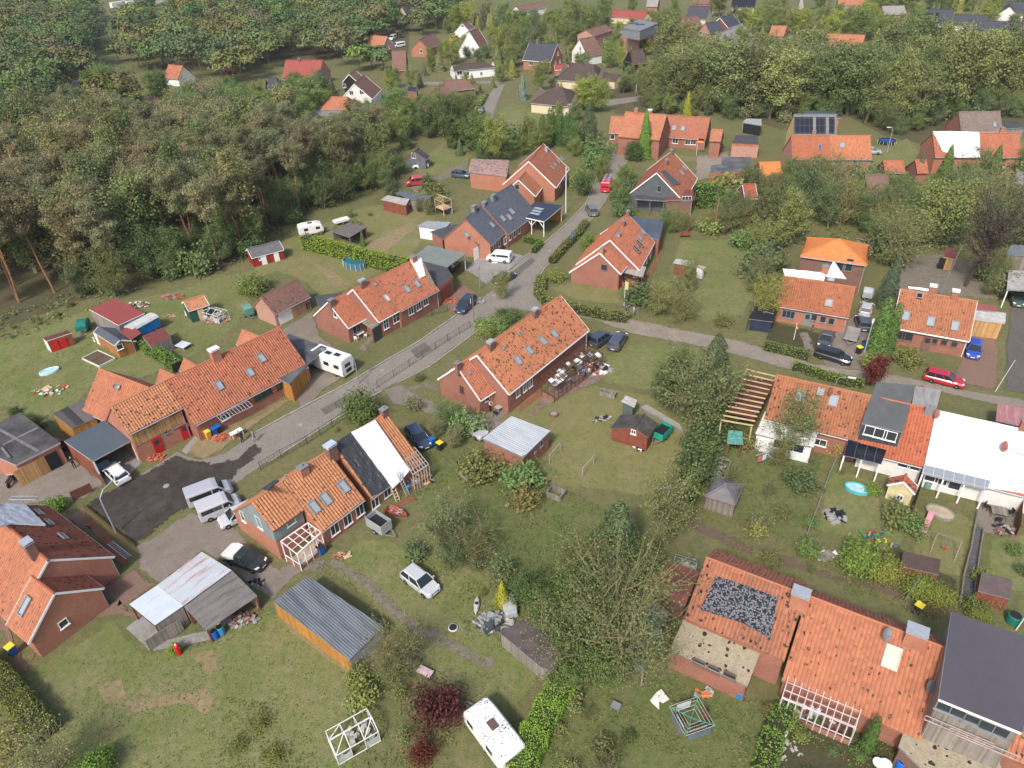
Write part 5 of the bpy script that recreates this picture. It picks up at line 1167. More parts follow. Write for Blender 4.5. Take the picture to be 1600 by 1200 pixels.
Flat('garden_shed','long low shed with blue-grey roof joined behind the pink one','shed',[(618,301),(628,299),(675,306),(667,314),(640,311)],2.3,plain('blue_grey_felt_b',(.12,.135,.155),.8),{3:WOODG,2:WOODG},th=.1)
Flat('garden_shed','white-sided shed with light grey roof behind the slate-roofed row','shed',[(652,353),(667,345),(705,347),(693,359)],2.4,plain('light_grey_sheet',(.30,.32,.35),.6),{3:WHT,2:WHT,0:WHT},th=.15)
Flat('garden_shed','flat dark shed roof against the back of the slate row','shed',[(672,362),(712,350),(722,360),(690,372)],2.5,BITU,{3:BR,0:BR},th=.12)
Flat('garden_shed','large summer house with mottled pinkish tile roof behind the junction row','shed',[(732,269),(736,248),(796,250),(792,276)],[3.4,4.6,4.6,3.4],rooftile((.34,.22,.2),.08,.5,key='mott'),{3:BRO,0:BRO,2:BRO},th=.15)
s=gh('playhouse with orange damaged tiles and cream gable in the terrace garden',(1412,753),(1416,741),'e1.8',(1432,765),38,rooftile((.45,.13,.07),.3,.2,key='ph'),plain('cream_boards',(.62,.52,.3),.8),wb=None,win=[('L',1406,777)])
s=gh('summer cabin with dark brown felt roof and terrace in the centre garden',(991,669),(1007,647),'e2.1',(1014,683),22,plain('dark_felt_moss',(.075,.07,.06),.9,var=.5,sc=1.2),WOODR,trim=None,wb=2.9,win=[('L',990,675)])
Flat('greenhouse','little glazed shed with whitish ribbed roof behind the brown cabin','greenhouse',[(970,627),(978,618),(996,625),(991,637)],2.0,plain('whitish_ribbed',(.45,.43,.4),.7,var=.4,sc=2),{3:plain('green_glass_wall',(.1,.14,.13),.3),0:GLS,2:GLS},th=.06)
Flat('sand_pit_wall','low mossy retaining slab behind the brown cabin','wall',[(1000,636),(1010,632),(1062,662),(1068,674)],.35,plain('mossy_concrete',(.32,.3,.26),.9,var=.3),None,th=.33,inset=.02)
h=House('gazebo','gazebo with faceted grey felt roof in the fruit garden','gazebo',(1130,780));s=h.sec((1128,755),(1138,758),'e1.9',(1125,783),32,roof=plain('grey_faceted_felt',(.17,.165,.17),.9),wall=WOODG,wb=2.4,hl=1.6,hrr=1.6,extL=1.2,extR=1.2,gut=False,over=.3,th=.08)
Flat('garden_shed','arched dark brown shed at the end of the swing garden','shed',[(1412,861),(1470,874),(1467,898),(1407,884)],[2.2,2.2,1.5,1.5],plain('chocolate_felt',(.075,.05,.045),.8),{2:WOODR,3:WOODR},th=.1,inset=.08)
Flat('garden_shed','dark brown flat shed right of the wet garden path','shed',[(1534,893),(1582,906),(1578,936),(1528,923)],[2.0,2.0,1.6,1.6],plain('taupe_felt',(.12,.09,.085),.8),{2:WOODR,3:WOODR},th=.1,inset=.08)
s=gh('log cabin with dark red roof and open porch in the dug garden',(1478,389),(1496,392),'e2.1',(1476,402),30,plain('wine_felt',(.15,.045,.045),.8),WOODY,trim=WOODN,wb=2,door=[('F',1470,415)],dm=DRK)
Flat('garden_shed','dark carport shed with brown roof behind the hip-roofed house','shed',[(1338,371),(1346,366),(1366,369),(1360,377)],2.3,plain('brown_shed_felt',(.16,.09,.07),.9),{0:WOODG},posts=[2,3])
Flat('garden_shed','tiny white shed by the lawn right of the junction house','shed',[(1086,416),(1092,414),(1104,417),(1099,421)],1.8,plain('rusty_white',(.45,.3,.25),.8),{3:WHT,2:WHT},th=.06)
Flat('garden_shed','shed with bowed pale weathered roof on the lawn right of the junction house','shed',[(1051,411),(1057,404),(1085,408),(1083,417)],2.0,plain('bowed_pale_sheet',(.45,.42,.38),.8,var=.3),{3:WOODR,2:BRD},th=.08)
Flat('garden_shed','green-doored white shed among shrubs at the upper right gardens','shed',[(1187,388),(1192,385),(1212,388),(1208,394)],2.0,plain('pale_shed_roof',(.4,.4,.38),.8),{3:WHT,2:boards('teal_boards',(.03,.14,.1))},th=.08)
Flat('garden_shed','dark blue-black open shed at the corner of the long lawn','shed',[(1170,498),(1180,479),(1215,486),(1208,503)],1.9,plain('black_frame_roof',(.02,.022,.03),.6),{3:plain('navy_boards',(.03,.04,.07),.7),2:plain('navy_boards',(.03,.04,.07),.7)},th=.1)
Flat('garden_shed','white hut with dark pointed roof left of the red tiled house','shed',[(1194,486),(1199,478),(1212,480),(1209,490)],2.1,DRK,{3:WHT,2:WHT},th=.12)
# ---- vehicles
PAINT=tinted('car_paint',.28,0,.6,.03);MATTE=tinted('coloured_plastic',.6,0,.3,.08)
CGL=NT('car_glass');CGL.col((.02,.025,.03));CGL.b.inputs['Specular IOR Level'].default_value=.8;CGL=CGL.out(.06)
RIM=plain('wheel_rim',(.4,.4,.42),.35,.6,var=.1)
HL=NT('headlight_glass');HL.col((.7,.72,.75));HL.b.inputs['Specular IOR Level'].default_value=.8;HL=HL.out(.1)
TL=plain('tail_light',(.4,.02,.02),.3,var=.1);PLATE=plain('number_plate',(.75,.75,.72),.5,var=.02)
def loft(mb,st,mi=0,n=8):
 """st: (x, halfwidth, zbottom, ztop, corner)"""
 rings=[]
 for x,hw,zb,zt in st:
  c=min(.16,(zt-zb)*.3);k=hw*.1
  rings.append([(x,-hw+k,zb),(x,-hw,zb+c),(x,-hw,zt-c),(x,-hw+k*1.4,zt),(x,hw-k*1.4,zt),(x,hw,zt-c),(x,hw,zb+c),(x,hw-k,zb)])
 b=len(mb.v)
 for r in rings:mb.v+=[Vector(p)-mb.org for p in r]
 for i in range(len(rings)-1):
  for k in range(8):
   a=b+i*8;mb.f.append((a+k,a+8+k,a+8+(k+1)%8,a+(k+1)%8));mb.m.append(mi);mb.uv+=[(0,0)]*4
 mb.f.append(tuple(b+k for k in range(8)));mb.m.append(mi);mb.uv+=[(0,0)]*8
 a=b+(len(rings)-1)*8;mb.f.append(tuple(a+7-k for k in range(8)));mb.m.append(mi);mb.uv+=[(0,0)]*8
def wheel(root,x,y,r=.32,wd=.2):
 s=1 if y>0 else-1;mb=MB();mb.lathe((x,y-wd/2,r),[(r*.62,0),(r*.95,.01),(r,.05),(r,wd-.05),(r*.95,wd-.01),(r*.62,wd)],16,0,Vector((0,1,0)))
 w_=mb.build('wheel',BLK,root,loc=None);mb=MB();mb.lathe((x,y+s*wd*.35,r),[(r*.62,0),(r*.55,s*.03),(r*.15,s*.035),(.02,s*.04)],12,0,Vector((0,1,0)));mb.build('rim',RIM,w_)
def make_car(name,L=4.2,W=1.76,H=1.46,kind='hatch'):
 root=empty(name,(0,0,0));hw=W/2;l=L
 mb=MB();zt=.93 if kind!='suv'else 1.02
 if kind=='van':
  loft(mb,[(-l*.5,hw*.93,.35,H-.12),(-l*.485,hw,.25,H-.02),(-l*.3,hw,.2,H),(l*.12,hw,.2,H),(l*.21,hw*.98,.2,H-.12),(l*.33,hw*.97,.2,1.15),(l*.44,hw*.95,.2,1.0),(l*.49,hw*.86,.25,.75),(l*.5,hw*.78,.32,.62)])
 else:
  tail={'hatch':.96,'estate':.96,'sedan':.9,'suv':1.05}[kind]
  loft(mb,[(-l*.5,hw*.84,.35,.62),(-l*.49,hw*.93,.25,tail-.12),(-l*.46,hw*.97,.2,tail),(-l*.3,hw,.19,zt+.01),(0,hw,.18,zt),(l*.17,hw,.18,zt-.02),(l*.3,hw*.985,.19,zt-.08),(l*.42,hw*.93,.2,zt-.18),(l*.48,hw*.83,.22,zt-.32),(l*.5,hw*.7,.3,.52)])
 body=mb.build('body',PAINT,root,smooth=False)
 if kind=='van':
  mb=MB();z0,z1=1.17,H-.15;xa,xb=l*.325,l*.218
  mb.face([(xa,-hw*.86,z0),(xa,hw*.86,z0),(xb+.02,hw*.84,z1),(xb+.02,-hw*.84,z1)]);mb.v=[v+Vector((.03,0,.03))for v in mb.v]
  mb.build('windscreen',CGL,root)
  for s in(-1,1):
   mb=MB();y=s*(hw+.012)
   mb.face([(l*.3,y*.985,1.12),(l*.07,y,1.12),(l*.07,y,H-.28),(l*.2,y*.985,H-.28)]);mb.build('side_window',CGL,root)
   mb=MB();mb.face([(l*.04,y,1.15),(-l*.44,y,1.15),(-l*.44,y,H-.28),(l*.04,y,H-.28)]);o=mb.build('side_window',CGL,root)
  mb=MB();mb.face([(-l*.5-.012,-hw*.7,1.2),(-l*.5-.012,hw*.7,1.2),(-l*.493-.012,hw*.7,H-.25),(-l*.493-.012,-hw*.7,H-.25)]);mb.build('rear_window',CGL,root)
 else:
  xr0,xr1={'hatch':(-.47,-.4),'estate':(-.475,-.42),'sedan':(-.36,-.2),'suv':(-.475,-.42)}[kind];xf0,xf1=.235,.06
  bz=zt-.03;tz=H-.06;wb_,wt=hw*.93,hw*.74
  Bq=[(l*xr0,-wb_,bz),(l*xf0,-wb_,bz),(l*xf0,wb_,bz),(l*xr0,wb_,bz)];Tq=[(l*xr1,-wt,tz),(l*xf1,-wt,tz),(l*xf1,wt,tz),(l*xr1,wt,tz)]
  mb=MB();mb.hexa([Vector(p)for p in Bq+Tq]);mb.build('windows',CGL,root)
  mb=MB();T2_=[Vector(p)for p in Tq];c=Vector((l*(xr1+xf1)/2,0,tz));lo=[c+(p-c)*1.03 for p in T2_];hi=[c+Vector(((p-c).x*.9,(p-c).y*.82,.07))for p in T2_];lo=[p+Z*.0 for p in lo]
  mb.hexa(lo+hi)
  for i in range(4):mb.bar(Vector(Bq[i])*1.0+Z*.02,lo[i],.075)
  for t in((.47,)if kind=='hatch'else(.36,.68)):
   for a,b in((0,1),(3,2)):mb.bar(Vector(Bq[a]).lerp(Vector(Bq[b]),t),lo[a].lerp(lo[b],t),.07)
  mb.build('roof',PAINT,root)
 yw=hw-.1;r=.33 if kind in('van','suv')else.31
 for sx in(.31,-.29):
  for sy in(-1,1):wheel(root,l*sx,sy*yw,r,.22)
 for s in(-1,1):
  mb=MB();x=l*.475;z=.64 if kind!='van'else.78;mb.hexa([Vector((x-.12,s*hw*.5,z)),Vector((x-.22,s*hw*.88,z)),Vector((x-.38,s*hw*.9,z+.1)),Vector((x-.2,s*hw*.5,z+.1))]+[Vector((x-.0,s*hw*.5,z+.03)),Vector((x-.1,s*hw*.87,z+.03)),Vector((x-.2,s*hw*.9,z+.13)),Vector((x-.06,s*hw*.5,z+.13))]);mb.build('headlight',HL,root)
  mb=MB();mb.box((-l*.487,s*hw*.8,(.7 if kind!='van'else.9)),.06,hw*.26,.2 if kind!='van'else.45);mb.build('tail_light',TL,root)
  mb=MB();mb.box((l*.2,s*(hw+.07),.95 if kind!='van'else 1.15),.12,.16,.12);mb.build('wing_mirror',PAINT,root)
 for s in(-1,1):mb=MB();mb.box((s*l*.503,0,.42),.02,.5,.11);mb.build('number_plate',PLATE,root)
 mb=MB();mb.box((l*.497,0,.5),.03,hw*1.0,.12);mb.build('grille',BLK,root)
 return root
_proto={}
def park(kind,name,p,q,col,label,cat='car',group=None,L=None,W=None,H=None,z=.03,only=None):
 """p: pixel of the ground under the middle; q: ground pixel the front points to"""
 dims={'hatch':(4.0,1.72,1.45),'estate':(4.7,1.8,1.47),'sedan':(4.5,1.78,1.43),'suv':(4.4,1.84,1.62),'van':(4.9,1.9,1.95),'smallvan':(4.3,1.75,1.82)}[kind]
 L_,W_,H_=L or dims[0],W or dims[1],H or dims[2];key=(kind,L_,W_,H_)
 a,b=G(p,0),G(q,0);rz=math.atan2((b-a).y,(b-a).x)
 if key not in _proto:
  o=make_car(name,L_,W_,H_,'van'if'van'in kind else kind);_proto[key]=subtree(o);new=o
 else:new=clone(_proto[key][0],tree=_proto[key]);new.name=name
 new.location=(a.x,a.y,z);new.rotation_euler=(0,0,rz)
 for k in('label','category','group'):
  if k in new:del new[k]
 tag(new,label,cat,group)
 def cc(o):
  o.color=(*col,1)
  for c in o.children:cc(c)
 if key in _proto and new is _proto[key][0]:
  def cc2(t):
   t[0].color=(*col,1)
   for k in t[1]:cc2(k)
  cc2(_proto[key])
 else:
  def walk(o,t):
   o.color=(*col,1)
  for o in[new]+list(new.children):o.color=(*col,1)
 return new
WH=(.78,.78,.78);SIL=(.5,.51,.52);BLA=(.02,.022,.025);NAVY=(.03,.04,.07)
VL=[('hatch',(184,745),(169,730),WH,'white hatchback parked in front of the slate-blue carport',4.2),('hatch',(156,728),(140,712),(.03,.05,.05),'dark car mostly under the slate-blue carport',None),('hatch',(78,712),(60,722),(.28,.02,.03),'dark red car in the open bay of the brick garage',None),('van',(330,778),(372,762),(.42,.42,.46),'grey minivan with dark side windows by the turning area',4.6),('van',(346,800),(380,786),(.5,.5,.52),'silver panel van beside the grey-clad gable',4.3),('hatch',(372,812),(350,822),SIL,'small silver car half hidden at the clad gable corner',3.8),('estate',(655,690),(668,705),(.03,.05,.09),'dark blue car behind the tarped roof house',4.2),('hatch',(741,676),(752,684),(.4,.42,.44),'silver-green car under bushes in the side lane',4.0),('hatch',(658,915),(684,935),SIL,'silver hatchback alone on the lawn',4.0),('suv',(728,482),(716,494),(.02,.03,.07),'blue and silver police van parked in the street',4.6),('estate',(789,439),(802,431),(.015,.02,.04),'dark blue-black car driving in the street at the driveway',4.4),('smallvan',(780,408),(760,406),WH,'small white delivery van in the paved driveway',4.3),('hatch',(707,420),(715,412),BLA,'black car under the corrugated carport',None),('van',(651,289),(630,291),(.42,.03,.03),'red van on the dirt yard by the forest',4.6),('hatch',(657,262),(640,264),WH,'small white car in front of the dark gabled garage',3.8),('estate',(721,277),(740,279),(.06,.10,.14),'dark teal estate car left of the mottled-roof summer house',4.4),('suv',(924,333),(918,322),(.14,.14,.14),'grey pickup parked by the hedge right of the street',4.6),('suv',(1012,322),(992,321),WH,'white car in the open car bay',4.3),('suv',(939,535),(950,528),(.04,.055,.09),'dark blue car parked first by the torn pergola',4.2),('estate',(965,538),(972,527),(.06,.07,.11),'dark grey-blue estate parked second at the dirt road',4.6),('sedan',(1289,536),(1284,549),(.07,.075,.08),'dark grey car at the gate of the red tiled house',4.2),('estate',(1301,562),(1328,570),(.012,.015,.02),'black estate car parked along the dirt road',4.7),('hatch',(1519,552),(1518,562),(.02,.07,.4),'blue car in the brick-paved driveway',4.1),('estate',(1474,598),(1502,605),(.45,.01,.03),'bright red estate car at the roadside',4.6),('sedan',(1361,240),(1380,241),(.4,.41,.42),'silver car behind the duplex',4.2),('hatch',(1588,473),(1590,483),(.05,.1,.08),'dark green and red car under the blue-walled carport',4.0),('hatch',(1346,510),(1342,498),(.06,.08,.11),'dark car behind the flatbed trailer',3.9),('hatch',(1352,488),(1356,474),(.5,.5,.5),'light grey car in the row of vehicles behind the trailer',3.9),('sedan',(386,880),(411,889),(.015,.018,.02),'black car with white sheet over its rear by the long shed',4.4),('hatch',(752,176),(756,166),(.02,.04,.09),'dark blue car on the side street',4.1),('sedan',(872,125),(882,118),(.02,.03,.03),'black car in front of the large brown bungalow',4.4),('van',(614,62),(606,66),(.75,.73,.65),'white van in front of the faded red roofed house',5.5),('van',(623,74),(612,76),WH,'low white camper parked above the brown roofed house',5.5),('van',(709,64),(703,66),(.7,.3,.03),'orange van in the bay of the A-frame house',4.6),('hatch',(1596,53),(1606,55),(.5,.02,.03),'red car at the far right behind the solar complex',4.2),('smallvan',(1163,240),(1145,240),(.45,.05,.06),'red vehicle below the flat-roofed brick garage',4.3),]
for k,p,q,col,lab,L_ in VL:park(k,'parked_car'if'van'not in lab and'pickup'not in lab else'parked_van',p,q,col,lab,'van'if'van'in lab else'car',L=L_)
# --- helper root placed by pixel
def at(name,p,q,label,cat,group=None):
 a,b=G(p,0),G(q,0);return empty(name,(a.x,a.y,.02),math.atan2((b-a).y,(b-a).x),label,cat,group)
o=at('motorhome',(519,578),(497,570),'white motorhome with alcove cab beside the stepped row house','motorhome')
mb=MB();loft(mb,[(-3.2,1.08,.45,2.75),(-3.15,1.12,.4,2.85),(1.5,1.12,.4,2.85),(2.3,1.1,1.9,2.9),(2.9,1.0,1.95,2.7),(3.0,.9,2.05,2.5)]);mb.build('body',plain('motorhome_white',(.75,.74,.71),.4,var=.08),o)
mb=MB();loft(mb,[(1.3,.98,.3,1.95),(2.2,.98,.3,1.95),(2.75,.95,.3,1.3),(3.25,.9,.3,1.05),(3.4,.8,.35,.8)]);mb.build('cab',WHT,o)
mb=MB();mb.face([(2.78,-.8,1.33),(2.78,.8,1.33),(2.28,.8,1.92),(2.28,-.8,1.92)]);mb.build('windscreen',CGL,o)
for y in(-1.13,1.13):
 for x in(-2.2,-.4):mb=MB();mb.box((x,y,1.5),.9,.03,.55);mb.build('side_window',CGL,o)
 mb=MB();mb.box((1.9,y*.89,1.25),.8,.03,.5);mb.build('side_window',CGL,o)
for y in(-.5,.5):mb=MB();mb.box((-3.21,y*.1,1.6 if y>0 else.8),.03,1.0,.5);mb.build('rear_window'if y>0 else'rear_locker',CGL if y>0 else BLK,o)
for x,y,g in((-1.6,0,PV),(-.2,.2,PV),(1,0,GRM)):mb=MB();mb.box((x,y,2.86),.9,.6,.08);mb.build('roof_window',g,o)
for x in(-1.7,2.4):
 for y in(-.92,.92):wheel(o,x,y,.34,.22)
for y in(-1,1):mb=MB();mb.box((-3.2,y,.7),.05,.12,.4);mb.build('tail_light',TL,o)
def caravan(p,q,label,L=5.0,W=2.1,H=2.1,leaves=False,col=None):
 o=at('caravan',p,q,label,'caravan');l=L/2;hw=W/2
 mb=MB();loft(mb,[(-l,hw*.9,.7,H-.35),(-l*.93,hw,.4,H-.05),(-l*.6,hw,.35,H+.1),(l*.5,hw,.35,H+.1),(l*.85,hw,.4,H-.1),(l,hw*.9,.55,H-.7)])
 mt=col or plain('caravan_white',(.74,.73,.71),.4,var=.08)
 if leaves:
  t=NT('caravan_roof_with_fallen_leaves');co=t.n('TexCoord').outputs['Object'];vo=t.n('TexVoronoi');vo.inputs['Scale'].default_value=5.5;t.t.links.new(co,vo.inputs[0])
  nr=t.n('SeparateXYZ');t.t.links.new(t.n('NewGeometry').outputs['Normal'],nr.inputs[0])
  f=t.math('MULTIPLY',t.math('LESS_THAN',t.math('ADD',vo.outputs[0],t.math('MULTIPLY',t.noise(11,3,co),.5)),t.ramp(t.noise(.9,3,co),.35,.6,.3,.58)),t.math('GREATER_THAN',nr.outputs[2],.6))
  t.col(t.mix(f,(.78,.77,.75),(.09,.10,.06)));mt=t.out(.45)
 mb.build('body',mt,o)
 for y in(-1,1):
  for x in(l*.55,-l*.4):mb=MB();mb.box((x,y*(hw+.01),1.15),.75,.03,.5);mb.build('side_window',CGL,o)
  wheel(o,-.2,y*(hw-.1),.3,.18)
 mb=MB();mb.box((-l*.985,0,1.1),.08,W*.7,.5);mb.build('rear_window',CGL,o)
 mb=MB();mb.box((0,0,H+.1),.8,.6,.1);mb.build('roof_hatch',plain('hatch_brown',(.12,.08,.07),.6),o)
 mb=MB();mb.bar((l*.9,-.6,.45),(l+1.1,0,.45),.08);mb.bar((l*.9,.6,.45),(l+1.1,0,.45),.08);mb.tube([(l+1,0,.45),(l+1,0,0)],.04,6);mb.build('drawbar',GRM,o)
 return o
caravan((772,1158),(742,1118),'white caravan strewn with leaves beside the trimmed hedge',5.2,2.2,2.1,True)
caravan((487,366),(510,362),'white caravan behind the yellow-green hedge',4.6,2.0,2.1)
o=at('construction_trailer',(228,522),(244,513),'blue trailer wagon with white arched roof among the sheds','trailer');mb=MB()
mb.box((0,0,.5),4.2,2.1,1.5);mb.build('body',plain('bright_blue_boards',(.02,.2,.5),.6),o);mb=MB();pr=[(-1.1,2.0),(-.8,2.3),(0,2.45),(.8,2.3),(1.1,2.0)]
mb.face([(-2.2,y,z)for y,z in pr][::-1]);mb.face([(2.2,y,z)for y,z in pr])
for i in range(4):mb.face([(-2.2,*pr[i]),(2.2,*pr[i]),(2.2,*pr[i+1]),(-2.2,*pr[i+1])][::-1])
mb.build('roof',plain('grey_white_canvas',(.5,.5,.48),.7,var=.2),o)
for x in(-1.2,1.2):
 for y in(-.9,.9):wheel(o,x,y,.3,.15)
def trailer(p,q,label,L=2.5,W=1.5,h=.5,col=None,name='trailer',cover=None,inner=None,high=.55):
 o=at(name,p,q,label,'trailer');mb=MB();col=col or LGM;l,w2=L/2,W/2
 mb.box((0,0,high),L,W,.06)
 for s in(-1,1):mb.box((0,s*(w2-.03),high+.06),L,.05,h);mb.box((s*(l-.03),0,high+.06),.05,W-.1,h)
 mb.build('body',col,o)
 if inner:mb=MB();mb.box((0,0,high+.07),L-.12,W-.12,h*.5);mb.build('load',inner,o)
 if cover:mb=MB();loft(mb,[(-l,w2,high+h,high+h+.3),(-l*.4,w2,high+h,high+h+.62),(l*.5,w2,high+h,high+h+.55),(l,w2,high+h,high+h+.25)]);mb.build('cover',cover,o)
 mb=MB();mb.bar((l,-w2*.7,high),(l+1.1,0,high),.07);mb.bar((l,w2*.7,high),(l+1.1,0,high),.07);mb.build('drawbar',GRM,o)
 for s in(-1,1):wheel(o,0,s*(w2+.02),.28,.14)
 return o
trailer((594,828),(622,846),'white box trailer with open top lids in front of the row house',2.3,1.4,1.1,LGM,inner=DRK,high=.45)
trailer((1330,529),(1324,545),'grey flatbed boat trailer in the driveway',3.2,1.7,.35,plain('grey_wood_deck',(.3,.28,.26),.8))
trailer((1354,466),(1352,478),'pale grey trailer at the end of the row of vehicles',2.2,1.4,.7,LGM)
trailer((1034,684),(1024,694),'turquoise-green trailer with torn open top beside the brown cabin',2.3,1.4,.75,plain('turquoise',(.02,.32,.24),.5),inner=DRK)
trailer((133,516),(128,528),'trailer with dark green tarpaulin cover beside the red-doored shed',2.6,1.5,.5,plain('green_cover_side',(.02,.15,.12),.5),cover=plain('green_cover',(.02,.17,.13),.5))
trailer((534,350),(548,346),'white open boat-like trailer behind the felt shed',3.0,1.3,.4,WHT)
trailer((390,494),(396,502),'green box container beside the brown-tiled garage',1.6,1.3,.8,plain('faded_green',(.12,.26,.2),.6),cover=plain('faded_green',(.12,.26,.2),.6))
o=at('rowing_boat',(618,803),(632,808),'small red rowing boat filled with scrap in front of the ladders','boat');mb=MB();L_=1.7
P0=[(-1.0,.5),(-.4,.6),(.4,.52),(1.0,.3),(1.5,0)]
for i in range(4):
 for s in(-1,1):
  a,b=P0[i],P0[i+1];q=[(a[0],s*a[1],.5),(b[0],s*b[1],.5),(b[0]*.9,s*b[1]*.6,.08),(a[0]*.9,s*a[1]*.6,.08)];mb.face(q if s<0 else q[::-1])
 a,b=P0[i],P0[i+1];mb.face([(a[0]*.9,-a[1]*.6,.08),(b[0]*.9,-b[1]*.6,.08),(b[0]*.9,b[1]*.6,.08),(a[0]*.9,a[1]*.6,.08)])
mb.face([(-1,-.5,.5),(-1,.5,.5),(-.9,.3,.08),(-.9,-.3,.08)]);mb.build('hull',plain('boat_red',(.35,.08,.06),.6),o)
mb=MB();rn=random.Random(3)
for i in range(14):a=Vector((rn.uniform(-.8,.9),rn.uniform(-.3,.3),rn.uniform(.2,.55)));mb.bar(a,a+Vector((rn.uniform(-.6,.6),rn.uniform(-.3,.3),rn.uniform(-.1,.1))),.06)
mb.build('scrap',LGM,o)
for p,q,lab,c in(((187,14),(200,12),'white truck trailer behind the pale meadow',WHT),((212,12),(226,10),'white truck trailer with blue end behind the pale meadow',WHT),((222,22),(231,20),'low white lorry in front of the truck trailers',WHT)):
 o=at('truck_trailer',p,q,lab,'truck');mb=MB();L_=9.5 if'low'not in lab else 6
 mb.box((0,0,1.1),L_,2.5,2.8 if L_>7 else 1.6);mb.build('cargo_box',c,o)
 mb=MB();mb.box((L_/2+1,0,.6),1.9,2.4,2.4);mb.build('cab',plain('cab_blue',(.03,.12,.4),.4),o)
 mb=MB();mb.box((L_/2+1.96,0,1.7),.04,2.1,.9);mb.build('windscreen',CGL,o)
 for x in(-L_*.35,-L_*.22,L_*.45):
  for y in(-1.1,1.1):wheel(o,x,y,.5,.25)
o=park('van','fire_van',(948,296),(955,280),(.6,.01,.04),'red van with two ladders on its roof in the street','van',L=5.0,H=2.3,W=2.0)
for s in(-.45,.45):
 mb=MB()
 for y in(-.18,.18):mb.bar((-2.4,s+y,2.5),(2.2,s+y,2.5),.05)
 for i in range(12):mb.bar((-2.3+i*.4,s-.18,2.5),(-2.3+i*.4,s+.18,2.5),.04)
 c=mb.build('ladder',LGM,o)
mb=MB();mb.box((1.0,0,2.32),.25,1.4,.14);mb.build('light_bar',plain('blue_lamp',(.05,.1,.5),.3),o)
pc=[o_ for o_ in C.objects if o_.get('label','').startswith('black car with white sheet')][0]
mb=MB();loft(mb,[(-2.25,.8,.7,1.05),(-2.1,.9,.5,1.15),(-1.3,.9,.75,1.52),(-.6,.82,.95,1.54)]);sh=mb.build('dust_sheet',plain('white_bedsheet',(.72,.7,.66),.9,var=.1),None)
sh.location=pc.location;sh.rotation_euler=pc.rotation_euler;tag(sh,'creased white sheet draped over the rear of the black car','sheet')
# ---- street furniture and garden things
def thing(name,p,label,cat,q=None,group=None):
 a=G(p,0);rz=0
 if q:b=G(q,0);rz=math.atan2((b-a).y,(b-a).x)
 return empty(name,(a.x,a.y,.03),rz,label,cat,group)
def part(o,name,m,fn):
 mb=MB();fn(mb);return mb.build(name,m,o)
WMET=plain('white_metal',(.68,.68,.66),.5,var=.08)
def lamp(p,h,q,label,arm=1.6,m=None):
 o=thing('street_lamp',p,label,'street lamp',q);m=m or LGM
 part(o,'pole',m,lambda b:b.tube([(0,0,0),(0,0,h*.7),(.05,0,h*.85),(arm*.25,0,h*.96),(arm*.8,0,h),(arm,0,h)],[.09,.07,.06,.05,.045,.045],8))
 part(o,'lamp_head',WMET,lambda b:b.box((arm+.35,0,h-.06),.9,.24,.13));return o
lamp((182,833),5.6,(222,800),'curved white street lamp at the turning area',2.6)
lamp((1350,552),4.6,(1352,545),'street lamp beside the tall thujas',.3);lamp((750,452),4.6,(780,452),'street lamp at the driveway of the slate row',2.2,GRM)
lamp((561,600),4.5,(548,605),'slim grey lamp post beside the motorhome',.5,GRM);lamp((1386,238),5.5,(1382,238),'curved lamp post behind the duplex',.6);lamp((1025,797),3.0,(1033,797),'short T-shaped lamp at the edge of the centre lawn',.6)
lamp((1300,622),3.2,(1330,626),'thin grey lamp post above the terrace roof',1.2,GRM);lamp((1458,640),3.2,(1470,640),'thin grey post at the right road edge',.3,GRM)if False else None
def pole(p,h,label,m,r=.07,cat='pole',flag=None,lean=0,name='pole'):
 o=thing(name,p,label,cat);part(o,'mast',m,lambda b:b.tube([(0,0,0),(lean,0,h)],[r,r*.7],8))
 if flag:
  for k,c in enumerate(flag[0]):
   part(o,'flag'if k==0 else'flag_stripe',plain('flag_%s'%c[1],c[0],.8),lambda b,k=k:b.hexa([Vector((.05,-.02,h-.15-(k+1)*flag[2])),Vector((flag[1],.1,h-.35-(k+1)*flag[2])),Vector((flag[1],.14,h-.35-(k+1)*flag[2])),Vector((.05,.02,h-.15-(k+1)*flag[2])),Vector((.05,-.02,h-.15-k*flag[2])),Vector((flag[1],.1,h-.35-k*flag[2])),Vector((flag[1],.14,h-.35-k*flag[2])),Vector((.05,.02,h-.15-k*flag[2]))]))
 return o
pole((884,333),9.0,'tall white flagpole beside the solar carport',WMET,.12,'flagpole',name='flagpole')
pole((1116,368),7.0,'brown telegraph pole at the back of the long lawn',plain('pole_wood',(.25,.17,.12),.9),.13,'pole',name='telegraph_pole')
pole((666,212),7.5,'tall flagpole with orange-red flag in the upper centre garden',WMET,.06,'flagpole',([((.7,.12,.04),'or')],1.2,1.3),name='flagpole')
pole((1088,243),4,'flagpole with black, red and gold flag in front of the terrace',WMET,.05,'flagpole',([((.02,.02,.02),'bl'),((.6,.02,.03),'re'),((.8,.5,.05),'go')],1.4,.3),name='flagpole')
pole((975,478),4.2,'flagpole with limp pale yellow flag by the junction hedge',WMET,.05,'flagpole',([((.75,.68,.3),'ye')],.5,1.3),name='flagpole')
pole((1240,531),2.6,'short white mast with red and yellow pennant at the garden hedge',WMET,.06,'flagpole',([((.6,.05,.03),'r2'),((.75,.55,.08),'y2')],.35,.35),name='flagpole')
pole((741,503),5.2,'thin bare wooden pole at the street edge by the police van',plain('pole_wood',(.25,.17,.12),.9),.07,'pole')
pole((1466,468),8.6,'leaning grey aerial mast behind the three-skylight bungalow',GRM,.05,'aerial',lean=.8,name='aerial_mast')
pole((1555,612),4.5,'thin white pole leaning at the dark drive',WMET,.04,'pole',lean=.8)
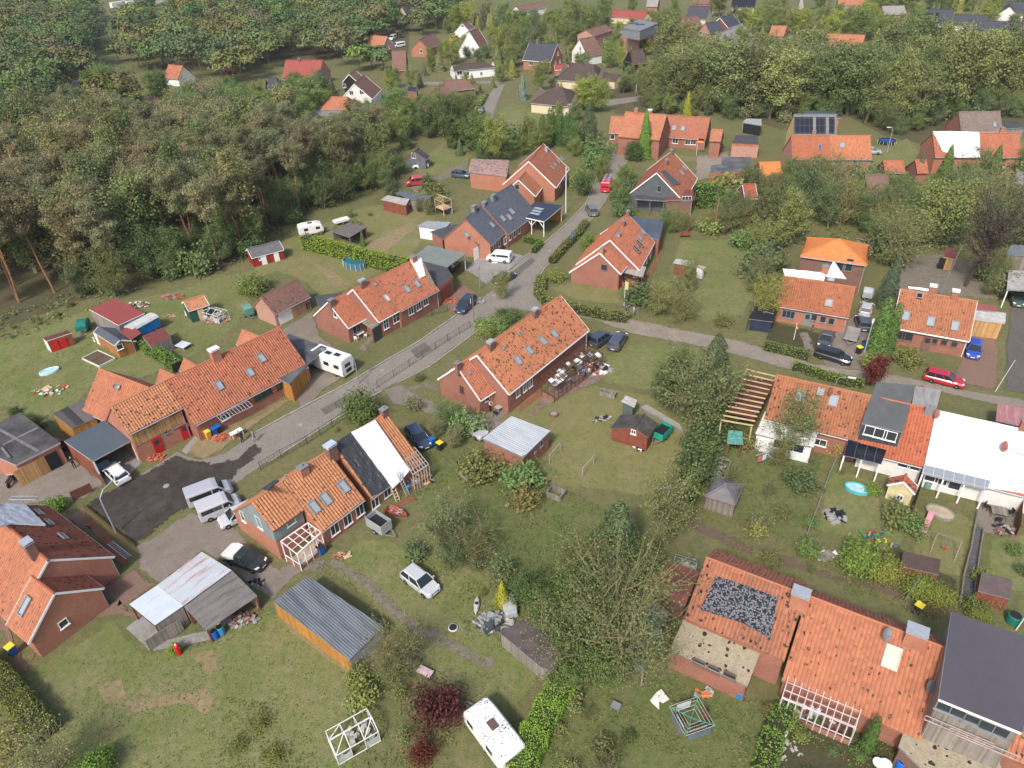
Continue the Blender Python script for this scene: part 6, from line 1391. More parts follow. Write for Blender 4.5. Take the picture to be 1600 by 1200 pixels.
pole((1412,940),3.4,'thin grey pole standing at the red footpath',GRM,.04,'pole',lean=.6);pole((1587,985),3.2,'white post at the right edge below the dark shed',WMET,.05,'pole',lean=.3)
o=thing('street_sign',(894,383),'small blue street sign on a post at the roadside','sign');part(o,'post',GRM,lambda b:b.tube([(0,0,0),(0,0,2.2)],.035,6));part(o,'sign_plate',plain('sign_blue',(.03,.15,.45),.5),lambda b:b.box((0,0,1.5),.5,.04,.7))
def wheelie(p,c,lid,label,q=None):
 o=thing('wheelie_bin',p,label,'bin',q or(p[0]+8,p[1]+5));m1,m2=plain('bin_%d'%(hash(c)%997),c,.5,var=.1),plain('lid_%d'%(hash(lid)%997),lid,.5,var=.1)
 part(o,'body',m1,lambda b:b.hexa([Vector(v)for v in((-.24,-.24,.08),(.24,-.24,.08),(.24,.24,.08),(-.24,.24,.08),(-.31,-.31,1.05),(.31,-.31,1.05),(.31,.31,1.05),(-.31,.31,1.05))]))
 part(o,'lid',m2,lambda b:b.hexa([Vector(v)for v in((-.34,-.34,1.06),(.34,-.34,1.06),(.34,.34,1.06),(-.38,.34,1.06),(-.3,-.3,1.17),(.3,-.3,1.12),(.3,.3,1.12),(-.3,.3,1.17))]))
 for y in(-.26,.26):part(o,'wheel',BLK,lambda b:b.lathe((-.28,y-.03,.1),[(.1,0),(.1,.06)],10,0,Vector((0,1,0))))
YL=(.75,.6,.04);BU=(.02,.13,.42);BK=(.03,.03,.035)
for p,c,l,lab in[((676,697),BU,BU,'blue wheelie bin behind the tarped row house'),((688,703),BK,YL,'black bin with yellow lid next to the blue one'),((23,1022),BU,YL,'blue bin with yellow lid at the lower left gable corner'),((337,680),BU,BU,'blue bin in front of the long house'),((343,677),BK,BU,'dark bin touching the blue one at the long house'),((327,685),(.7,.4,.05),YL,'yellow bin in front of the long house'),((1316,508),BK,YL,'black bin with yellow lid at the red tiled house corner'),((1341,553),BK,YL,'black bin with wide yellow lid near the lamp post'),((1537,522),BK,YL,'black bin with yellow lid under the white flat carport'),((1432,958),BK,YL,'black bin with yellow lid behind the large torn house'),((1349,545),(.02,.1,.3),BK,'dark blue bin beside the yellow-lidded one'),((936,532),BK,YL,'black bin with yellow lid at the end of the wrecked pergola'),((503,866),BU,BK,'small blue bin outside the conservatory'),((1118,225),BU,BU,'blue bin at the street-end terrace')]:wheelie(p,c,l,lab)
def barrel(p,c,label,r=.3,h=.9):
 o=thing('barrel',p,label,'barrel');part(o,'body',plain('barrel_%d'%(hash(c)%997),c,.4,var=.1),lambda b:b.lathe((0,0,0),[(r*.85,0),(r,.08),(r*.97,h*.33),(r*1.03,h*.36),(r*.97,h*.64),(r*1.03,h*.67),(r,h-.06),(r*.85,h)],14));part(o,'lid',BLK,lambda b:b.lathe((0,0,h),[(r*.8,0),(r*.8,.03)],14))
for p,c,lab,r,h in[((337,997),(.01,.12,.5),'dark blue barrel by the lean-to, left one',.32,.95),((347,990),(.05,.25,.5),'lighter blue barrel by the lean-to, right one',.32,.9),((1155,1090),(.02,.2,.45),'blue barrel at the beige-roofed extension',.3,.8),((1405,1200),(.02,.15,.6),'blue barrel at the bottom edge beside the beige roof',.32,.9),((1581,972),(.02,.15,.11),'dark green round water butt at the right edge',.55,.9),((1448,762),(.15,.3,.25),'pale green butt below the pale glass canopy',.35,.8),((708,982),(.55,.57,.58),'white round lid lying on the lawn',.42,.15)]:barrel(p,c,lab,r,h)
o=thing('letter_box',(281,1022),'bright red bollard-shaped box beside the small bush','letter box');part(o,'body',plain('pillar_red',(.6,.01,.02),.4,var=.05),lambda b:b.lathe((0,0,0),[(.2,0),(.22,.1),(.2,.9),(.24,.95),(.24,1.15),(.1,1.25)],14));part(o,'cap',WMET,lambda b:b.lathe((0,0,1.24),[(.1,0),(.05,.08)],10))
def ladder(a,b,label,w=.42,n=10,m=None,za=0.05,zb=0.05):
 A,B=G(a,za),G(b,zb);o=empty('ladder',(A.x,A.y,0),0,label,'ladder');d=(B-A);x=Vector((d.y,-d.x,0)).normalized()*w/2;m=m or LGM
 mb=MB(o.location)
 for s in(-1,1):mb.bar(A+x*s,B+x*s,.07)
 mb.build('rails',m,o);mb=MB(o.location)
 for i in range(n):q=A.lerp(B,(i+.5)/n);mb.bar(q-x,q+x,.045)
 mb.build('rungs',m,o)
ladder((622,783),(605,738),'pale wooden ladder leaning on the tarped roof eave, left one',za=.05,zb=2.9,m=plain('pale_ladder',(.6,.48,.36),.7));ladder((638,775),(622,738),'metal ladder leaning on the white tarpaulin, right one',za=.05,zb=2.9)
ladder((172,848),(201,871),'grey metal ladder lying in the tile-strewn bed',.5,12);ladder((16,778),(58,778),'ladder lying flat on the forecourt at the left',.5,12,za=.1,zb=.1);ladder((687,462),(678,438),'ladder leaning on the bare roof edge by the brown garage door',za=.05,zb=3.4)
def pile(p,rx,ry,h,cols,label,n=90,sz=.22,seed=1,cat='rubble pile',name='rubble_pile',q=None,slab=False):
 o=thing(name,p,label,cat,q);rn=random.Random(seed)
 for k,c in enumerate(cols):
  mb=MB()
  for _ in range(int(n*.7)//len(cols)):
   a,r=rn.random()*6.28,rn.random()**.6;x,y=math.cos(a)*r*rx,math.sin(a)*r*ry;z=rn.random()*h*(1-r);mb2=Matrix.Rotation(rn.random()*6,3,'Z')@Matrix.Rotation(rn.uniform(-.6,.6),3,'X')
   s=sz*rn.uniform(.5,1.4);P=[mb2@Vector((i*s,j*s*.6,kk*s*.2))+Vector((x,y,z+.06))for kk in(-1,1)for i,j in((-1,-1),(1,-1),(1,1),(-1,1))];mb.hexa(P)
  mb.build('debris',plain('dull_scrap',(.33,.32,.3),.8,var=.5,sc=3)if c in(WMET,WHT)and rn.random()<.8 else c,o)
 return o
BRK=plain('loose_red_tiles',(.45,.14,.075),.85,var=.4,sc=3)
pile((242,716),1.3,.7,.5,[BRK],'heap of red tiles at the corner of the long house',120,.16,1);pile((348,684),1.6,.8,.5,[BRK],'heap of red tiles beside the yellow bin',150,.16,2);pile((700,470),1.6,.9,.4,[BRK],'heap of red tiles on the paved yard by the police van',130,.16,3)
pile((650,752),2.0,1.0,.6,[BRK,WMET,WOODN,DRK],'mixed roof rubble below the wrecked extension',150,.22,4);pile((925,578),2.6,1.4,.9,[WHT,BRK,WOODG,DRK,WMET],'pile of broken pergola panels and timber',190,.32,5)
pile((338,500),2.2,1.2,.8,[WMET,WHT,BRK,GRM],'junk inside the wrecked glasshouse by the green shed',130,.25,6);pile((255,550),1.6,1.0,.7,[WMET,WOODG,GRM],'junk heap behind the maroon-roofed shed',90,.25,7);pile((215,478),2.0,.8,.6,[WOODG,WMET,WOODR],'heap of planks behind the dark red felt shed',90,.3,8)
pile((772,975),1.4,1.1,.8,[plain('wet_dark_tarp',(.06,.08,.075),.4),WMET,GRM],'heap of dark tarpaulin and junk on the lawn edge',90,.35,9);pile((372,970),1.8,.7,.7,[WOODG,WOODR,WMET],'stacked firewood and scrap in front of the lean-to',150,.2,10)
pile((1303,808),1.0,.9,.6,[plain('dark_net',(.02,.022,.03),.7),WMET],'collapsed dark net with white scraps on the terrace garden',70,.3,11);pile((1290,870),.9,.5,.2,[WMET,WOODG],'light garden slab and scraps above the footpath',25,.3,12)
pile((265,495),.9,.4,.4,[plain('split_logs',(.5,.33,.18),.9)],'small heap of split logs left of the green shed',40,.16,13);pile((270,465),1.8,.7,.5,[WOODR,BRK,WOODG],'old boards and tiles heaped by the forest edge',70,.3,14)
pile((80,612),2.6,1.4,.2,[WMET,plain('toy_green',(.03,.3,.12),.6),plain('toy_red',(.5,.05,.04),.6),WOODN],'scattered toys and small things on the left lawn',60,.2,15);pile((940,655),1.4,.6,.3,[WMET,BLK],'white and black odds and ends on the centre lawn',26,.2,16)
pile((1570,830),1.0,.8,.6,[BRD,WMET,BLK],'garden furniture clutter at the head of the wet path',50,.25,17);pile((640,760),.5,.5,.6,[plain('blue_bag',(.02,.2,.5),.6)],'blue sack between the ladders and the rubble',12,.25,18)
pile((1225,1170),1.4,1.0,.2,[WMET,plain('pebbles',(.4,.36,.32),.9)],'ring of stones and garden ornaments in the flower garden',50,.14,19);pile((745,472),1.2,.7,1.0,[GRM,WMET,WOODG],'grey bags and rolled fence stacked behind the police van',60,.3,20)
pile((1290,1110),3.0,.9,.7,[WMET,BRD,GRM,WRN],'furniture and rubble inside the roofless conservatory',120,.35,21);pile((400,912),.8,.5,.3,[WMET,BLK],'small scraps at the corner of the long shed',20,.2,22)
pile((535,868),1.0,.5,.3,[WMET,WOODN,BRK],'flower pots and small things outside the conservatory',40,.16,23);pile((1000,700),.6,.6,.3,[WMET,BLK],'scraps beside the turquoise trailer',16,.2,24)
pile((1340,300),2.4,1.0,.7,[WMET,BRK,plain('blue_bag',(.02,.2,.5),.6),BLK],'roof rubble and sacks in the yard below the duplex',80,.3,25);pile((1100,565+520),.7,.5,.3,[plain('orange_cloth',(.6,.2,.06),.8),WMET],'orange and pale garden scraps near the beige roof',20,.22,26)
def ringpool(p,q,rx,ry,h,c,wat,label,cat='paddling pool'):
 o=thing('paddling_pool'if h<.7 else'swimming_pool',p,label,cat,q)
 def f(b,r0,z0,z1,r1):
  n=20;
  for i in range(n):
   a,c_=6.2832*i/n,6.2832*(i+1)/n;P=lambda t,r,z:Vector((math.cos(t)*(rx-r),math.sin(t)*(ry-r),z))
   b.face([P(a,0,z0),P(c_,0,z0),P(c_,0,z1),P(a,0,z1)]);b.face([P(a,0,z1),P(c_,0,z1),P(c_,r1,z1),P(a,r1,z1)]);b.face([P(a,r1,z1),P(c_,r1,z1),P(c_,r1,z0),P(a,r1,z0)])
 part(o,'rim',c,lambda b:f(b,0,.02,h,.14))
 def wt(b):b.face([Vector((math.cos(6.2832*i/20)*(rx-.12),math.sin(6.2832*i/20)*(ry-.12),h*.75))for i in range(20)])
 part(o,'water',wat,wt)
 if h>.7:
  for i in range(14):a=6.2832*i/14;part(o,'support',WMET,lambda b:b.bar((math.cos(a)*(rx+.15),math.sin(a)*(ry+.15),0),(math.cos(a)*(rx+.02),math.sin(a)*(ry+.02),h),.05))
WAT=plain('pool_water',(.02,.16,.2),.1,var=.15);WAL=plain('pool_water_pale',(.4,.62,.66),.15,var=.3,sc=3)
ringpool((554,417),(572,423),2.3,1.3,1.1,plain('pool_blue_grey',(.08,.16,.22),.6),WAT,'oval above-ground pool with blue-green cover in front of the yellow hedge','pool')
ringpool((78,582),(90,578),1.25,.75,.35,plain('pool_rim_white',(.6,.7,.75),.4),WAL,'inflatable paddling pool on the left lawn');ringpool((1338,766),(1350,770),1.2,.8,.35,plain('pool_rim_teal',(.1,.45,.5),.4),WAL,'inflatable teal paddling pool in the terrace garden')
ringpool((1385,224),(1392,224),1.9,1.9,.75,BLK,plain('tramp_blue',(.02,.08,.3),.6),'blue trampoline behind the duplex','trampoline')
ringpool((865,649),(872,652),.55,.55,.3,BRD,plain('ash',(.3,.29,.27),.9),'round fire pit on the centre lawn','fire pit')
ringpool((1468,803),(1480,808),1.35,1.0,.3,WOODG,plain('sand',(.42,.34,.24),.9),'hexagonal wooden sandpit in the swing garden','sandpit')
def frame(o,pts,m,t=.06,name='frame'):part(o,name,m,lambda b:[b.bar(a,c,t)for a,c in pts])
def swing(p,q,label,w=2.4,h=2.0,m=None,seat=True,goal=False):
 o=thing('swing_frame'if not goal else'goal_frame',p,label,'swing'if not goal else'clothes frame',q);m=m or WOODG;x=w/2
 frame(o,[((-x,0,h),(x,0,h))]+([((-x,0,h),(-x,s,0))for s in(-.8,.8)]+[((x,0,h),(x,s,0))for s in(-.8,.8)]if not goal else[((-x,0,h),(-x,0,0)),((x,0,h),(x,0,0))]),m)
 if seat:
  for s in(-.2,.2):part(o,'chain',GRM,lambda b:b.bar((s,0,h),(s,0,.5),.025))
  part(o,'seat',plain('toy_red',(.5,.05,.04),.6),lambda b:b.box((0,0,.45),.5,.2,.06))
swing((1474,862),(1490,868),'wooden swing frame with red seat in the narrow garden',2.0,1.9);swing((867,716),(876,706),'thin metal clothes frame nearer the pale garage',2.4,1.3,LGM,False,True);swing((919,736),(928,726),'second thin metal clothes frame on the centre lawn',2.4,1.3,LGM,False,True)
o=thing('slide',(1447,822),'pink plastic slide beside the sandpit','slide',(1456,800));part(o,'chute',plain('slide_pink',(.6,.25,.3),.5),lambda b:b.hexa([Vector(v)for v in((-1.1,-.25,.05),(1.0,-.25,1.0),(1.0,.25,1.0),(-1.1,.25,.05),(-1.1,-.25,.15),(1.0,-.25,1.12),(1.0,.25,1.12),(-1.1,.25,.15))]));frame(o,[((1.0,s,1.1),(1.5,s,0))for s in(-.25,.25)]+[((1.3,-.25,z),(1.3,.25,z))for z in(.3,.6)],plain('slide_legs',(.7,.65,.3),.5),.05,'steps')
o=thing('climbing_toy',(1366,853),'multi-coloured plastic climbing frame near the large round shrub','climbing frame');rn=random.Random(9)
for k,c in enumerate(((.5,.03,.03),(.75,.55,.03),(.02,.15,.5),(.03,.35,.1))):
 mb=MB()
 for _ in range(9):a=Vector((rn.uniform(-1.1,1.1),rn.uniform(-.9,.9),rn.uniform(.1,1.1)));d=rn.choice([Vector((.55,0,0)),Vector((0,.55,0)),Vector((0,0,.5))]);mb.bar(a,a+d,.09)
 mb.build('tube',plain('toy_tube_%d'%k,c,.5),o)
o=thing('play_tower',(694,334),'timber playhouse tower with pink slide behind the slate row','climbing frame',(704,338));s=1.3
for x in(-s,s):
 for y in(-s*.8,s*.8):part(o,'post',WOODN,lambda b:b.box((x,y,0),.12,.12,2.9))
part(o,'deck',WOODN,lambda b:b.box((0,0,1.3),2.7,2.2,.1));frame(o,[((-s,y,2.9),(-s,0,3.6))for y in(-1.1,1.1)]+[((s,y,2.9),(s,0,3.6))for y in(-1.1,1.1)]+[((-s,0,3.6),(s,0,3.6))]+[((-s,y,2.9),(s,y,2.9))for y in(-1.05,1.05)]+[((x,-1.1,2.9),(x,1.1,2.9))for x in(-s,s)]+[((x,-1.1,z),(x,1.1,z))for x in(-s,s)for z in(1.7,2.1)]+[((-s+i*.65,-1.1,2.9),(-s+i*.65,0,3.6))for i in range(5)],WOODN,.07,'roof_frame')
part(o,'slide',plain('slide_pink',(.6,.25,.3),.5),lambda b:b.hexa([Vector(v)for v in((-1.3,-.2,1.3),(-3.2,-.2,.1),(-3.2,.35,.1),(-1.3,.35,1.3),(-1.3,-.2,1.4),(-3.2,-.2,.2),(-3.2,.35,.2),(-1.3,.35,1.4))]));part(o,'base',plain('base_grey_blue',(.15,.2,.25),.7),lambda b:b.box((0,1.0,0),2.4,.06,1.2))
def bed(p,q,w,d,h,label,m,inner=None,name='raised_bed',cat='planter'):
 o=thing(name,p,label,cat,q)
 part(o,'box',m,lambda b:[b.box((0,s*d/2,0),w,.1,h)for s in(-1,1)]+[b.box((s*w/2,0,0),.1,d-.1,h)for s in(-1,1)])
 part(o,'soil',inner or BEDS,lambda b:b.box((0,0,0),w-.12,d-.12,h*.6))
bed((869,775),(879,779),1.6,1.2,.7,'raised wooden plant box below the clothes frames',WOODG);bed((729,745),(735,752),1.3,.8,.4,'pale concrete frame box lying in the centre garden',LGM);bed((950,618),(965,622),1.9,.8,.6,'low wooden bench box at the hedge behind the centre lawn',WOODG)
bed((1500,880),(1505,860),.3,0.3,.2,'',WOODG)if False else None
def table(p,q,w,d,label,m,h=.74,chairs=0,cm=None,name='garden_table',short=None):
 o=thing(name,p,label,'table',q);part(o,'table_top',m,lambda b:b.box((0,0,h-.05),w,d,.05))
 for x in(-1,1):
  for y in(-1,1):part(o,'leg',m,lambda b:b.box((x*(w/2-.08),y*(d/2-.08),0),.06,.06,h-.05))
 rz=o.rotation_euler.z
 for i in range(chairs):
  a=6.28*i/chairs+.4;x,y=math.cos(a)*(w*.5+.45),math.sin(a)*(d*.5+.45);lc=o.location
  c=empty('garden_chair',(lc.x+x*math.cos(rz)-y*math.sin(rz),lc.y+x*math.sin(rz)+y*math.cos(rz),.03),rz+a+math.pi,'chair at the %s side of the %s'%(('right','upper','left','lower','near')[i],short or label),'chair')
  part(c,'seat',cm or m,lambda b:b.box((0,0,.42),.45,.45,.05));part(c,'backrest',cm or m,lambda b:b.box((-.22,0,.46),.05,.45,.42))
  for sx in(-.2,.2):
   for sy in(-.2,.2):part(c,'leg',cm or m,lambda b:b.box((sx,sy,0),.04,.04,.42))
table((563,527),(570,523),1.3,.8,'white garden table outside the stepped house',WHT,chairs=4,short='white garden table');table((371,682),(380,677),1.5,.7,'white folding table loaded with things on the verge',WHT);table((780,643),(785,640),1.0,.8,'grey table on the terrace of the centre row house',LGM,chairs=2,cm=BLK,short='grey terrace table')
table((1558,806),(1568,808),1.4,1.2,'weathered table on the terrace at the head of the wet path',WOODG,chairs=3,cm=BLK,short='weathered terrace table');table((287,543),(297,546),1.9,1.5,'low white table-tennis board on the grass left of the long row',plain('pale_board',(.6,.62,.66),.5),.5);table((962,1108),(966,1110),.7,.6,'small grey table in the rough garden beside the trimmed hedge',GRM,.5)
table((665,1053),(671,1056),1.3,.7,'patterned pinkish lounger board near the big red shrub',plain('pink_pattern',(.6,.42,.45),.7,var=.5,sc=6),.35);table((1290,872),(1300,866),1.6,.9,'grey wooden lounger above the footpath',WOODG,.3)
def roundtable(p,r,label,m,h=.7):
 o=thing('round_table',p,label,'table');part(o,'table_top',m,lambda b:b.lathe((0,0,h),[(r,0),(r,.05),(.02,.06)],18));part(o,'pedestal',GRM,lambda b:b.tube([(0,0,0),(0,0,h)],.05,8))
roundtable((1216,1150),.55,'round white garden table left of the flower garden',WHT);roundtable((1370,1198),.4,'round white stool at the bottom edge, left of two',WHT,.5);roundtable((1381,1200),.42,'round white stool at the bottom edge, right of two',WHT,.5)
bed((155,562),(168,568),4.2,2.4,.3,'dark wooden deck with pale plastic edging beside the timber cabin',plain('pale_plastic_edge',(.6,.65,.5),.5),boards('dark_deck',(.12,.085,.06),.14),'wooden_deck','deck')
o=thing('bench',(1070,371),'brown wooden bench at the back of the long lawn','bench',(1078,371));part(o,'seat',WOODR,lambda b:b.box((0,0,.42),1.8,.5,.06));part(o,'backrest',WOODR,lambda b:b.box((0,.25,.46),1.8,.06,.45));[part(o,'leg',WOODR,lambda b:b.box((x,0,0),.08,.45,.42))for x in(-.8,.8)]
o=thing('rotary_dryer',(1077,1140),'rotary clothes dryer with green arms and grey washing','clothes dryer',(1090,1132));H_=1.75;TG=plain('teal_arms',(.05,.3,.24),.5)
part(o,'pole',GRM,lambda b:b.tube([(0,0,0),(0,0,H_)],.035,8))
for a in(.6,2.17,3.74,5.31):part(o,'arm',TG,lambda b:b.bar((0,0,H_-.25),(math.cos(a)*1.75,math.sin(a)*1.75,H_+.1),.05))
for k,r in enumerate((.7,1.05,1.4,1.7)):frame(o,[((math.cos(a)*r,math.sin(a)*r,H_-.2+r*.16),(math.cos(a+1.57)*r,math.sin(a+1.57)*r,H_-.2+r*.16))for a in(.6,2.17,3.74,5.31)],WMET,.015,'line')
for i,(a,r,w_,c)in enumerate([(3.74,1.65,1.9,(.12,.15,.18)),(5.31,1.65,.7,(.2,.08,.07)),(2.17,1.65,1.6,(.15,.17,.2)),(.6,1.6,1.2,(.55,.58,.62)),(3.74,1.3,1.4,(.35,.3,.22)),(2.17,1.3,1.0,(.5,.52,.55))]):
 A,B=Vector((math.cos(a)*r,math.sin(a)*r,H_)),Vector((math.cos(a+1.57)*r,math.sin(a+1.57)*r,H_));m_=(A+B)/2;d=(B-A).normalized()*w_/2
 c_=part(o,'washing',plain('cloth_%d'%i,c,.9),lambda b:b.hexa([m_-d-Z*.8,m_+d-Z*.85,m_+d*1.0-Z*.85+d.cross(Z)*.03,m_-d-Z*.8+d.cross(Z)*.03,m_-d,m_+d,m_+d+d.cross(Z)*.03,m_-d+d.cross(Z)*.03]))
o=thing('rotary_dryer',(1192,725),'small clothes line with bright washing in the wild garden','clothes dryer',(1200,722));part(o,'pole',GRM,lambda b:b.tube([(0,0,0),(0,0,1.7)],.035,8));frame(o,[((0,0,1.5),(math.cos(a)*1.3,math.sin(a)*1.3,1.7))for a in(0,1.57,3.14,4.71)],WMET,.03,'arm')
for i,(x,c)in enumerate(((-.9,(.6,.15,.2)),(-.3,(.6,.65,.7)),(.4,(.35,.45,.6)),(.9,(.05,.35,.3)))):part(o,'washing',plain('wash_%d'%i,c,.9),lambda b:b.box((x,-.3,.9),.5,.03,.75))
def flatsheet(name,pts,m,label,cat,z=.25):
 P=[G(p,z)for p in pts];o0=P[0];mb=MB(o0)
 mb.prism([(p.x,p.y)for p in P],z,z+.05);ob=mb.build(name,m);tag(ob,label,cat)
flatsheet('torn_sheet',[(1016,1094),(1026,1082),(1033,1077),(1046,1093),(1036,1099),(1030,1096),(1030,1109),(1018,1098)],plain('torn_white_board',(.7,.66,.62),.7,var=.25,sc=3),'torn white roof sheet lying on the grass','sheet');flatsheet('fallen_board',[(64,608),(76,602),(82,606),(70,613)],WOODN,'pale wooden board lying on the left lawn','board',.1)
flatsheet('torn_sheet',[(1295,838),(1303,846),(1296,852),(1290,846)],WHT,'small white scrap sheet near the dark net','sheet',.1)if False else None
o=thing('canoe',(745,948),'narrow pale fish-shaped kayak on the lawn','kayak',(747,930));part(o,'hull',plain('pale_hull',(.5,.48,.45),.5),lambda b:[b.lathe((0,0,.22),[(.02,-1.0),(.2,-.6),(.27,0),(.2,.6),(.02,1.0)],10,0,Vector((1,0,0)))]);part(o,'cockpit',BLK,lambda b:b.lathe((0,0,.42),[(.16,0),(.16,.08)],10))
o=thing('tarp_covered_boat',(796,950),'grey tarp-covered dinghy by the junk heap','boat',(800,965));part(o,'cover',plain('pale_grey_cover',(.38,.4,.42),.5),lambda b:loft(b,[(-1.3,.2,.1,.5),(-.7,.6,.1,.8),(.4,.65,.1,.8),(1.2,.5,.1,.65)]));part(o,'drawbar',GRM,lambda b:b.bar((1.1,0,.3),(1.8,0,.3),.06))
def ghouse(p,q,w,d,h,label,m,diag=True):
 o=thing('greenhouse',p,label,'greenhouse',q);x,y=w/2,d/2;seg=[]
 for sx in(-x,-x/3,x/3,x):seg+=[((sx,-y,0),(sx,-y,h*.75)),((sx,y,0),(sx,y,h*.75)),((sx,-y,h*.75),(sx,0,h)),((sx,y,h*.75),(sx,0,h))]
 seg+=[((-x,s,z),(x,s,z))for s in(-y,y)for z in(.05,h*.75)]+[((-x,0,h),(x,0,h))]+[((s,-y,z),(s,y,z))for s in(-x,x)for z in(.05,h*.75)]
 if diag:seg+=[((-x,-y,h*.75),(-x/3,0,h)),((x/3,-y,h*.75),(x,0,h)),((-x,y,0),(-x/3,y,h*.7))]
 frame(o,seg,m,.06);gl=plain('milky_panel',(.42,.45,.43),.3,var=.3)
 for sx in((-x,-x/3),(x/3,x)):part(o,'panel',gl,lambda b:b.face([(sx[0]+.05,-y,.1),(sx[1]-.05,-y,.1),(sx[1]-.05,-y,h*.5),(sx[0]+.05,-y,h*.5)]))
 rn=random.Random(2);part(o,'contents',plain('greenhouse_clutter',(.45,.42,.36),.8,var=.5,sc=4),lambda b:[b.box((rn.uniform(-x,x)*.8,rn.uniform(-y,y)*.8,0),.4,.3,rn.uniform(.1,.5),rn.random()*3)for _ in range(14)])
ghouse((554,1158),(575,1146),3.3,2.2,1.7,'white framed greenhouse with missing panes on the lower lawn',WMET);ghouse((338,498),(352,502),3.6,2.0,1.7,'collapsed clear greenhouse beside the green shed',WMET);ghouse((1123,742),(1132,720),3.0,1.6,1.3,'low curved net frame in the wild garden',WOODG,False)
ghouse((1070,925-35),(1080,893),2.0,1.2,1.3,'small wire cage behind the dark red felt shed',GRM,False)
Flat('canopy','torn turquoise-green sheet canopy at the left of the wild garden','canopy',[(1138,672),(1160,674),(1161,695),(1136,693)],2.0,plain('torn_turquoise',(.12,.32,.27),.6,var=.6,sc=3),None,posts=[0,1,2,3],th=.05,postm=WOODR)
BF=plain('brown_fence',(.16,.07,.045),.9)
fence('dark mesh fence along the street below the stepped row',[(602,520),(650,500),(700,487)],1.1);fence('dark mesh fence on the near side of the street',[(590,606),(640,573),(700,533),(735,512)],1.1);fence('mesh fence around the garden of the tarped row house',[(408,735),(440,716),(480,694),(520,668),(545,652)],1.2)
fence('brown board fence at the forecourt entrance',[(115,782),(128,776),(146,768)],1.2,BF,2,'board');fence('low brown board edging of the tile-strewn bed',[(132,792),(160,815),(190,840),(212,855)],.5,BF,2,'board');fence('brown board wall beside the white hatchback',[(100,700),(125,722),(150,745),(166,758)],1.1,BF,2,'board')
fence('thin fence between wild garden and terrace lawn',[(1312,708),(1295,745),(1275,800),(1258,845)],.9,WOODG,2.4,'rail');fence('dark board fence right of the cream playhouse',[(1440,748),(1432,780),(1422,810)],1.5,BF,2,'board');fence('thin fence left of the wet garden path',[(1525,805),(1515,860),(1503,905),(1498,948)],.7,WOODG,2.2,'rail');fence('thin fence right of the wet garden path',[(1535,830),(1528,870),(1517,950)],.6,WOODG,2.2,'rail')
fence('board fence at the terrace beside the clutter',[(1588,770),(1590,800),(1586,840)],1.6,BF,2,'board');fence('dark green fence at the forest side of the lawn',[(443,375),(455,371),(470,367)],1.3);fence('white ranch fence beside the paved lane of the white gabled house',[(598,168),(604,158),(609,148)],1.0,WMET,2,'rail');fence('green mesh fence corner near the dark blue-black shed',[(1165,520),(1170,500),(1172,490)],1.0);fence('weathered lattice fence in the side yard, lower left shed',[(236,1018),(262,1000),(288,985)],1.5,WOODG,1.6,'board')
fence('red-brown fence left of the hip-roofed house',[(1202,435),(1212,415),(1218,400)],1.4,WOODR,2,'board')
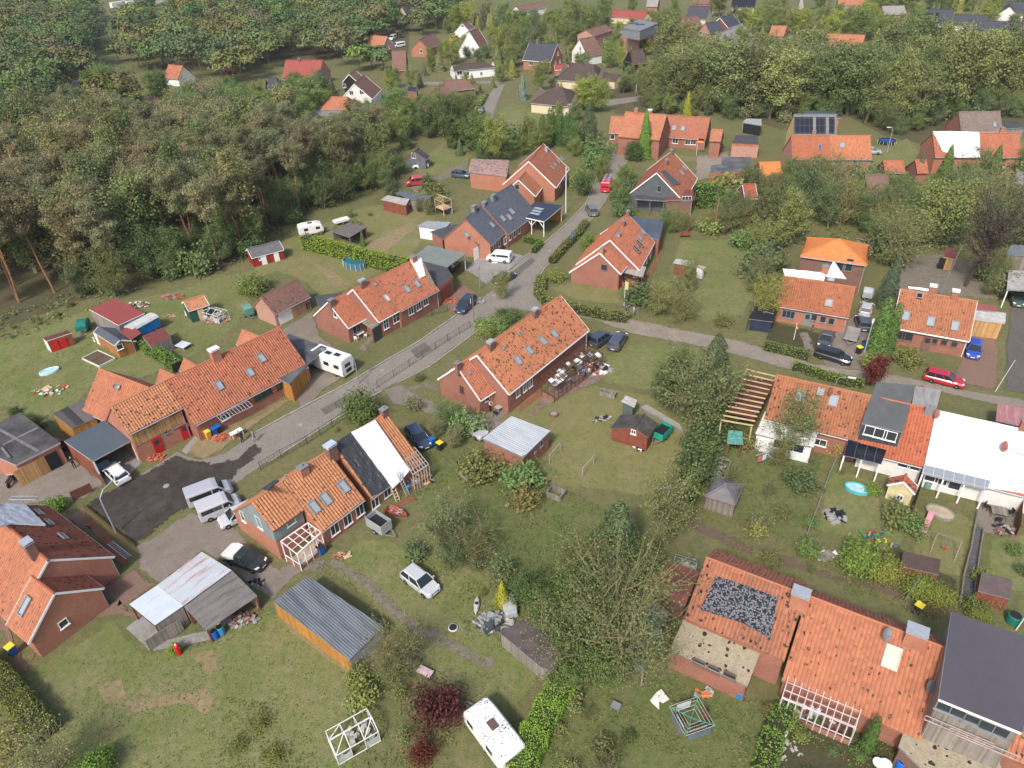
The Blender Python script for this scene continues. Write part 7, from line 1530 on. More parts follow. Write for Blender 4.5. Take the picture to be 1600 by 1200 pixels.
# ---- people
SKIN=plain('skin',(.5,.3,.22),.6,var=.05);HAIR=plain('dark_hair',(.05,.035,.025),.8)
def person(p,q,shirt,trou,label,pose='stand',h=1.75,hair=None):
 o=thing('person',p,label,'person',q);k=h/1.75
 V={'pel':(0,0,.93),'sp':(0,0,1.15),'ch':(0,0,1.36),'nk':(0,0,1.48),'hd':(.01,0,1.56),'tp':(.015,0,1.69),'ns':(.09,0,1.6)};E=[('pel','sp'),('sp','ch'),('ch','nk'),('nk','hd'),('hd','tp'),('hd','ns')];Rr={'pel':.15,'sp':.13,'ch':.15,'nk':.06,'hd':.095,'tp':.08,'ns':.03}
 for s,t in((1,'l'),(-1,'r')):
  st=.16 if(pose=='walk'and s>0)else(-.14 if pose=='walk'else.02)
  sh=(.0,s*.19,1.4);
  if pose in('reach',):el,wr=(.2,s*.25,1.2),(.42,s*.18,1.12)
  elif pose=='point'and s>0:el,wr=(.22,.28,1.32),(.48,.3,1.38)
  else:el,wr=(-.03-st*.3,s*.26,1.12),(.08-st*.5,s*.27,.88)
  kn,an,to=(st*.7+.03,s*.1,.5),(st*1.2,s*.1,.09),(st*1.2+.16,s*.12,.04)
  for nm,c,r in(('sh',sh,.075),('el',el,.048),('wr',wr,.034),('hp',(0,s*.09,.88),.105),('kn',kn,.065),('an',an,.045),('to',to,.035)):V[nm+t]=c;Rr[nm+t]=r
  E+=[('ch','sh'+t),('sh'+t,'el'+t),('el'+t,'wr'+t),('pel','hp'+t),('hp'+t,'kn'+t),('kn'+t,'an'+t),('an'+t,'to'+t)]
  w_,e_=Vector(wr),Vector(el);d=(w_-e_).normalized();side=Vector((0,1,0)).cross(d).normalized();lat=d.cross(side)
  V['pm'+t]=tuple(w_+d*.08);Rr['pm'+t]=.03;E.append(('wr'+t,'pm'+t))
  for i in range(4):q0=w_+d*(.15+.02*(i in(1,2)))+side*(i-1.5)*.02+lat*.012;V['f%d'%i+t]=tuple(q0);Rr['f%d'%i+t]=.009;E.append(('pm'+t,'f%d'%i+t))
  V['th'+t]=tuple(w_+d*.08+side*.055);Rr['th'+t]=.01;E.append(('wr'+t,'th'+t))
 if pose=='bend':
  for n_ in list(V):
   x,y,z=V[n_]
   if z>.95 or n_[:2]in('el','wr','pm','th')or n_[0]=='f':dz=z-.93;V[n_]=(x*.6+dz*.65,y,.93+dz*.72-x*.5)
 nm=list(V);me=bpy.data.meshes.new('body');me.from_pydata([tuple(c*k for c in V[n_])for n_ in nm],[(nm.index(a),nm.index(b))for a,b in E],[])
 ob=bpy.data.objects.new('body_tmp',me);C.objects.link(ob);sk=ob.modifiers.new('s','SKIN');ss=ob.modifiers.new('ss','SUBSURF');ss.levels=1;ss.render_levels=1
 for i,n_ in enumerate(nm):me.skin_vertices[0].data[i].radius=(Rr[n_]*k,Rr[n_]*k);me.skin_vertices[0].data[i].use_root=(n_=='pel')
 dg=bpy.context.evaluated_depsgraph_get();m2=bpy.data.meshes.new_from_object(ob.evaluated_get(dg));bpy.data.objects.remove(ob)
 m2.materials.clear();[m2.materials.append(x)for x in(SKIN,plain('cloth_top_%d'%(hash(shirt)%9973),shirt,.9),plain('cloth_leg_%d'%(hash(trou)%9973),trou,.9),HAIR if hair is None else plain('hair_light',hair,.8),BLK)]
 ks=[Vector(V[n_])*k for n_ in nm]
 for f in m2.polygons:
  c=f.center;b=min(range(len(nm)),key=lambda i:(c-ks[i]).length);n_=nm[b][:2]
  f.material_index={'pe':2,'hp':2,'kn':2,'an':2,'to':4,'sp':1,'ch':1,'sh':1,'el':1,'tp':3}.get(n_,0)
  f.use_smooth=True
 bo=bpy.data.objects.new('body',m2);C.objects.link(bo);bo.parent=o
 hm=MB();hc=ks[nm.index('tp')];hm.lathe(hc-Z*.07,[(.085,-.02),(.098,.03),(.085,.08),(.03,.115)],10);hm.v=[v+Vector((-.02,0,0))for v in hm.v];hm.build('hair',HAIR if hair is None else plain('hair_light',hair,.8),o)
 return o
for a in[((380,692),(371,686),(.03,.03,.035),(.03,.03,.04),'person in dark clothes bending over the white folding table','bend'),((399,690),(390,690),(.35,.37,.4),(.3,.33,.38),'person in pale grey walking on the street verge','walk'),((86,722),(76,716),(.1,.1,.1),(.45,.42,.4),'person at the dark red car in the garage bay','bend'),((118,732),(112,720),(.02,.02,.025),(.02,.02,.025),'person in black on the forecourt beside the brown board wall','bend'),((766,643),(775,645),(.6,.5,.5),(.03,.03,.04),'person in pink top sitting area of the centre row terrace','reach'),((790,638),(782,642),(.4,.48,.6),(.3,.35,.45),'person in pale blue at the terrace table','stand'),((978,493),(988,492),(.03,.09,.25),(.04,.05,.08),'person in dark blue, left of two chatting at the hedge','point'),((990,494),(980,493),(.65,.6,.42),(.25,.22,.2),'blonde person in pale yellow, right of two chatting','stand'),((906,588),(912,584),(.02,.2,.5),(.04,.06,.15),'person in bright blue working at the pergola wreck','bend'),((914,592),(908,588),(.35,.35,.36),(.08,.08,.1),'person in grey beside the one in bright blue','bend'),((1303,640),(1310,640),(.02,.03,.05),(.03,.04,.07),'person in dark clothes on the verge behind the terrace','reach'),((1347,642),(1350,650),(.4,.42,.45),(.1,.11,.13),'person in light grey at the roadside behind the white roof','stand'),((1348,654),(1342,655),(.35,.4,.5),(.02,.02,.03),'person with pale cap next to the light grey one','point'),((1324,297),(1330,297),(.02,.02,.03),(.03,.03,.04),'person in black in the yard below the duplex, left','stand'),((1335,298),(1328,298),(.2,.22,.25),(.25,.25,.27),'person in grey in the yard below the duplex, right','bend'),((1268,520),(1262,520),(.1,.1,.12),(.1,.1,.12),'person on the front step of the red tiled house','stand')]:person(*a)
def moto(p,q,label):
 o=thing('motorcycle',p,label,'motorcycle',q)
 for x in(-.65,.65):w_=part(o,'wheel',BLK,lambda b:b.lathe((x,-.06,.32),[(.2,0),(.32,.02),(.32,.1),(.2,.12)],16,0,Vector((0,1,0))))
 part(o,'frame',GRM,lambda b:[b.bar((-.65,0,.32),(.2,0,.75),.09),b.bar((.65,0,.32),(.4,0,1.0),.07),b.bar((-.3,0,.4),(.3,0,.4),.25,.25)]);part(o,'tank',plain('tank_black',(.03,.03,.035),.3),lambda b:b.lathe((-.05,0,.8),[(.03,0),(.15,.1),(.16,.3),(.05,.45)],10,0,Vector((1,0,0))));part(o,'seat',BLK,lambda b:b.box((-.4,0,.74),.7,.26,.1));part(o,'handlebar',WMET,lambda b:b.bar((.35,-.36,1.05),(.35,.36,1.05),.035))
moto((19,756),(24,748),'black motorcycle standing on the forecourt, far left')
# ---- trees and plants
LEAF=leafmat('foliage',(.185,.212,.10),.72,1.3);NEEDLE=leafmat('needles',(.215,.215,.135),.7,1.35,.2)
REDL=leafmat('copper_foliage',(.10,.03,.028),.5,1.7)
BARK=plain('grey_brown_bark',(.15,.115,.085),.9,var=.3);PBARK=plain('orange_pine_bark',(.30,.155,.085),.9,var=.35);WBARK=plain('pale_birch_bark',(.5,.46,.4),.8,var=.35);DBARK=plain('dark_twigs',(.085,.06,.05),.9,var=.3);TWIG=plain('olive_twigs',(.24,.19,.11),.9,var=.3)
class Lf:
 def __init__(s):s.v=[];s.f=[]
 def leaf(s,p,sz,rn,up=.4,c=None):
  n=Vector((rn.gauss(0,.6),rn.gauss(0,.6),rn.gauss(0,.6)+up))
  if c is not None:n+=(p-c).normalized()*1.5 if(p-c).length>1e-3 else Z
  if n.length<1e-3:n=Vector((0,0,1))
  n.normalize();a=n.cross(Vector((rn.random()-.5,rn.random()-.5,rn.random()-.5)))
  if a.length<1e-3:return
  a.normalize();b=n.cross(a);w_=sz*rn.uniform(.6,1.3);h=w_*rn.uniform(.35,.6);i=len(s.v)
  s.v+=[p-a*w_*.5,p+b*h,p+a*w_*.5,p-b*h];s.f.append((i,i+1,i+2,i+3))
 def build(s,name,m,par):
  me=bpy.data.meshes.new(name);me.from_pydata(s.v,[],s.f);me.materials.append(m);me.update()
  o=bpy.data.objects.new(name,me);C.objects.link(o)
  if par is not None:o.parent=par
  return o
def gv(rn,s,fz=1):return Vector((rn.gauss(0,s),rn.gauss(0,s),rn.gauss(0,s*fz)))
def curve(a,d,L,rn,bend,n=4,up=.1):
 P=[a.copy()];d=d.normalized()
 for i in range(n):d=(d+Vector((rn.uniform(-bend,bend),rn.uniform(-bend,bend),rn.uniform(-bend,bend)+up))).normalized();P.append(P[-1]+d*L/n)
 return P,d
PROTO={}
def mk(key,name,build):
 o=empty(name,(0,0,0));build(o);PROTO[key]=subtree_of(o);return o
def subtree_of(o):return(o,[subtree_of(c)for c in C.objects if c.parent==o])if False else(o,[(c,[])for c in o.children])
def broad(seed,h=10,r=4,leaf=.3,nleaf=5000,t0=.25,nl=10,sub=5,sig=.6,bark=BARK,lm=LEAF,flat=.7,twig=.03,stems=1,lobe=1.0,elev=(.25,1.0)):
 def f(o):
  rn=random.Random(seed);mb=MB();tips=[]
  for st in range(stems):
   a0=Vector((rn.uniform(-.3,.3),rn.uniform(-.3,.3),0))*(stems>1);dd=Vector((rn.uniform(-.12,.12),rn.uniform(-.12,.12),1))if stems==1 else Vector((math.cos(st*6.28/stems+1)*.35,math.sin(st*6.28/stems+1)*.35,1))
   T,_=curve(a0,dd,h*.86,rn,.1,6,.1);rr=.028*h/(stems**.5)
   mb.tube(T,[rr*(1-.8*i/6)for i in range(7)],6)
   for i in range(nl):
    t=t0+(1-t0)*(i+rn.random()*.6)/nl;k=min(t*6,5.99);b=T[int(k)].lerp(T[int(k)+1],k-int(k))
    az=i*2.4+seed+st*2+rn.uniform(-.4,.4);el=elev[0]+(elev[1]-elev[0])*t
    prof=math.sin(math.pi*min(1,.22+.78*(1-(t-t0)/(1-t0))**.8*.9))**.6 if lobe else 1
    L=r*(.55+.5*prof)*rn.uniform(.75,1.15)
    P,d=curve(b,Vector((math.cos(az)*math.cos(el),math.sin(az)*math.cos(el),math.sin(el))),L,rn,.22,4,.08)
    mb.tube(P,[rr*.5*(1-.75*j/4)for j in range(5)],5,cap=False)
    for j in range(sub):
     q=P[1+int(rn.random()*3.4)];P2,_=curve(q,d+gv(rn,.7),L*rn.uniform(.3,.55),rn,.3,3,.1)
     mb.tube(P2,[twig*1.3,twig,twig*.8,twig*.4],3,cap=False);tips+=P2[1:]
    tips+=P[2:]
  mb.build('trunk',bark,o)
  lf=Lf();per=max(1,nleaf//max(1,len(tips)))
  for p in tips:
   k=rn.uniform(.4,1.5);s_=sig*rn.uniform(.7,1.25)
   for _ in range(int(per*k)):lf.leaf(p+gv(rn,s_,flat),leaf,rn,.5,p)
  if nleaf:lf.build('crown',lm,o)
 return f
def pine(seed,h=16,r=3.2,leaf=.4,nleaf=2600,t0=.55,lean=.1):
 def f(o):
  rn=random.Random(seed);mb=MB();T,_=curve(Vector((0,0,0)),Vector((rn.uniform(-lean,lean),rn.uniform(-lean,lean),1)),h*.93,rn,.06,8,.05)
  mb.tube(T,[.19*(1-.75*i/8)for i in range(9)],6);tips=[]
  for i in range(6):
   t=rn.uniform(.25,t0);k=t*8;b=T[int(k)].lerp(T[int(k)+1],k-int(k));az=rn.random()*6.28
   P,_=curve(b,Vector((math.cos(az),math.sin(az),.15)),rn.uniform(.6,2),rn,.2,3,.05);mb.tube(P,[.04,.03,.02,.01],3,cap=False)
  n=15
  for i in range(n):
   t=t0+(.99-t0)*i/(n-1);k=min(t*8,7.99);b=T[int(k)].lerp(T[int(k)+1],k-int(k));az=i*2.4+seed
   L=r*(.45+.65*math.sin(math.pi*min(1,(1-(t-t0)/(1-t0))*.75+.18)))*rn.uniform(.7,1.2)
   P,d=curve(b,Vector((math.cos(az),math.sin(az),.3+.5*t)),L,rn,.25,4,.1);mb.tube(P,[.07,.055,.04,.03,.015],4,cap=False)
   for j in range(4):
    P2,_=curve(P[1+j%3],d+gv(rn,.6,.4),L*.42,rn,.3,2,.1);mb.tube(P2,[.035,.025,.012],3,cap=False);tips+=P2[1:]
   tips+=P[3:]
  mb.build('trunk',PBARK,o);lf=Lf();per=nleaf//len(tips)
  for p in tips:
   for _ in range(int(per*rn.uniform(.3,1.7))):lf.leaf(p+gv(rn,.5,.5),leaf,rn,.7,p)
  lf.build('crown',NEEDLE,o)
 return f
def conifer(seed,h=9,r=2.3,leaf=.28,nleaf=5000,droop=.25,lm=NEEDLE,power=.85,base=.04,wav=.25):
 def f(o):
  rn=random.Random(seed);mb=MB();mb.tube([(0,0,0),(0,0,h*.5),(0,0,h*.97)],[.02*h,.012*h,.01],6)
  for i in range(26):
   t=base+(.95-base)*i/26;az=i*2.4;L=r*(1-t)**power*.8;mb.tube([(0,0,t*h),(math.cos(az)*L,math.sin(az)*L,t*h-L*droop)],[.035,.012],3,cap=False)
  mb.build('trunk',BARK,o);lf=Lf();lobes=[(rn.random()*6.28,rn.uniform(.6,1.25),rn.uniform(0,h))for _ in range(40)]
  for _ in range(nleaf):
   t=base+(1-base)*(1-(1-rn.random())**.62);az=rn.random()*6.28;R0=r*(1-t)**power+.05
   k=1+wav*noise.noise(Vector((math.cos(az)*1.6,math.sin(az)*1.6,t*h*.8+seed)))*1.6+.12*math.sin(t*h*5+az*3)
   q=R0*k*rn.uniform(.55,1.0)**.5;lf.leaf(Vector((math.cos(az)*q,math.sin(az)*q,t*h-q*droop)),leaf,rn,.4,Vector((0,0,t*h)))
  lf.build('crown',lm,o)
 return f
def bush(seed,r=1.6,h=2.2,leaf=.2,nleaf=1800,lm=LEAF,stems=8,sig=.34,bark=TWIG):
 def f(o):
  rn=random.Random(seed);mb=MB();tips=[]
  for i in range(stems):
   az=i*2.4;P,d=curve(Vector((rn.uniform(-.2,.2)*r,rn.uniform(-.2,.2)*r,0)),Vector((math.cos(az)*rn.uniform(.2,1),math.sin(az)*rn.uniform(.2,1),h/r*rn.uniform(.4,1))),(r+h)*.5*rn.uniform(.6,1.0),rn,.25,4,.05)
   mb.tube(P,[.035,.03,.022,.016,.008],3,cap=False)
   for j in range(4):P2,_=curve(P[1+j%3],d+gv(rn,.6),r*.5,rn,.3,3,.05);mb.tube(P2,[.018,.014,.01,.006],3,cap=False);tips+=P2[1:]
   tips+=P[2:]
  mb.build('stems',bark,o);lf=Lf();per=nleaf//len(tips)
  for p in tips:
   p=Vector((p.x,p.y,max(.15,p.z)))
   for _ in range(int(per*rn.uniform(.4,1.6))):
    q=p+gv(rn,sig,.8);q.z=max(.03,q.z);lf.leaf(q,leaf,rn,.5,p)
  lf.build('crown',lm,o)
 return f
mk('oak0','broadleaf_tree',broad(1,11,4.6,.3,9500,nl=13,sub=6));mk('oak1','broadleaf_tree',broad(5,12,4.2,.3,9500,.2,14,5,.65));mk('oak2','broadleaf_tree',broad(9,10,5,.3,9500,.22,12,6,.7))
mk('loose0','broadleaf_tree',broad(21,12,3.6,.24,6500,.15,15,6,.5,TWIG,twig=.035,elev=(.5,1.2)));mk('loose1','broadleaf_tree',broad(25,11,4.2,.24,6500,.15,14,6,.55,TWIG,twig=.035,elev=(.4,1.1)))
mk('near0','broadleaf_tree',broad(31,7,3.4,.2,9000,.15,15,7,.45));mk('near1','broadleaf_tree',broad(33,7,3.4,.19,6500,.12,15,8,.42,TWIG,twig=.022,stems=2,elev=(.3,1.0)))
mk('wisp0','broadleaf_tree',broad(41,6,3.0,.15,4500,.1,14,9,.4,TWIG,twig=.02,stems=3,elev=(.2,.9)))
mk('bare0','bare_tree',broad(47,9.5,6.2,.15,19000,.12,15,13,.62,TWIG,twig=.03,stems=2,elev=(.15,.9)))
mk('dbare','bare_tree',broad(51,11,5.5,.17,7500,.4,16,13,.5,DBARK,leafmat('dull_brown_leaves',(.10,.08,.06)),twig=.035))
mk('birch','birch_tree',broad(61,14,3.2,.3,2200,.3,14,5,.5,WBARK,twig=.03,elev=(.6,1.2)))
for i in range(4):mk('pine%d'%i,'pine_tree',pine(70+i*3,16,3.3,.2,11000,(.58,.64,.52,.66)[i],(.08,.2,.12,.05)[i]))
mk('snag','bare_tree',broad(66,12,3.4,.3,250,.3,12,6,.5,PBARK,twig=.03))
mk('spruce0','conifer_tree',conifer(3,9,2.6));mk('spruce1','conifer_tree',conifer(8,9,2.0,power=.75));mk('near_spruce','conifer_tree',conifer(13,8.5,3.2,.17,11000,.35,power=.7,wav=.4))
mk('thuja','thuja_tree',conifer(17,7,1.15,.17,4200,.05,LEAF,.33,.01,.12));mk('cone','conifer_tree',conifer(19,7,1.7,.17,5200,.1,LEAF,.8,.01,.2))
mk('bush0','shrub',bush(1));mk('bush1','shrub',bush(4,1.9,1.8,.2,1700));mk('bush2','shrub',bush(7,1.4,2.4,.17,800,stems=12));mk('round','round_shrub',bush(11,1.8,2.2,.15,5200,stems=16,sig=.42))
mk('redb','red_shrub',bush(15,2.0,2.6,.15,3600,REDL,22,.34,plain('reddish_twigs',(.17,.06,.05),.9)));mk('rtree','copper_tree',broad(81,7,3,.34,4200,lm=REDL))
used={}
def tree(kind,p,h=None,w=1.0,tint=(1,1,1),label=None,cat='tree',group=None,rn=random.Random(5),loc=None,rot=None):
 t=PROTO[kind];o=clone(t[0],tree=t);used[kind]=1
 base={'oak0':11,'oak1':12,'oak2':10,'loose0':12,'loose1':11,'near0':7,'near1':7,'wisp0':6,'bare0':9.5,'dbare':11,'birch':14,'snag':12,'pine0':16,'pine1':16,'pine2':16,'pine3':16,'spruce0':9,'spruce1':9,'near_spruce':8.5,'thuja':7,'cone':7,'bush0':2.4,'bush1':2.1,'bush2':2.6,'round':2.5,'redb':3,'rtree':7}[kind]
 s=(h or base)/base;g=loc if loc is not None else G(p,0);o.location=(g.x,g.y,0);o.scale=(s*w,s*w,s);o.rotation_euler=(0,0,rot if rot is not None else rn.random()*6.28)
 for c in o.children:c.color=(*tint,1)if not c.name.startswith('trunk')else c.color
 return tag(o,label,cat,group)
def inpoly(x,y,P):
 c=False;j=len(P)-1
 for i in range(len(P)):
  if((P[i].y>y)!=(P[j].y>y))and x<(P[j].x-P[i].x)*(y-P[i].y)/(P[j].y-P[i].y)+P[i].x:c=not c
  j=i
 return c
BLOCK=[]
def proj(v):
 d=v-CAM;z=d.dot(_f);return(800+F*d.dot(_r)/z,600-F*d.dot(_u)/z,z)
VIEW=[]
def hides(x,y,h,r,th=.12):
 b=proj(Vector((x,y,0)));t=proj(Vector((x,y,h)));wpx=F*r/b[2]
 for(x0,y0,x1,y1,z)in VIEW:
  if b[2]<z+3:
   ox=min(x1,b[0]+wpx)-max(x0,b[0]-wpx);oy=min(y1,b[1])-max(y0,t[1])
   if ox>0 and oy>0 and ox*oy>th*(x1-x0)*(y1-y0):return True
 return False
LM=[]
def scatter(px,sp,kinds,hs,labels,group,tints,seed=1,cap=400,w=(.9,1.15),cats='tree',jit=.45,tname=None,view=False):
 P=[G(p,0)for p in px];rn=random.Random(seed);n=0;pts=[]
 x0,x1,y0,y1=min(p.x for p in P),max(p.x for p in P),min(p.y for p in P),max(p.y for p in P);y=y0;r=0
 while y<y1:
  x=x0+(r%2)*sp*.5
  while x<x1:
   a,b=x+rn.uniform(-jit,jit)*sp,y+rn.uniform(-jit,jit)*sp
   if inpoly(a,b,P)and all((a-q[0])**2+(b-q[1])**2>q[2]**2 for q in BLOCK):pts.append((b,a))
   x+=sp
  y+=sp*.87;r+=1
 pts.sort()
 for b,a in pts[:cap]:
  ki=rn.randrange(len(kinds));k=kinds[ki];v=rn.uniform(.8,1.2);tn=rn.choice(tints);tn=tuple(q*v for q in tn)
  hh=rn.uniform(*hs);ww=rn.uniform(*w)
  if view:
   th_=view if view is not True else.12
   while hh>2.5 and hides(a,b,hh,hh*.36*ww,th_):hh*=.8
   if hides(a,b,hh,hh*.36*ww,th_):continue
   if hh<5 and k[:3]=='oak':k='near0'
  lab_=labels if not isinstance(labels,dict)else labels.get(k[:4],list(labels.values())[0])
  o_=tree(k,None,hh,ww,tn,lab_,'shrub'if k[:4]in('bush','roun')else cats,(group if isinstance(group,str)else group[k[:4]]),rn,loc=Vector((a,b,0)));n+=1
  if tname and o_.name.startswith('broadleaf'):o_.name=tname
  LM.append(o_)
 return n
for o_ in list(C.objects):
 if o_.type=='EMPTY'and o_.get('category')in('house','apartment block','garage'):
  l_=o_.location
  if l_.y>60:BLOCK.append((l_.x,l_.y,8.5 if o_['category']!='garage'else 5))
for o_ in list(C.objects):
 if o_.type=='EMPTY'and o_.get('category')in('house','apartment block','garage','shed','car','van')and o_.location.y>118:
  xs,ys,zs=[],[],[]
  for c in o_.children:
   if c.type=='MESH':
    for bb in list(c.data.vertices)[::max(1,len(c.data.vertices)//60)]:q=proj(o_.location+Matrix.Rotation(o_.rotation_euler.z,3,'Z')@bb.co);xs.append(q[0]);ys.append(q[1]);zs.append(q[2])
  if xs:VIEW.append((min(xs),min(ys),max(xs),max(ys)-.25*(max(ys)-min(ys)),sum(zs)/len(zs)))
VIEW+=[(745,135,790,205,400),(930,240,985,320,200),(150,50,200,120,420)]
OLV=[(1.0,1.0,.9),(1.25,1.1,.85),(.8,.95,.85),(1.1,.98,1.0)];GRN=[(.85,1.15,.8),(1.0,1.2,.8),(1.25,1.3,.8),(.75,.95,.8)]
PT=[(1.02,1.04,.88),(1.15,1.08,.9),(.92,1.02,.85),(1.3,1.1,.92),(1.05,1.1,.82)]
lb={'pine':'tall pine with bare orange trunk in the left forest','oak0':'dense olive broadleaf tree with wide crown in the left forest','oak1':'dense olive broadleaf tree with tall crown in the left forest','loos':'thin wispy broadleaf tree in the left forest','snag':'nearly bare storm-stripped tree in the left forest','oak2':'low spreading broadleaf tree in the left forest'}
gb={k:v.replace('tree','trees').replace('tall pine','tall pines')for k,v in lb.items()}
cnt={}
cnt['F1']=scatter([(-40,500),(12,500),(118,462),(205,450),(250,422),(330,424),(385,396),(430,356),(500,322),(560,296),(612,285),(636,262),(628,245),(560,240),(400,238),(250,230),(120,228),(-60,235)],5.2,['pine0','pine1','pine2','pine3','pine0','pine2','pine1','pine3','pine0','pine1','loose0','loose1','snag','oak1'],(12,16.5),lb,gb,PT,3,tname='forest_tree',view=.3)
cnt['edge']=scatter([(60,500),(130,478),(210,462),(250,436),(330,440),(400,408),(440,366),(500,330),(612,297),(645,268),(640,240),(560,270),(480,300),(400,350),(340,390),(250,395),(210,440),(130,458)],4.4,['near0','bush0','near1','oak2'],(3.5,7),{'near':'leafy young tree at the edge of the left forest','bush':'low shrub at the edge of the left forest','oak2':'small spreading tree at the edge of the left forest'},'undergrowth along the forest edge',[(.8,.95,.75),(.7,.85,.7),(1,1.1,.8)],4)
def mass(name,label,px,sp,hs,tints,seed):
 """a far wood that reads as one mass: every crown and trunk joined into one object"""
 P=[G(p,0)for p in px];rn=random.Random(seed);base=[]
 for i in range(5):
  r_=random.Random(90+i);V_=[]
  for _ in range(26):
   a,e=r_.random()*6.28,r_.uniform(-.3,1.2);rr=r_.uniform(.6,1.0);c=Vector((math.cos(a)*math.cos(e)*rr*.33,math.sin(a)*math.cos(e)*rr*.33,.62+.34*math.sin(e)*rr))
   for _ in range(30):V_.append(c+gv(r_,.06,.8))
  base.append(V_)
 lf=Lf();mbk=MB();x0,x1,y0,y1=min(p.x for p in P),max(p.x for p in P),min(p.y for p in P),max(p.y for p in P);y=y0;r=0;n=0;cols=[]
 while y<y1:
  x=x0+(r%2)*sp*.5
  while x<x1:
   a,b=x+rn.uniform(-.45,.45)*sp,y+rn.uniform(-.45,.45)*sp;h=rn.uniform(*hs)
   if inpoly(a,b,P)and all((a-q[0])**2+(b-q[1])**2>q[2]**2 for q in BLOCK):
    while h>4 and hides(a,b,h,h*.4,.2):h*=.8
    if not hides(a,b,h,h*.4,.35):
     n+=1;tn=rn.choice(tints);tn=[q*rn.uniform(.85,1.15)for q in tn];rz=rn.random()*6.28;cs,sn=math.cos(rz),math.sin(rz);wx=rn.uniform(1.15,1.55)
     for v in base[rn.randrange(5)]:
      k0=len(lf.f);lf.leaf(Vector((a+(v.x*cs-v.y*sn)*h*wx,b+(v.x*sn+v.y*cs)*h*wx,v.z*h)),.8,rn,.5,Vector((a,b,h*.5)))
      if len(lf.f)>k0:cols.append(tn)
     mbk.tube([(a,b,0),(a,b,h*.5)],[.22,.1],4,cap=False)
   x+=sp
  y+=sp*.87;r+=1
 o=lf.build(name,FARL,None);ca=o.data.color_attributes.new('tint','FLOAT_COLOR','CORNER')
 ca.data.foreach_set('color',[q for c in cols for _ in range(4)for q in(*c,1)])
 nv=len(o.data.vertices);bm=bmesh.new();bm.from_mesh(o.data);vs=[bm.verts.new(v)for v in mbk.v]
 for f in mbk.f:ff=bm.faces.new([vs[i]for i in f]);ff.material_index=1
 bm.to_mesh(o.data);bm.free();o.data.materials.append(BARK);tag(o,label,None,None,'stuff');return n
t=NT('far_wood_foliage');base_=t.mix(t.n('NewGeometry').outputs['Random Per Island'],(.15,.17,.08),(.24,.265,.125));at_=t.n('Attribute',attribute_name='tint')
base_=t.mix(1.0,base_,at_.outputs['Color'],'MULTIPLY');t.col(base_);t.b.inputs['Specular IOR Level'].default_value=.15;FARL=t.out(.7)
cnt['F2']=mass('far_wood','leafy wood filling the upper left',[(-90,225),(110,222),(250,225),(235,190),(215,165),(180,150),(150,140),(135,110),(150,75),(150,30),(60,18),(-90,18)],7.6,(11,16),[tuple(q*.66 for q in t_)for t_ in GRN+OLV],6)
cnt['F3']=mass('far_wood','leafy wood behind the gardens at the top centre left',[(180,112),(230,122),(330,128),(360,138),(400,122),(440,95),(520,98),(560,112),(600,118),(620,72),(690,45),(720,20),(720,-22),(200,-22),(170,-10),(232,0),(232,35),(205,60),(190,80)],9.2,(10,15),[tuple(q*.7 for q in t_)for t_ in GRN+OLV],7)
cnt['F4']=scatter([(1010,172),(1100,172),(1150,185),(1200,190),(1240,178),(1315,176),(1345,195),(1400,205),(1430,205),(1480,180),(1600,172),(1680,165),(1680,118),(1600,112),(1450,108),(1300,112),(1230,115),(1190,122),(1090,112),(1000,122),(960,145)],6.2,['oak0','oak1','oak2','loose0','loose1','loose0','birch'],(11,16),{'oak0':'dense wide crowned tree in the right-hand wood','oak1':'dense tall crowned tree in the right-hand wood','oak2':'dense low crowned tree in the right-hand wood','loos':'airy grey-green tree in the right-hand wood','birc':'birch with pale trunk in the right-hand wood'},'trees of the right-hand wood',[(1.05,1.08,.9),(1.25,1.2,.95),(1.4,1.35,1.0),(1.1,1.05,1.0),(.9,1.0,.8)],8,w=(.95,1.25),tname='woodland_tree',view=.03)
cnt['V']=scatter([(640,130),(700,80),(700,-20),(900,-35),(1650,-35),(1600,75),(1400,75),(1200,60),(1120,110),(1000,115),(960,150),(930,200),(880,200),(860,150),(800,130),(760,190),(700,210),(640,215),(600,130)],8.2,['oak0','oak2','spruce0','oak1','spruce1','loose1'],(4,9.5),{'oak0':'bushy round garden tree between the far houses','oak1':'upright garden tree between the far houses','oak2':'spreading garden tree between the far houses','spru':'dark garden conifer between the far houses','loos':'airy garden tree between the far houses'},'garden trees of the far village',[(1.1,1.25,.8),(1.3,1.35,.85),(1.6,1.6,.75),(.9,1.0,.9),(1.2,1.2,.9)],9,w=(.9,1.3),tname='garden_tree',view=.04)
cnt['V0']=scatter([(150,150),(330,160),(400,165),(480,165),(500,190),(600,195),(640,190),(700,215),(640,240),(400,235),(260,225),(150,215)],6,['oak0','oak2','near0','spruce0'],(5,9),'garden tree between the forest and the red-roofed hip bungalow','trees in the gardens behind the forest',GRN,10,tname='garden_tree',view=True)
scatter([(1000,180),(1150,190),(1230,196),(1320,182),(1400,212),(1480,195),(1640,180),(1640,165),(1480,165),(1400,190),(1320,165),(1200,178),(1000,165)],4.2,['near0','bush0','near1','oak2'],(2.5,5.5),{'near':'young leafy tree along the front of the right-hand wood','bush':'shrub along the front of the right-hand wood','oak2':'low spreading tree along the front of the right-hand wood'},'front of the right-hand wood',GRN+OLV,41,tname='small_tree',view=True)
scatter([(200,175),(300,168),(400,160),(480,130),(560,135),(500,160),(480,175),(360,190),(240,190)],5.2,['near0','round','spruce0','oak2'],(2.5,6),{'near':'leafy garden tree between the upper left houses','roun':'clipped shrub between the upper left houses','spru':'conifer between the upper left houses','oak2':'spreading garden tree between the upper left houses'},'gardens of the upper left houses',GRN,42,tname='small_tree',view=True)
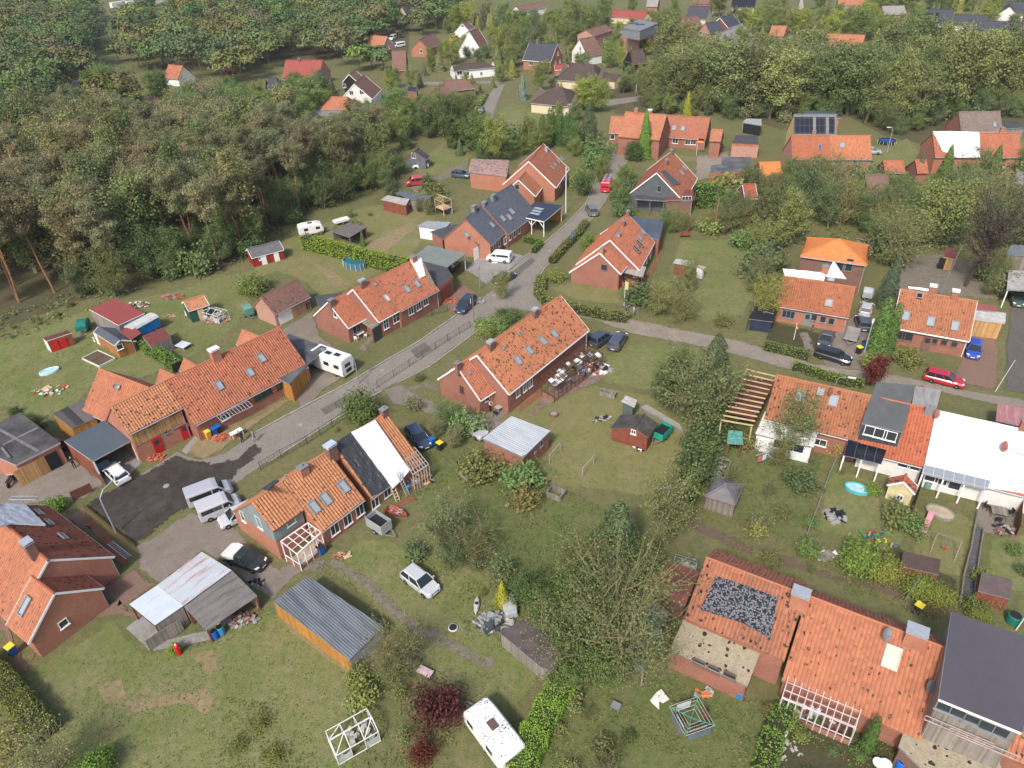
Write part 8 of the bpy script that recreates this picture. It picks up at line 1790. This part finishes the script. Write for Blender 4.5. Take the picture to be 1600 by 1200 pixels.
scatter([(1335,300),(1420,300),(1405,400),(1400,450),(1345,425)],3.8,['near0','near1','bush0'],(3,6.5),{'near':'leafy tree between the orange hip roof and the dug garden','bush':'shrub between the orange hip roof and the dug garden'},'trees beside the orange hip roof',OLV+GRN,43,tname='small_tree',view=True)
scatter([(1540,290),(1640,290),(1640,380),(1560,420),(1530,390)],4,['near0','oak2','bush0'],(3,7),{'near':'leafy tree behind the dark stripped tree at the right edge','bush':'shrub behind the dark stripped tree at the right edge','oak2':'spreading tree behind the dark stripped tree at the right edge'},'trees behind the dark stripped one',OLV+GRN,44,tname='small_tree',view=True)
scatter([(1295,715),(1320,730),(1285,800),(1270,850),(1240,850),(1270,790)],2.3,['bush0','bush2','bush1'],(1,2.4),'shrub along the garden divide left of the teal pool','garden divide left of the teal pool',OLV+GRN,45,cats='shrub')
scatter([(600,606),(655,575),(720,540),(745,540),(690,590),(660,602)],4,['bush1','bush2'],(.7,1.6),'small shrub in the front garden of the centre row house','front garden of the centre row house',OLV,46,cats='shrub')
scatter([(430,735),(470,700),(540,660),(560,665),(520,690),(460,725)],3,['bush1','bush2'],(.7,1.5),'small shrub behind the street fence of the tarped row house','street side of the tarped row house',OLV,47,cats='shrub')
scatter([(1360,720),(1400,740),(1440,745),(1430,850),(1400,850),(1380,790)],3.4,['bush1','bush0'],(.8,1.8),'shrub around the cream playhouse','shrubs around the playhouse',GRN,48,cats='shrub')
scatter([(1035,345),(1090,360),(1160,362),(1195,385),(1180,420),(1150,375),(1060,372),(1040,400),(1030,380)],3.4,['near0','near1','bush0'],(2.5,5.5),{'near':'leafy tree around the top of the long lawn','bush':'shrub around the top of the long lawn'},'trees around the long lawn',OLV+GRN,51,tname='small_tree',view=True)
scatter([(690,215),(760,205),(800,225),(860,215),(880,240),(820,245),(770,260),(700,255)],5,['near0','oak2','bush0','spruce0'],(3,7),{'near':'leafy tree behind the light red row house','bush':'shrub behind the light red row house','oak2':'spreading tree behind the light red row house','spru':'conifer behind the light red row house'},'garden behind the light red row house',GRN,52,tname='small_tree',view=True)
scatter([(470,370),(560,330),(600,330),(590,350),(520,365),(480,385)],5,['bush1','bush2'],(.8,1.8),'small shrub near the caravan by the forest','shrubs near the forest caravan',OLV,53,cats='shrub')
scatter([(655,880),(760,930),(850,990),(840,1010),(740,960),(650,905)],4.5,['bush1','bush2','near1'],(.8,2.6),{'near':'thin little tree on the lawn below the rough strip','bush':'small shrub on the lawn below the rough strip'},'lawn below the rough strip',OLV,54)
cnt['G1']=scatter([(1100,300),(1180,300),(1240,285),(1340,300),(1400,300),(1490,300),(1600,290),(1620,330),(1600,370),(1480,385),(1400,395),(1360,360),(1290,365),(1240,372),(1200,375),(1150,365),(1100,350)],4.3,['near0','near1','oak2','bush0','wisp0','loose1'],(3,8),{'near':'leafy fruit tree in the overgrown gardens below the duplex','oak2':'spreading tree in the overgrown gardens below the duplex','bush':'low bush in the overgrown gardens below the duplex','wisp':'wispy thin tree in the overgrown gardens below the duplex','loos':'taller airy tree in the overgrown gardens below the duplex'},'overgrown gardens below the duplex',OLV+GRN[:2],11,tname='small_tree',view=True)
scatter([(1150,380),(1200,400),(1240,420),(1205,470),(1180,480),(1170,430)],4,['near1','bush0','bush1','wisp0'],(2.5,5.5),{'near':'small garden tree left of the white-sheeted red house','bush':'shrub left of the white-sheeted red house','wisp':'wispy small tree left of the white-sheeted red house'},'shrubs left of the white-sheeted red house',OLV,12,tname='small_tree',view=True)
scatter([(1400,425),(1370,395),(1380,370),(1470,370),(1475,392),(1400,400)],4.5,['near1','bush0','wisp0'],(3,6),{'near':'light olive tree behind the dug garden','bush':'shrub behind the dug garden','wisp':'wispy tree behind the dug garden'},'trees behind the dug garden',OLV,13,tname='small_tree',view=True)
scatter([(1530,430),(1565,425),(1565,475),(1530,470)],3,['near1','bush0'],(2.5,4.5),{'near':'loose hedge tree beside the dark drive, right','bush':'loose hedge shrub beside the dark drive, right'},'hedge beside the dark drive',OLV,14,tname='small_tree')
scatter([(895,205),(945,235),(940,300),(915,320),(900,300),(895,260),(880,235),(860,215)],4.5,['near0','bush0','bush1','oak2'],(2,5),{'near':'leafy tree left of the upper street','bush':'shrub left of the upper street','oak2':'spreading tree left of the upper street'},'planting left of the upper street',GRN,15,tname='small_tree',view=True)
scatter([(975,265),(1000,255),(1000,300),(985,340),(960,345),(935,345),(950,310)],3.6,['near0','bush0','bush1'],(2,5),{'near':'leafy tree right of the upper street','bush':'shrub right of the upper street'},'planting right of the upper street',GRN,16,tname='small_tree',view=True)
scatter([(1095,330),(1185,320),(1190,380),(1150,365),(1095,345),(1030,340),(1040,325)],3.6,['near0','bush0','wisp0','bush2'],(2.5,6),{'near':'leafy tree behind the long lawn','bush':'shrub behind the long lawn','wisp':'wispy tree behind the long lawn'},'shrubbery behind the long lawn',OLV+GRN,17,tname='small_tree',view=True)
scatter([(985,452),(1040,440),(1060,470),(1100,500),(1170,500),(1165,520),(1085,512),(1000,490)],3.4,['near1','bush0','bush1','bush2'],(1.8,4.5),{'near':'loose small tree along the dirt road lawn','bush':'shrub along the dirt road lawn'},'shrubs along the dirt road',OLV,18,tname='small_tree',view=True)
scatter([(640,635),(700,660),(760,690),(800,720),(850,745),(850,790),(800,790),(760,740),(700,700),(650,670)],3.0,['bush0','bush1','near1','bush2'],(1.8,3.8),{'near':'loose small tree behind the tarped row house','bush':'shrub between the side lane and the centre garden'},'hedgerow beside the side lane',OLV+GRN,19,tname='small_tree')
scatter([(735,520),(760,505),(800,488),(822,492),(790,515),(750,535),(725,545)],2.4,['bush0','bush1','round'],(1.5,2.6),'shrub in the street-side hedge by the centre row house','street-side hedge by the centre row house',GRN,20,cats='shrub',tname='small_tree')
scatter([(640,860),(720,860),(800,905),(860,950),(850,985),(780,930),(700,890),(650,880)],2.8,['bush0','bush2','near1'],(1.5,3.5),{'near':'loose little tree in the rough strip above the lawn','bush':'shrub in the rough strip above the lawn'},'rough strip above the lawn',OLV,21,tname='small_tree')
scatter([(1110,640),(1155,600),(1150,660),(1100,720),(1072,790),(1060,770),(1085,700)],2.7,['bush0','bush1','near0'],(1.6,3.6),{'near':'dark leafy tree in the ditch hedge left of the terrace','bush':'dark shrub in the ditch hedge left of the terrace'},'ditch hedge left of the terrace',[(.6,.75,.6),(.75,.85,.6)],22,tname='small_tree')
scatter([(1130,690),(1190,700),(1270,715),(1275,780),(1240,850),(1180,830),(1130,790)],4.2,['bush0','bush2','bush1','near1'],(1.2,3.2),{'near':'small tree in the wild garden below the rafter frame','bush':'shrub in the wild garden below the rafter frame'},'wild garden below the rafter frame',OLV,23,tname='small_tree')
scatter([(1080,835),(1150,850),(1230,870),(1300,900),(1400,945),(1500,985),(1490,975),(1300,915),(1200,890),(1100,845)],2.6,['bush1','bush2'],(.7,1.5),'low weedy shrub along the reddish footpath','weedy shrubs along the footpath',OLV,24,cats='shrub',tname='small_tree')
scatter([(1200,860),(1290,850),(1320,870),(1300,885),(1210,870)],2.6,['bush1','bush0'],(1.2,2),'shrub above the reddish footpath','shrubs above the footpath',GRN,25,cats='shrub',tname='small_tree')
scatter([(880,1090),(960,1120),(1000,1180),(960,1230),(880,1230),(850,1180)],2.6,['bush0','bush2','wisp0'],(1,2.8),{'bush':'dark shrub in the rough garden beside the trimmed hedge','wisp':'wispy sapling in the rough garden beside the trimmed hedge'},'rough garden beside the trimmed hedge',[(.8,.9,.65),(1.1,1.05,.8)],26,tname='small_tree')
scatter([(1190,1110),(1230,1100),(1345,1150),(1390,1170),(1380,1220),(1200,1230)],1.9,['bush0','bush1','bush2'],(.6,1.6),'flowering garden shrub below the roofless conservatory','garden below the roofless conservatory',GRN+[(1.5,1.2,.9)],27,cats='shrub',tname='small_tree')
scatter([(550,1060),(600,1055),(640,1080),(660,1140),(640,1180),(590,1110),(555,1090)],2.2,['bush2','wisp0','bush0'],(1.4,3.2),{'bush':'pale green shrub right of the plastic greenhouse','wisp':'wispy sapling right of the plastic greenhouse'},'shrubs right of the plastic greenhouse',[(1.3,1.3,.8),(1.1,1.2,.8)],28,tname='small_tree')
scatter([(10,540),(60,520),(140,480),(120,475),(50,500),(-20,530)],3,['bush1','bush2'],(.8,1.8),'weedy shrub at the forest edge by the red-doored shed','weeds at the forest edge',OLV,29,cats='shrub',tname='small_tree')
scatter([(-20,640),(30,660),(80,690),(120,720),(100,700),(40,655),(-20,620)],2.2,['bush1','bush0'],(1,2),'dark hedge shrub behind the patchwork felt garage','hedge behind the patchwork garage',[(.6,.75,.5)],30,cats='shrub',tname='small_tree')
scatter([(1555,850),(1610,830),(1620,900),(1560,900)],2.5,['bush0','bush1'],(1,2),'shrub at the right edge beside the wet path','shrubs at the right edge',GRN,31,cats='shrub',tname='small_tree')
scatter([(1540,845),(1522,930),(1500,985),(1560,985),(1600,960),(1590,930)],2.3,['bush0','bush1','round'],(.9,1.7),'leafy shrub around the dark shed right of the wet path','shrubs right of the wet path',[(1.4,1.35,.7),(1.1,1.2,.7)],32,cats='shrub',tname='small_tree')
scatter([(590,340),(640,330),(700,345),(690,300),(640,296),(600,320)],4,['near1','bush0','oak2'],(2,4.5),{'near':'tree among the sheds behind the slate row','bush':'shrub among the sheds behind the slate row','oak2':'spreading tree among the sheds behind the slate row'},'planting behind the slate row',OLV,33,tname='small_tree',view=True)
TL_=[('round',(400,456),3.2,1.35,(1.1,1.2,.7),'big round olive bush on the lawn near the forest edge','shrub'),('near_spruce',(1112,606),8,1.0,(.62,.8,.62),'dark dense conifer-like tree beside the dirt road','tree'),('near1',(1090,672),8.5,.95,(.95,1.0,.85),'pale fine-leaved tree in front of the dark one at the dirt road','tree'),('near0',(1040,640),5,.9,(.7,.85,.6),'dark leafy tree behind the brown summer cabin','tree'),('near0',(1062,625),5.5,.9,(.75,.85,.6),'second dark leafy tree behind the brown summer cabin','tree'),('near_spruce',(962,885),8.5,1.0,(.75,1.05,.75),'bushy mid green conifer at the end of the centre garden','tree'),('bare0',(955,1030),9,.98,(.95,1.0,.8),'large spreading half-bare tree over the green canopy','tree'),('near1',(1045,835),6,.95,(1.25,1.15,.95),'pale twiggy tree right of the bushy conifer','tree'),('near1',(905,900),4.5,1.2,(1.0,.95,.7),'olive twiggy tree left of the bushy conifer','tree'),('near0',(880,1010),5.5,1.0,(.75,.9,.6),'dark ivy-like tree swallowing the weathered shed','tree'),('near0',(915,1050),4.0,1.1,(.7,.85,.6),'dark low tree at the corner of the weathered shed','tree'),('near0',(830,945),3.5,1.2,(.55,.75,.5),'very dark green shrub tree above the weathered shed','tree'),('near1',(703,862),5.2,.9,(1.05,1.1,1.05),'greyish twiggy willow in the centre foreground','tree'),('wisp0',(745,872),3.6,1.2,(.9,.95,.7),'low dark thicket right of the greyish willow','tree'),('near0',(905,960),4.2,1.2,(.8,.95,.6),'green leafy tree up-left of the half-bare one','tree'),('near0',(1000,905),3.6,1.2,(.85,.95,.65),'green leafy tree behind the half-bare one','tree'),('near0',(940,1065),3.2,1.2,(.85,1.0,.65),'green shrub tree at the foot of the half-bare one','tree'),('near0',(885,1075),3.0,1.2,(.8,.95,.6),'green shrub tree at the top of the trimmed hedge','tree'),('round',(567,655),4.0,.95,(.7,.85,.5),'round leafy bush at the corner of street and side lane','shrub'),('bush2',(825,790),3.4,1.3,(1.35,1.0,.75),'brownish round shrub below the pale flat garage','shrub'),('bush1',(745,745),2.8,1.3,(1.2,1.05,.75),'olive-brown shrub left of the pale flat garage','shrub'),('redb',(683,1120),3.9,.98,(1.0,1.15,1.15),'big dark red twiggy shrub near the caravan','shrub'),('redb',(662,1180),1.8,1.1,(1.3,1.4,.9),'small brownish red shrub below the big red one','shrub'),('wisp0',(622,1050),5,.85,(1.0,.95,.7),'bare branched apple tree at the end of the long shed','tree'),('cone',(786,945),3.2,1.0,(2.6,2.2,.6),'small yellow-green conifer beside the junk pile','tree'),('wisp0',(85,1215),4.5,.9,(1.5,1.5,1.3),'pale grey-green twiggy tree in the lower left corner','tree'),('round',(152,1205),2.3,1.0,(.8,1.2,.5),'fresh green bush at the bottom edge, left','shrub'),('bush2',(20,1165),2.4,1.5,(1.6,1.3,.9),'straw-coloured shrub at the left edge, bottom','shrub'),('bush2',(408,1130),.9,2.6,(1.0,.9,.5),'low brownish perennial patch on the lower lawn','shrub'),('bush2',(430,1180),.9,2.6,(1.0,.95,.5),'low yellowish perennial patch at the bottom edge','shrub'),('bush2',(375,1165),.8,2.4,(.9,.95,.5),'low olive perennial patch on the lower lawn','shrub'),('near_spruce',(1383,478),8.2,.62,(.6,.85,.75),'tall dark blue-green conifer left of the dug garden','tree'),('thuja',(1368,548),8,1.0,(.85,1.25,.7),'tall bright thuja left of the three-skylight bungalow','tree'),('thuja',(1386,545),7,.8,(.7,1.1,.65),'slimmer thuja touching the three-skylight bungalow','tree'),('dbare',(1508,447),11.5,1.0,(1,1,1),'large dark brown storm-stripped tree in the dug garden','tree'),('oak2',(1452,385),8.6,1.15,(1.35,1.35,.95),'tall pale green tree left of the dark stripped one','tree'),('near1',(1395,420),7.5,.95,(1.25,1.15,.95),'pale twiggy tree above the tall dark conifer','tree'),('oak1',(1222,388),8.5,1.0,(1.35,1.3,.9),'pale rounded tree upper left of the orange hip roof','tree'),('oak2',(1480,330),5.5,1.1,(1.1,1.2,.85),'bushy green tree behind the dark stripped one','tree'),('thuja',(1240,355),5,1.2,(.55,.8,.6),'dark small conifer in the overgrown gardens','tree'),('cone',(1006,247),11,.75,(1.0,1.6,.6),'tall bright green conifer at the end of the street','tree'),('round',(991,250),4.6,.75,(.45,.6,.4),'dark round yew at the end of the street','shrub'),('cone',(1073,184),6.8,.9,(2.2,2.0,.6),'yellow conifer behind the street-end terrace','tree'),('spruce0',(817,156),7.5,.8,(1.3,1.6,2.0),'blue spruce by the side street','tree'),('rtree',(367,150),7,.75,(1,1,1),'round copper-red tree in the upper left gardens','tree'),('birch',(66,185),15,.9,(.9,.8,.7),'birch with white forked trunk in the upper left wood','tree'),('birch',(20,190),14,.8,(.9,.8,.7),'leaning birch with white trunk at the left edge','tree'),('oak0',(778,256),8.5,.9,(1.5,1.45,.8),'pale yellowish willow behind the mottled-roof summer house','tree'),('oak0',(700,232),10.5,.75,(.7,.8,.6),'dark tree left of the yellowish willow','tree'),('oak2',(722,225),9,.7,(.75,.8,.6),'second dark tree left of the yellowish willow','tree'),('near1',(1196,500),5.5,.8,(1.7,1.5,.7),'yellowish little tree left of the red tiled house','tree'),('rtree',(1362,604),3.6,1.0,(1.5,1.3,1.2),'small copper-brown tree at the dirt road','tree'),('bush0',(1362,578),2.6,1.2,(1.3,1.2,.7),'loose olive shrub at the bungalow corner','shrub'),('bush1',(1412,565),2.2,1.2,(1.2,1.1,.7),'shrub in front of the bungalow windows','shrub'),('thuja',(1353,1168),4.0,.8,(.6,.95,.5),'dark columnar thuja below the big torn roof','tree'),('bush0',(90,795),2.0,1.1,(.9,1.3,.5),'fresh green bush beside the forecourt fence','shrub'),('bush0',(273,1020),1.2,1.0,(1.2,1.5,.5),'little bright bush next to the red mailbox','shrub'),('round',(1338,882),2.6,1.25,(1.1,1.35,.6),'large round leafy shrub above the footpath','shrub'),('round',(1380,900),2.2,1.1,(1.5,1.4,.7),'yellowish rounded shrub next to the large round one','shrub'),('round',(1430,925),2.0,1.1,(1.3,1.35,.6),'rounded shrub below the arched shed','shrub'),('round',(1465,938),1.9,1.1,(1.4,1.35,.6),'rounded shrub at the head of the wet path','shrub'),('bush2',(1185,835),2.2,1.2,(1.7,1.5,1.0),'pale feathery shrub by the footpath, centre right','shrub'),('near1',(1230,700),5.5,1.1,(1.0,1.1,.9),'half-bare tree overhanging the white flat extension','tree'),('bush0',(1300,705),2.4,1.1,(1.7,1.7,.6),'yellow-green bush left of the glass canopy','shrub'),('bush1',(1400,815),2.2,1.1,(1.1,1.1,.8),'greyish shrub below the cream playhouse','shrub'),('bush0',(1360,770),1.4,1.1,(1.1,1.4,.6),'small green bush left of the cream playhouse','shrub'),('near1',(1070,460),5,.8,(1.2,1.15,.85),'thin loose tree on the long lawn','tree'),('bush0',(925,385),2.8,1.0,(1.1,1.3,.6),'bright hedge shrub behind the junction house','shrub'),('near0',(918,402),3.4,.8,(1.0,1.2,.6),'leafy shrub tree at the street corner of the junction house','tree'),('bush0',(870,440),2.4,1.1,(1.3,1.3,.7),'bushy shrub at the junction hedge','shrub'),('spruce1',(568,385),3.2,.8,(.7,1.1,.6),'small conifer at the open felt shed','tree'),('near1',(1115,365),4,.8,(1.3,1.1,.8),'thin twiggy tree near the telegraph pole','tree'),('near1',(785,468),4,.7,(1.5,1.4,1),'sparse young birch on the driveway verge','tree'),('cone',(1470,288),8,1.0,(.9,1.2,.7),'broad conifer in front of the tarped roof, upper right','tree'),('near_spruce',(1430,290),7,.6,(.8,1.0,.9),'greyish conifer left of the broad one, upper right','tree'),('cone',(1545,285),7.5,1.1,(.9,1.15,.7),'conifer pair in front of the red end of the tarped house','tree'),('near0',(1230,290),4.5,.9,(.9,1.2,.6),'round tree at the pink wall of the duplex','tree'),('near0',(1290,298),4.5,.9,(1.2,1.2,.8),'round tree below the duplex windows','tree'),]
for k,p,h_,w_,tn,lab,ct in TL_:tree(k,p,h_,w_,tn,lab,ct)
for i,(x,y,h_)in enumerate([(848,222,6.5),(861,220,8),(874,226,8.5),(886,228,8),(894,232,7.5),(901,234,7)]):tree('thuja',(x,y),h_,1.1,(.55,.85,.5),'dark columnar thuja in the row left of the street end','tree','row of thujas by the street end')
tree('near_spruce',(920,222),10,.75,(.6,.85,.65),'broad dark conifer at the right end of the thuja row','tree')
for k,t in PROTO.items():
 for c in t[1]:bpy.data.objects.remove(c[0])
 bpy.data.objects.remove(t[0])
# ---- hedges: leafy shell around an added solid dark core
def hedge(pxs,h,wd,tint,label,leaf=.16,dens=60,group=None,name='hedge',round_=.25):
 P=[G(p,0)for p in pxs];o=empty(name,P[0],0,label,'hedge',group);rn=random.Random(int(pxs[0][0]));lf=Lf();core=MB(o.location);o0=P[0]
 for i in range(len(P)-1):
  a,b=P[i],P[i+1];d=(b-a);L=d.length;d.normalize();n=Vector((-d.y,d.x,0));hw=wd/2-.12
  core.hexa([a-n*hw,b-n*hw,b+n*hw,a+n*hw]+[v+Z*(h-.15)for v in(a-n*hw*.9,b-n*hw*.9,b+n*hw*.9,a+n*hw*.9)])
  for _ in range(int(L*(wd+2*h)*dens)):
   t=rn.uniform(-.3,L+.3);u=rn.uniform(0,wd+2*h)
   wob=1+.14*noise.noise((a+d*t)*.9)+.1*noise.noise((a+d*t)*2.5+Z*u)
   if u<h:v,z=-wd/2,u
   elif u<h+wd:v,z=u-h-wd/2,h
   else:v,z=wd/2,wd+2*h-u
   e=max(0,z/h-.75)/.25;v*=(1-round_*e*e)*wob;z*=wob
   lf.leaf(a+d*t+n*(v+rn.gauss(0,.05))+Z*max(.03,z+rn.gauss(0,.05))-o0,leaf,rn,.5)
 core.build('branches',plain('hedge_core_dark',(.035,.04,.02),.95),o);c=lf.build('foliage',LEAF,o);c.color=(*tint,1);return o  # solid dark box added inside so the leaf shell looks opaque
hedge([(878,1085),(856,1118),(835,1160),(812,1215)],1.8,2.0,(1.4,1.95,.65),'trimmed bright green hedge beside the caravan',.1,210)
hedge([(-25,1040),(0,1060),(40,1110),(75,1155)],1.5,1.9,(1.15,1.1,.6),'tall olive hedge in the lower left corner',.11,150)
hedge([(478,388),(520,398),(560,410),(600,420),(640,428)],2.6,1.8,(1.5,1.75,.5),'tall yellow-green hedge behind the round pool',.2,60)
hedge([(846,440),(842,462),(856,478),(900,488),(950,498),(980,502)],1.3,1.6,(1.2,1.15,.75),'rounded hedge curving along the junction',.2,50)
hedge([(915,352),(900,372),(880,392),(862,412)],1.2,1.2,(1.1,1.05,.75),'loose roadside hedge up the street from the junction',.2,40)
hedge([(1087,322),(1120,322)],4.2,3.2,(.9,1.4,.5),'high square green hedge block beside the car bay',.25,30)
hedge([(1125,318),(1150,316)],2.4,2,(.9,1.3,.55),'lower hedge block right of the high square one',.25,30)
hedge([(820,378),(845,384),(834,396)],1.1,.9,(.8,1.1,.5),'clipped low hedge in front of the solar carport',.2,40)
hedge([(855,445),(905,452)],.9,.8,(.9,1.1,.6),'low plants below the junction gable wall',.18,40)if False else None
hedge([(220,536),(238,552),(262,566),(280,580)],1.5,1.6,(1.0,1.45,.55),'green garden hedge between timber cabin and long row',.17,60)
hedge([(1240,576),(1290,592),(1345,604)],1.0,1.3,(1.2,1.4,.6),'roadside hedge above the terrace roof',.17,50)
hedge([(1225,1118),(1205,1160),(1190,1215)],1.5,1.5,(1.0,1.35,.6),'hedge at the bottom edge left of the flower garden',.15,70)
hedge([(1105,712),(1085,752),(1072,790)],1.8,1.4,(.95,1.1,.65),'overgrown hedge left of the wild garden',.17,60)
hedge([(345,165),(385,148)],1.6,1.6,(.9,1.4,.7),'hedge beside the white gabled house, upper left',.35,14)
hedge([(1195,545),(1225,552),(1262,560)],1.0,1.4,(1.0,1.1,.65),'front garden hedge of the red tiled house',.18,50)
hedge([(735,190),(760,150)],1.0,1.0,(1.3,1.5,.6),'low hedge along the side street lawn',.3,16)
# ---- ground cover nobody could count
def cover(name,label,polys,dens,leaf,m,seed,hh=.25,tint=(1,1,1)):
 rn=random.Random(seed);lf=Lf()
 for px in polys:
  P=[G(p,0)for p in px];x0,x1,y0,y1=min(p.x for p in P),max(p.x for p in P),min(p.y for p in P),max(p.y for p in P)
  for _ in range(int((x1-x0)*(y1-y0)*dens)):
   x,y=rn.uniform(x0,x1),rn.uniform(y0,y1)
   k=noise.noise(Vector((x*.35,y*.35,seed)))+.5*noise.noise(Vector((x*1.1,y*1.1,seed)))
   if k>-.1 and inpoly(x,y,P):lf.leaf(Vector((x,y,.05+rn.random()*hh*(.5+k))),leaf,rn,1.0)
 o=lf.build(name,m,None);o.color=(*tint,1);tag(o,label,None,None,'stuff');return o
cover('weeds','rough weeds and groundcover in the gardens',[[(1100,700),(1150,640),(1190,690),(1290,712),(1265,830),(1240,850),(1120,800),(1085,780)],[(880,1070),(1010,1060),(1190,1090),(1230,1120),(1200,1220),(860,1230),(830,1200)],[(1190,1100),(1240,1095),(1410,1150),(1410,1220),(1190,1230)],[(650,700),(770,715),(960,800),(1000,850),(940,900),(880,950),(720,860),(640,780)],[(1080,780),(1500,960),(1500,990),(1080,850)],[(660,870),(860,950),(860,1040),(740,1010)],[(560,1060),(660,1060),(720,1180),(700,1230),(560,1200)],[(350,1090),(470,1110),(500,1210),(340,1210)],[(-20,1090),(90,1130),(130,1220),(-20,1220)],[(1285,860),(1400,850),(1500,920),(1400,930)]],20,.15,LEAF,3,.35,(.85,.88,.55))
cover('forest_undergrowth','undergrowth along the forest edge',[[(-40,560),(150,480),(250,440),(400,405),(500,330),(620,290),(600,270),(420,340),(200,430),(-40,500)],[(1100,300),(1600,290),(1600,400),(1150,380)]],4,.4,LEAF,5,.8,(1.0,1.05,.75))
cover('fallen_leaves','leaves and twigs strewn over street, yards and lawns',[[(130,790),(400,690),(700,500),(860,380),(860,470),(700,560),(450,710),(212,852)],[(850,470),(1600,625),(1600,650),(850,490)],[(220,850),(400,810),(440,930),(250,910)],[(0,560),(300,480),(480,600),(300,700),(100,700),(0,640)],[(20,1060),(420,950),(560,1100),(500,1210),(120,1230)],[(500,890),(600,838),(790,930),(850,1050),(760,1160),(610,985)]],1.6,.11,leafmat('brown_leaves',(.13,.11,.06),obj=False),8,.04)
LAND=[('the red-doored shed',88,538),('the dark red felt shed',183,500),('the green shed',300,492),('the red and white garden house',415,405),('the yellow-green hedge',560,410),('the pink shed',620,320),('the red van',650,289),('the dark gabled garage',650,262),('the motorhome',519,578),('the stepped row house',590,500),('the slate roofed row',770,375),('the mottled-roof summer house',765,280),('the solar carport',845,360),('the red ladder van',948,296),('the open car bay',1015,320),('the street-end terrace',1030,228),('the flat-roofed bungalow',1140,280),('the duplex',1295,275),('the tarped house',1530,275),('the orange hip roof',1310,440),('the dug garden cabin',1485,415),('the red tiled house',1260,520),('the black estate car',1301,562),('the red estate car',1474,598),('the bungalow with skylights',1450,550),('the white flat carport',1545,520),('the junction house',950,440),('the wrecked pergola',900,590),('the centre row house',740,630),('the pale flat garage',820,715),('the brown summer cabin',1000,685),('the rafter frame',1165,640),('the grey gazebo',1130,780),('the playhouse',1412,785),('the arched shed',1440,890),('the dark shed by the wet path',1555,930),('the solar array',1180,960),('the green canopy',1010,1040),('the weathered shed',830,1020),('the caravan',772,1158),('the plastic greenhouse',554,1158),('the long shed',520,1000),('the silver hatchback on the lawn',658,915),('the tarped row house',620,770),('the patchwork garage',60,720),('the timber cabin',175,545),('the blue spruce',817,156),('the white bungalow',742,122),('the pyramid roofed bungalow',872,178),('the brick apartment block',997,78),('the pale-roofed farmhouse',1130,92),('the orange brick bungalow',1395,25),('the big solar complex',1500,70),('the dark blue roofed house',850,110),('the white gable house',915,92),('the copper-red tree',367,150),('the smooth red roof',475,125),('the white gabled house',570,165),('the villa with awning',1100,62),('the brown roofed farm',1325,75),('the clothes dryer',1077,1140),('the flower garden',1280,1150),('the dirt road bend',1090,530),('the long lawn',1110,440),('the grey-brown roofed house',1530,215)]
LP=[(n_,G((x,y),0))for n_,x,y in LAND];by={}
for o_ in LM:
 n_,q_=min(LP,key=lambda t:(t[1]-o_.location).length);by.setdefault((n_,o_['label'].split(' in ')[0].split(' below ')[0].split(' left ')[0].split(' behind ')[0].split(' at ')[0].split(' along ')[0].split(' between ')[0].split(' beside ')[0].split(' right ')[0].split(' above ')[0].split(' among ')[0]),[]).append(((q_-o_.location).length,o_))
ORD=['nearest','second nearest','third nearest','fourth nearest','fifth nearest','sixth nearest','seventh nearest','eighth nearest','ninth nearest','tenth nearest','eleventh nearest','twelfth nearest','thirteenth nearest','fourteenth nearest','fifteenth nearest','sixteenth nearest','seventeenth nearest','eighteenth nearest']
for(n_,lk),L_ in by.items():
 L_.sort(key=lambda t:t[0])
 for i,(d_,o_)in enumerate(L_[:18]):o_['label']='%s, %s to %s'%(lk,ORD[i],n_)
cover('grass_tufts','tufts of longer grass in the lawns',[[(0,560),(300,480),(400,420),(480,380),(620,420),(480,470),(380,500),(100,690),(0,640)],[(20,1060),(420,950),(560,1100),(560,1210),(100,1230)],[(500,890),(600,838),(790,930),(850,1050),(760,1160),(610,985)],[(650,700),(1100,640),(1050,780),(960,900),(700,880)],[(930,560),(1130,545),(1100,640),(830,612)],[(850,440),(1190,380),(1190,470),(1000,500)],[(1260,850),(1320,720),(1530,780),(1500,910)]],10,.11,LEAF,12,.08,(.72,.9,.45))
cover('straw_tufts','dry tufts in the lawns and verges',[[(20,1060),(420,950),(560,1100),(560,1210),(100,1230)],[(280,720),(600,560),(470,690)],[(500,890),(600,838),(790,930),(760,1160)],[(650,640),(1100,640),(960,900)],[(0,560),(300,480),(480,380),(400,500),(100,690)],[(850,440),(1190,380),(1100,520)]],4,.1,LEAF,15,.06,(1.15,1.0,.62))
print('COUNTS',cnt)
# ---- air
HZ=bpy.data.materials.new('haze');HZ.use_nodes=True;_t=HZ.node_tree;_t.nodes.remove(_t.nodes['Principled BSDF'])
_v=_t.nodes.new('ShaderNodeVolumePrincipled');_v.inputs['Density'].default_value=.00013;_v.inputs['Color'].default_value=(.86,.9,.95,1);_v.inputs['Anisotropy'].default_value=.2
_t.links.new(_v.outputs[0],_t.nodes['Material Output'].inputs['Volume'])
mb=MB();mb.hexa([Vector(p)for p in((-600,-90,-1.2),(600,-90,-1.2),(600,930,-1.2),(-600,930,-1.2),(-600,-90,58),(600,-90,58),(600,930,58),(-600,930,58))])
hz=mb.build('haze',HZ);tag(hz,kind='stuff')
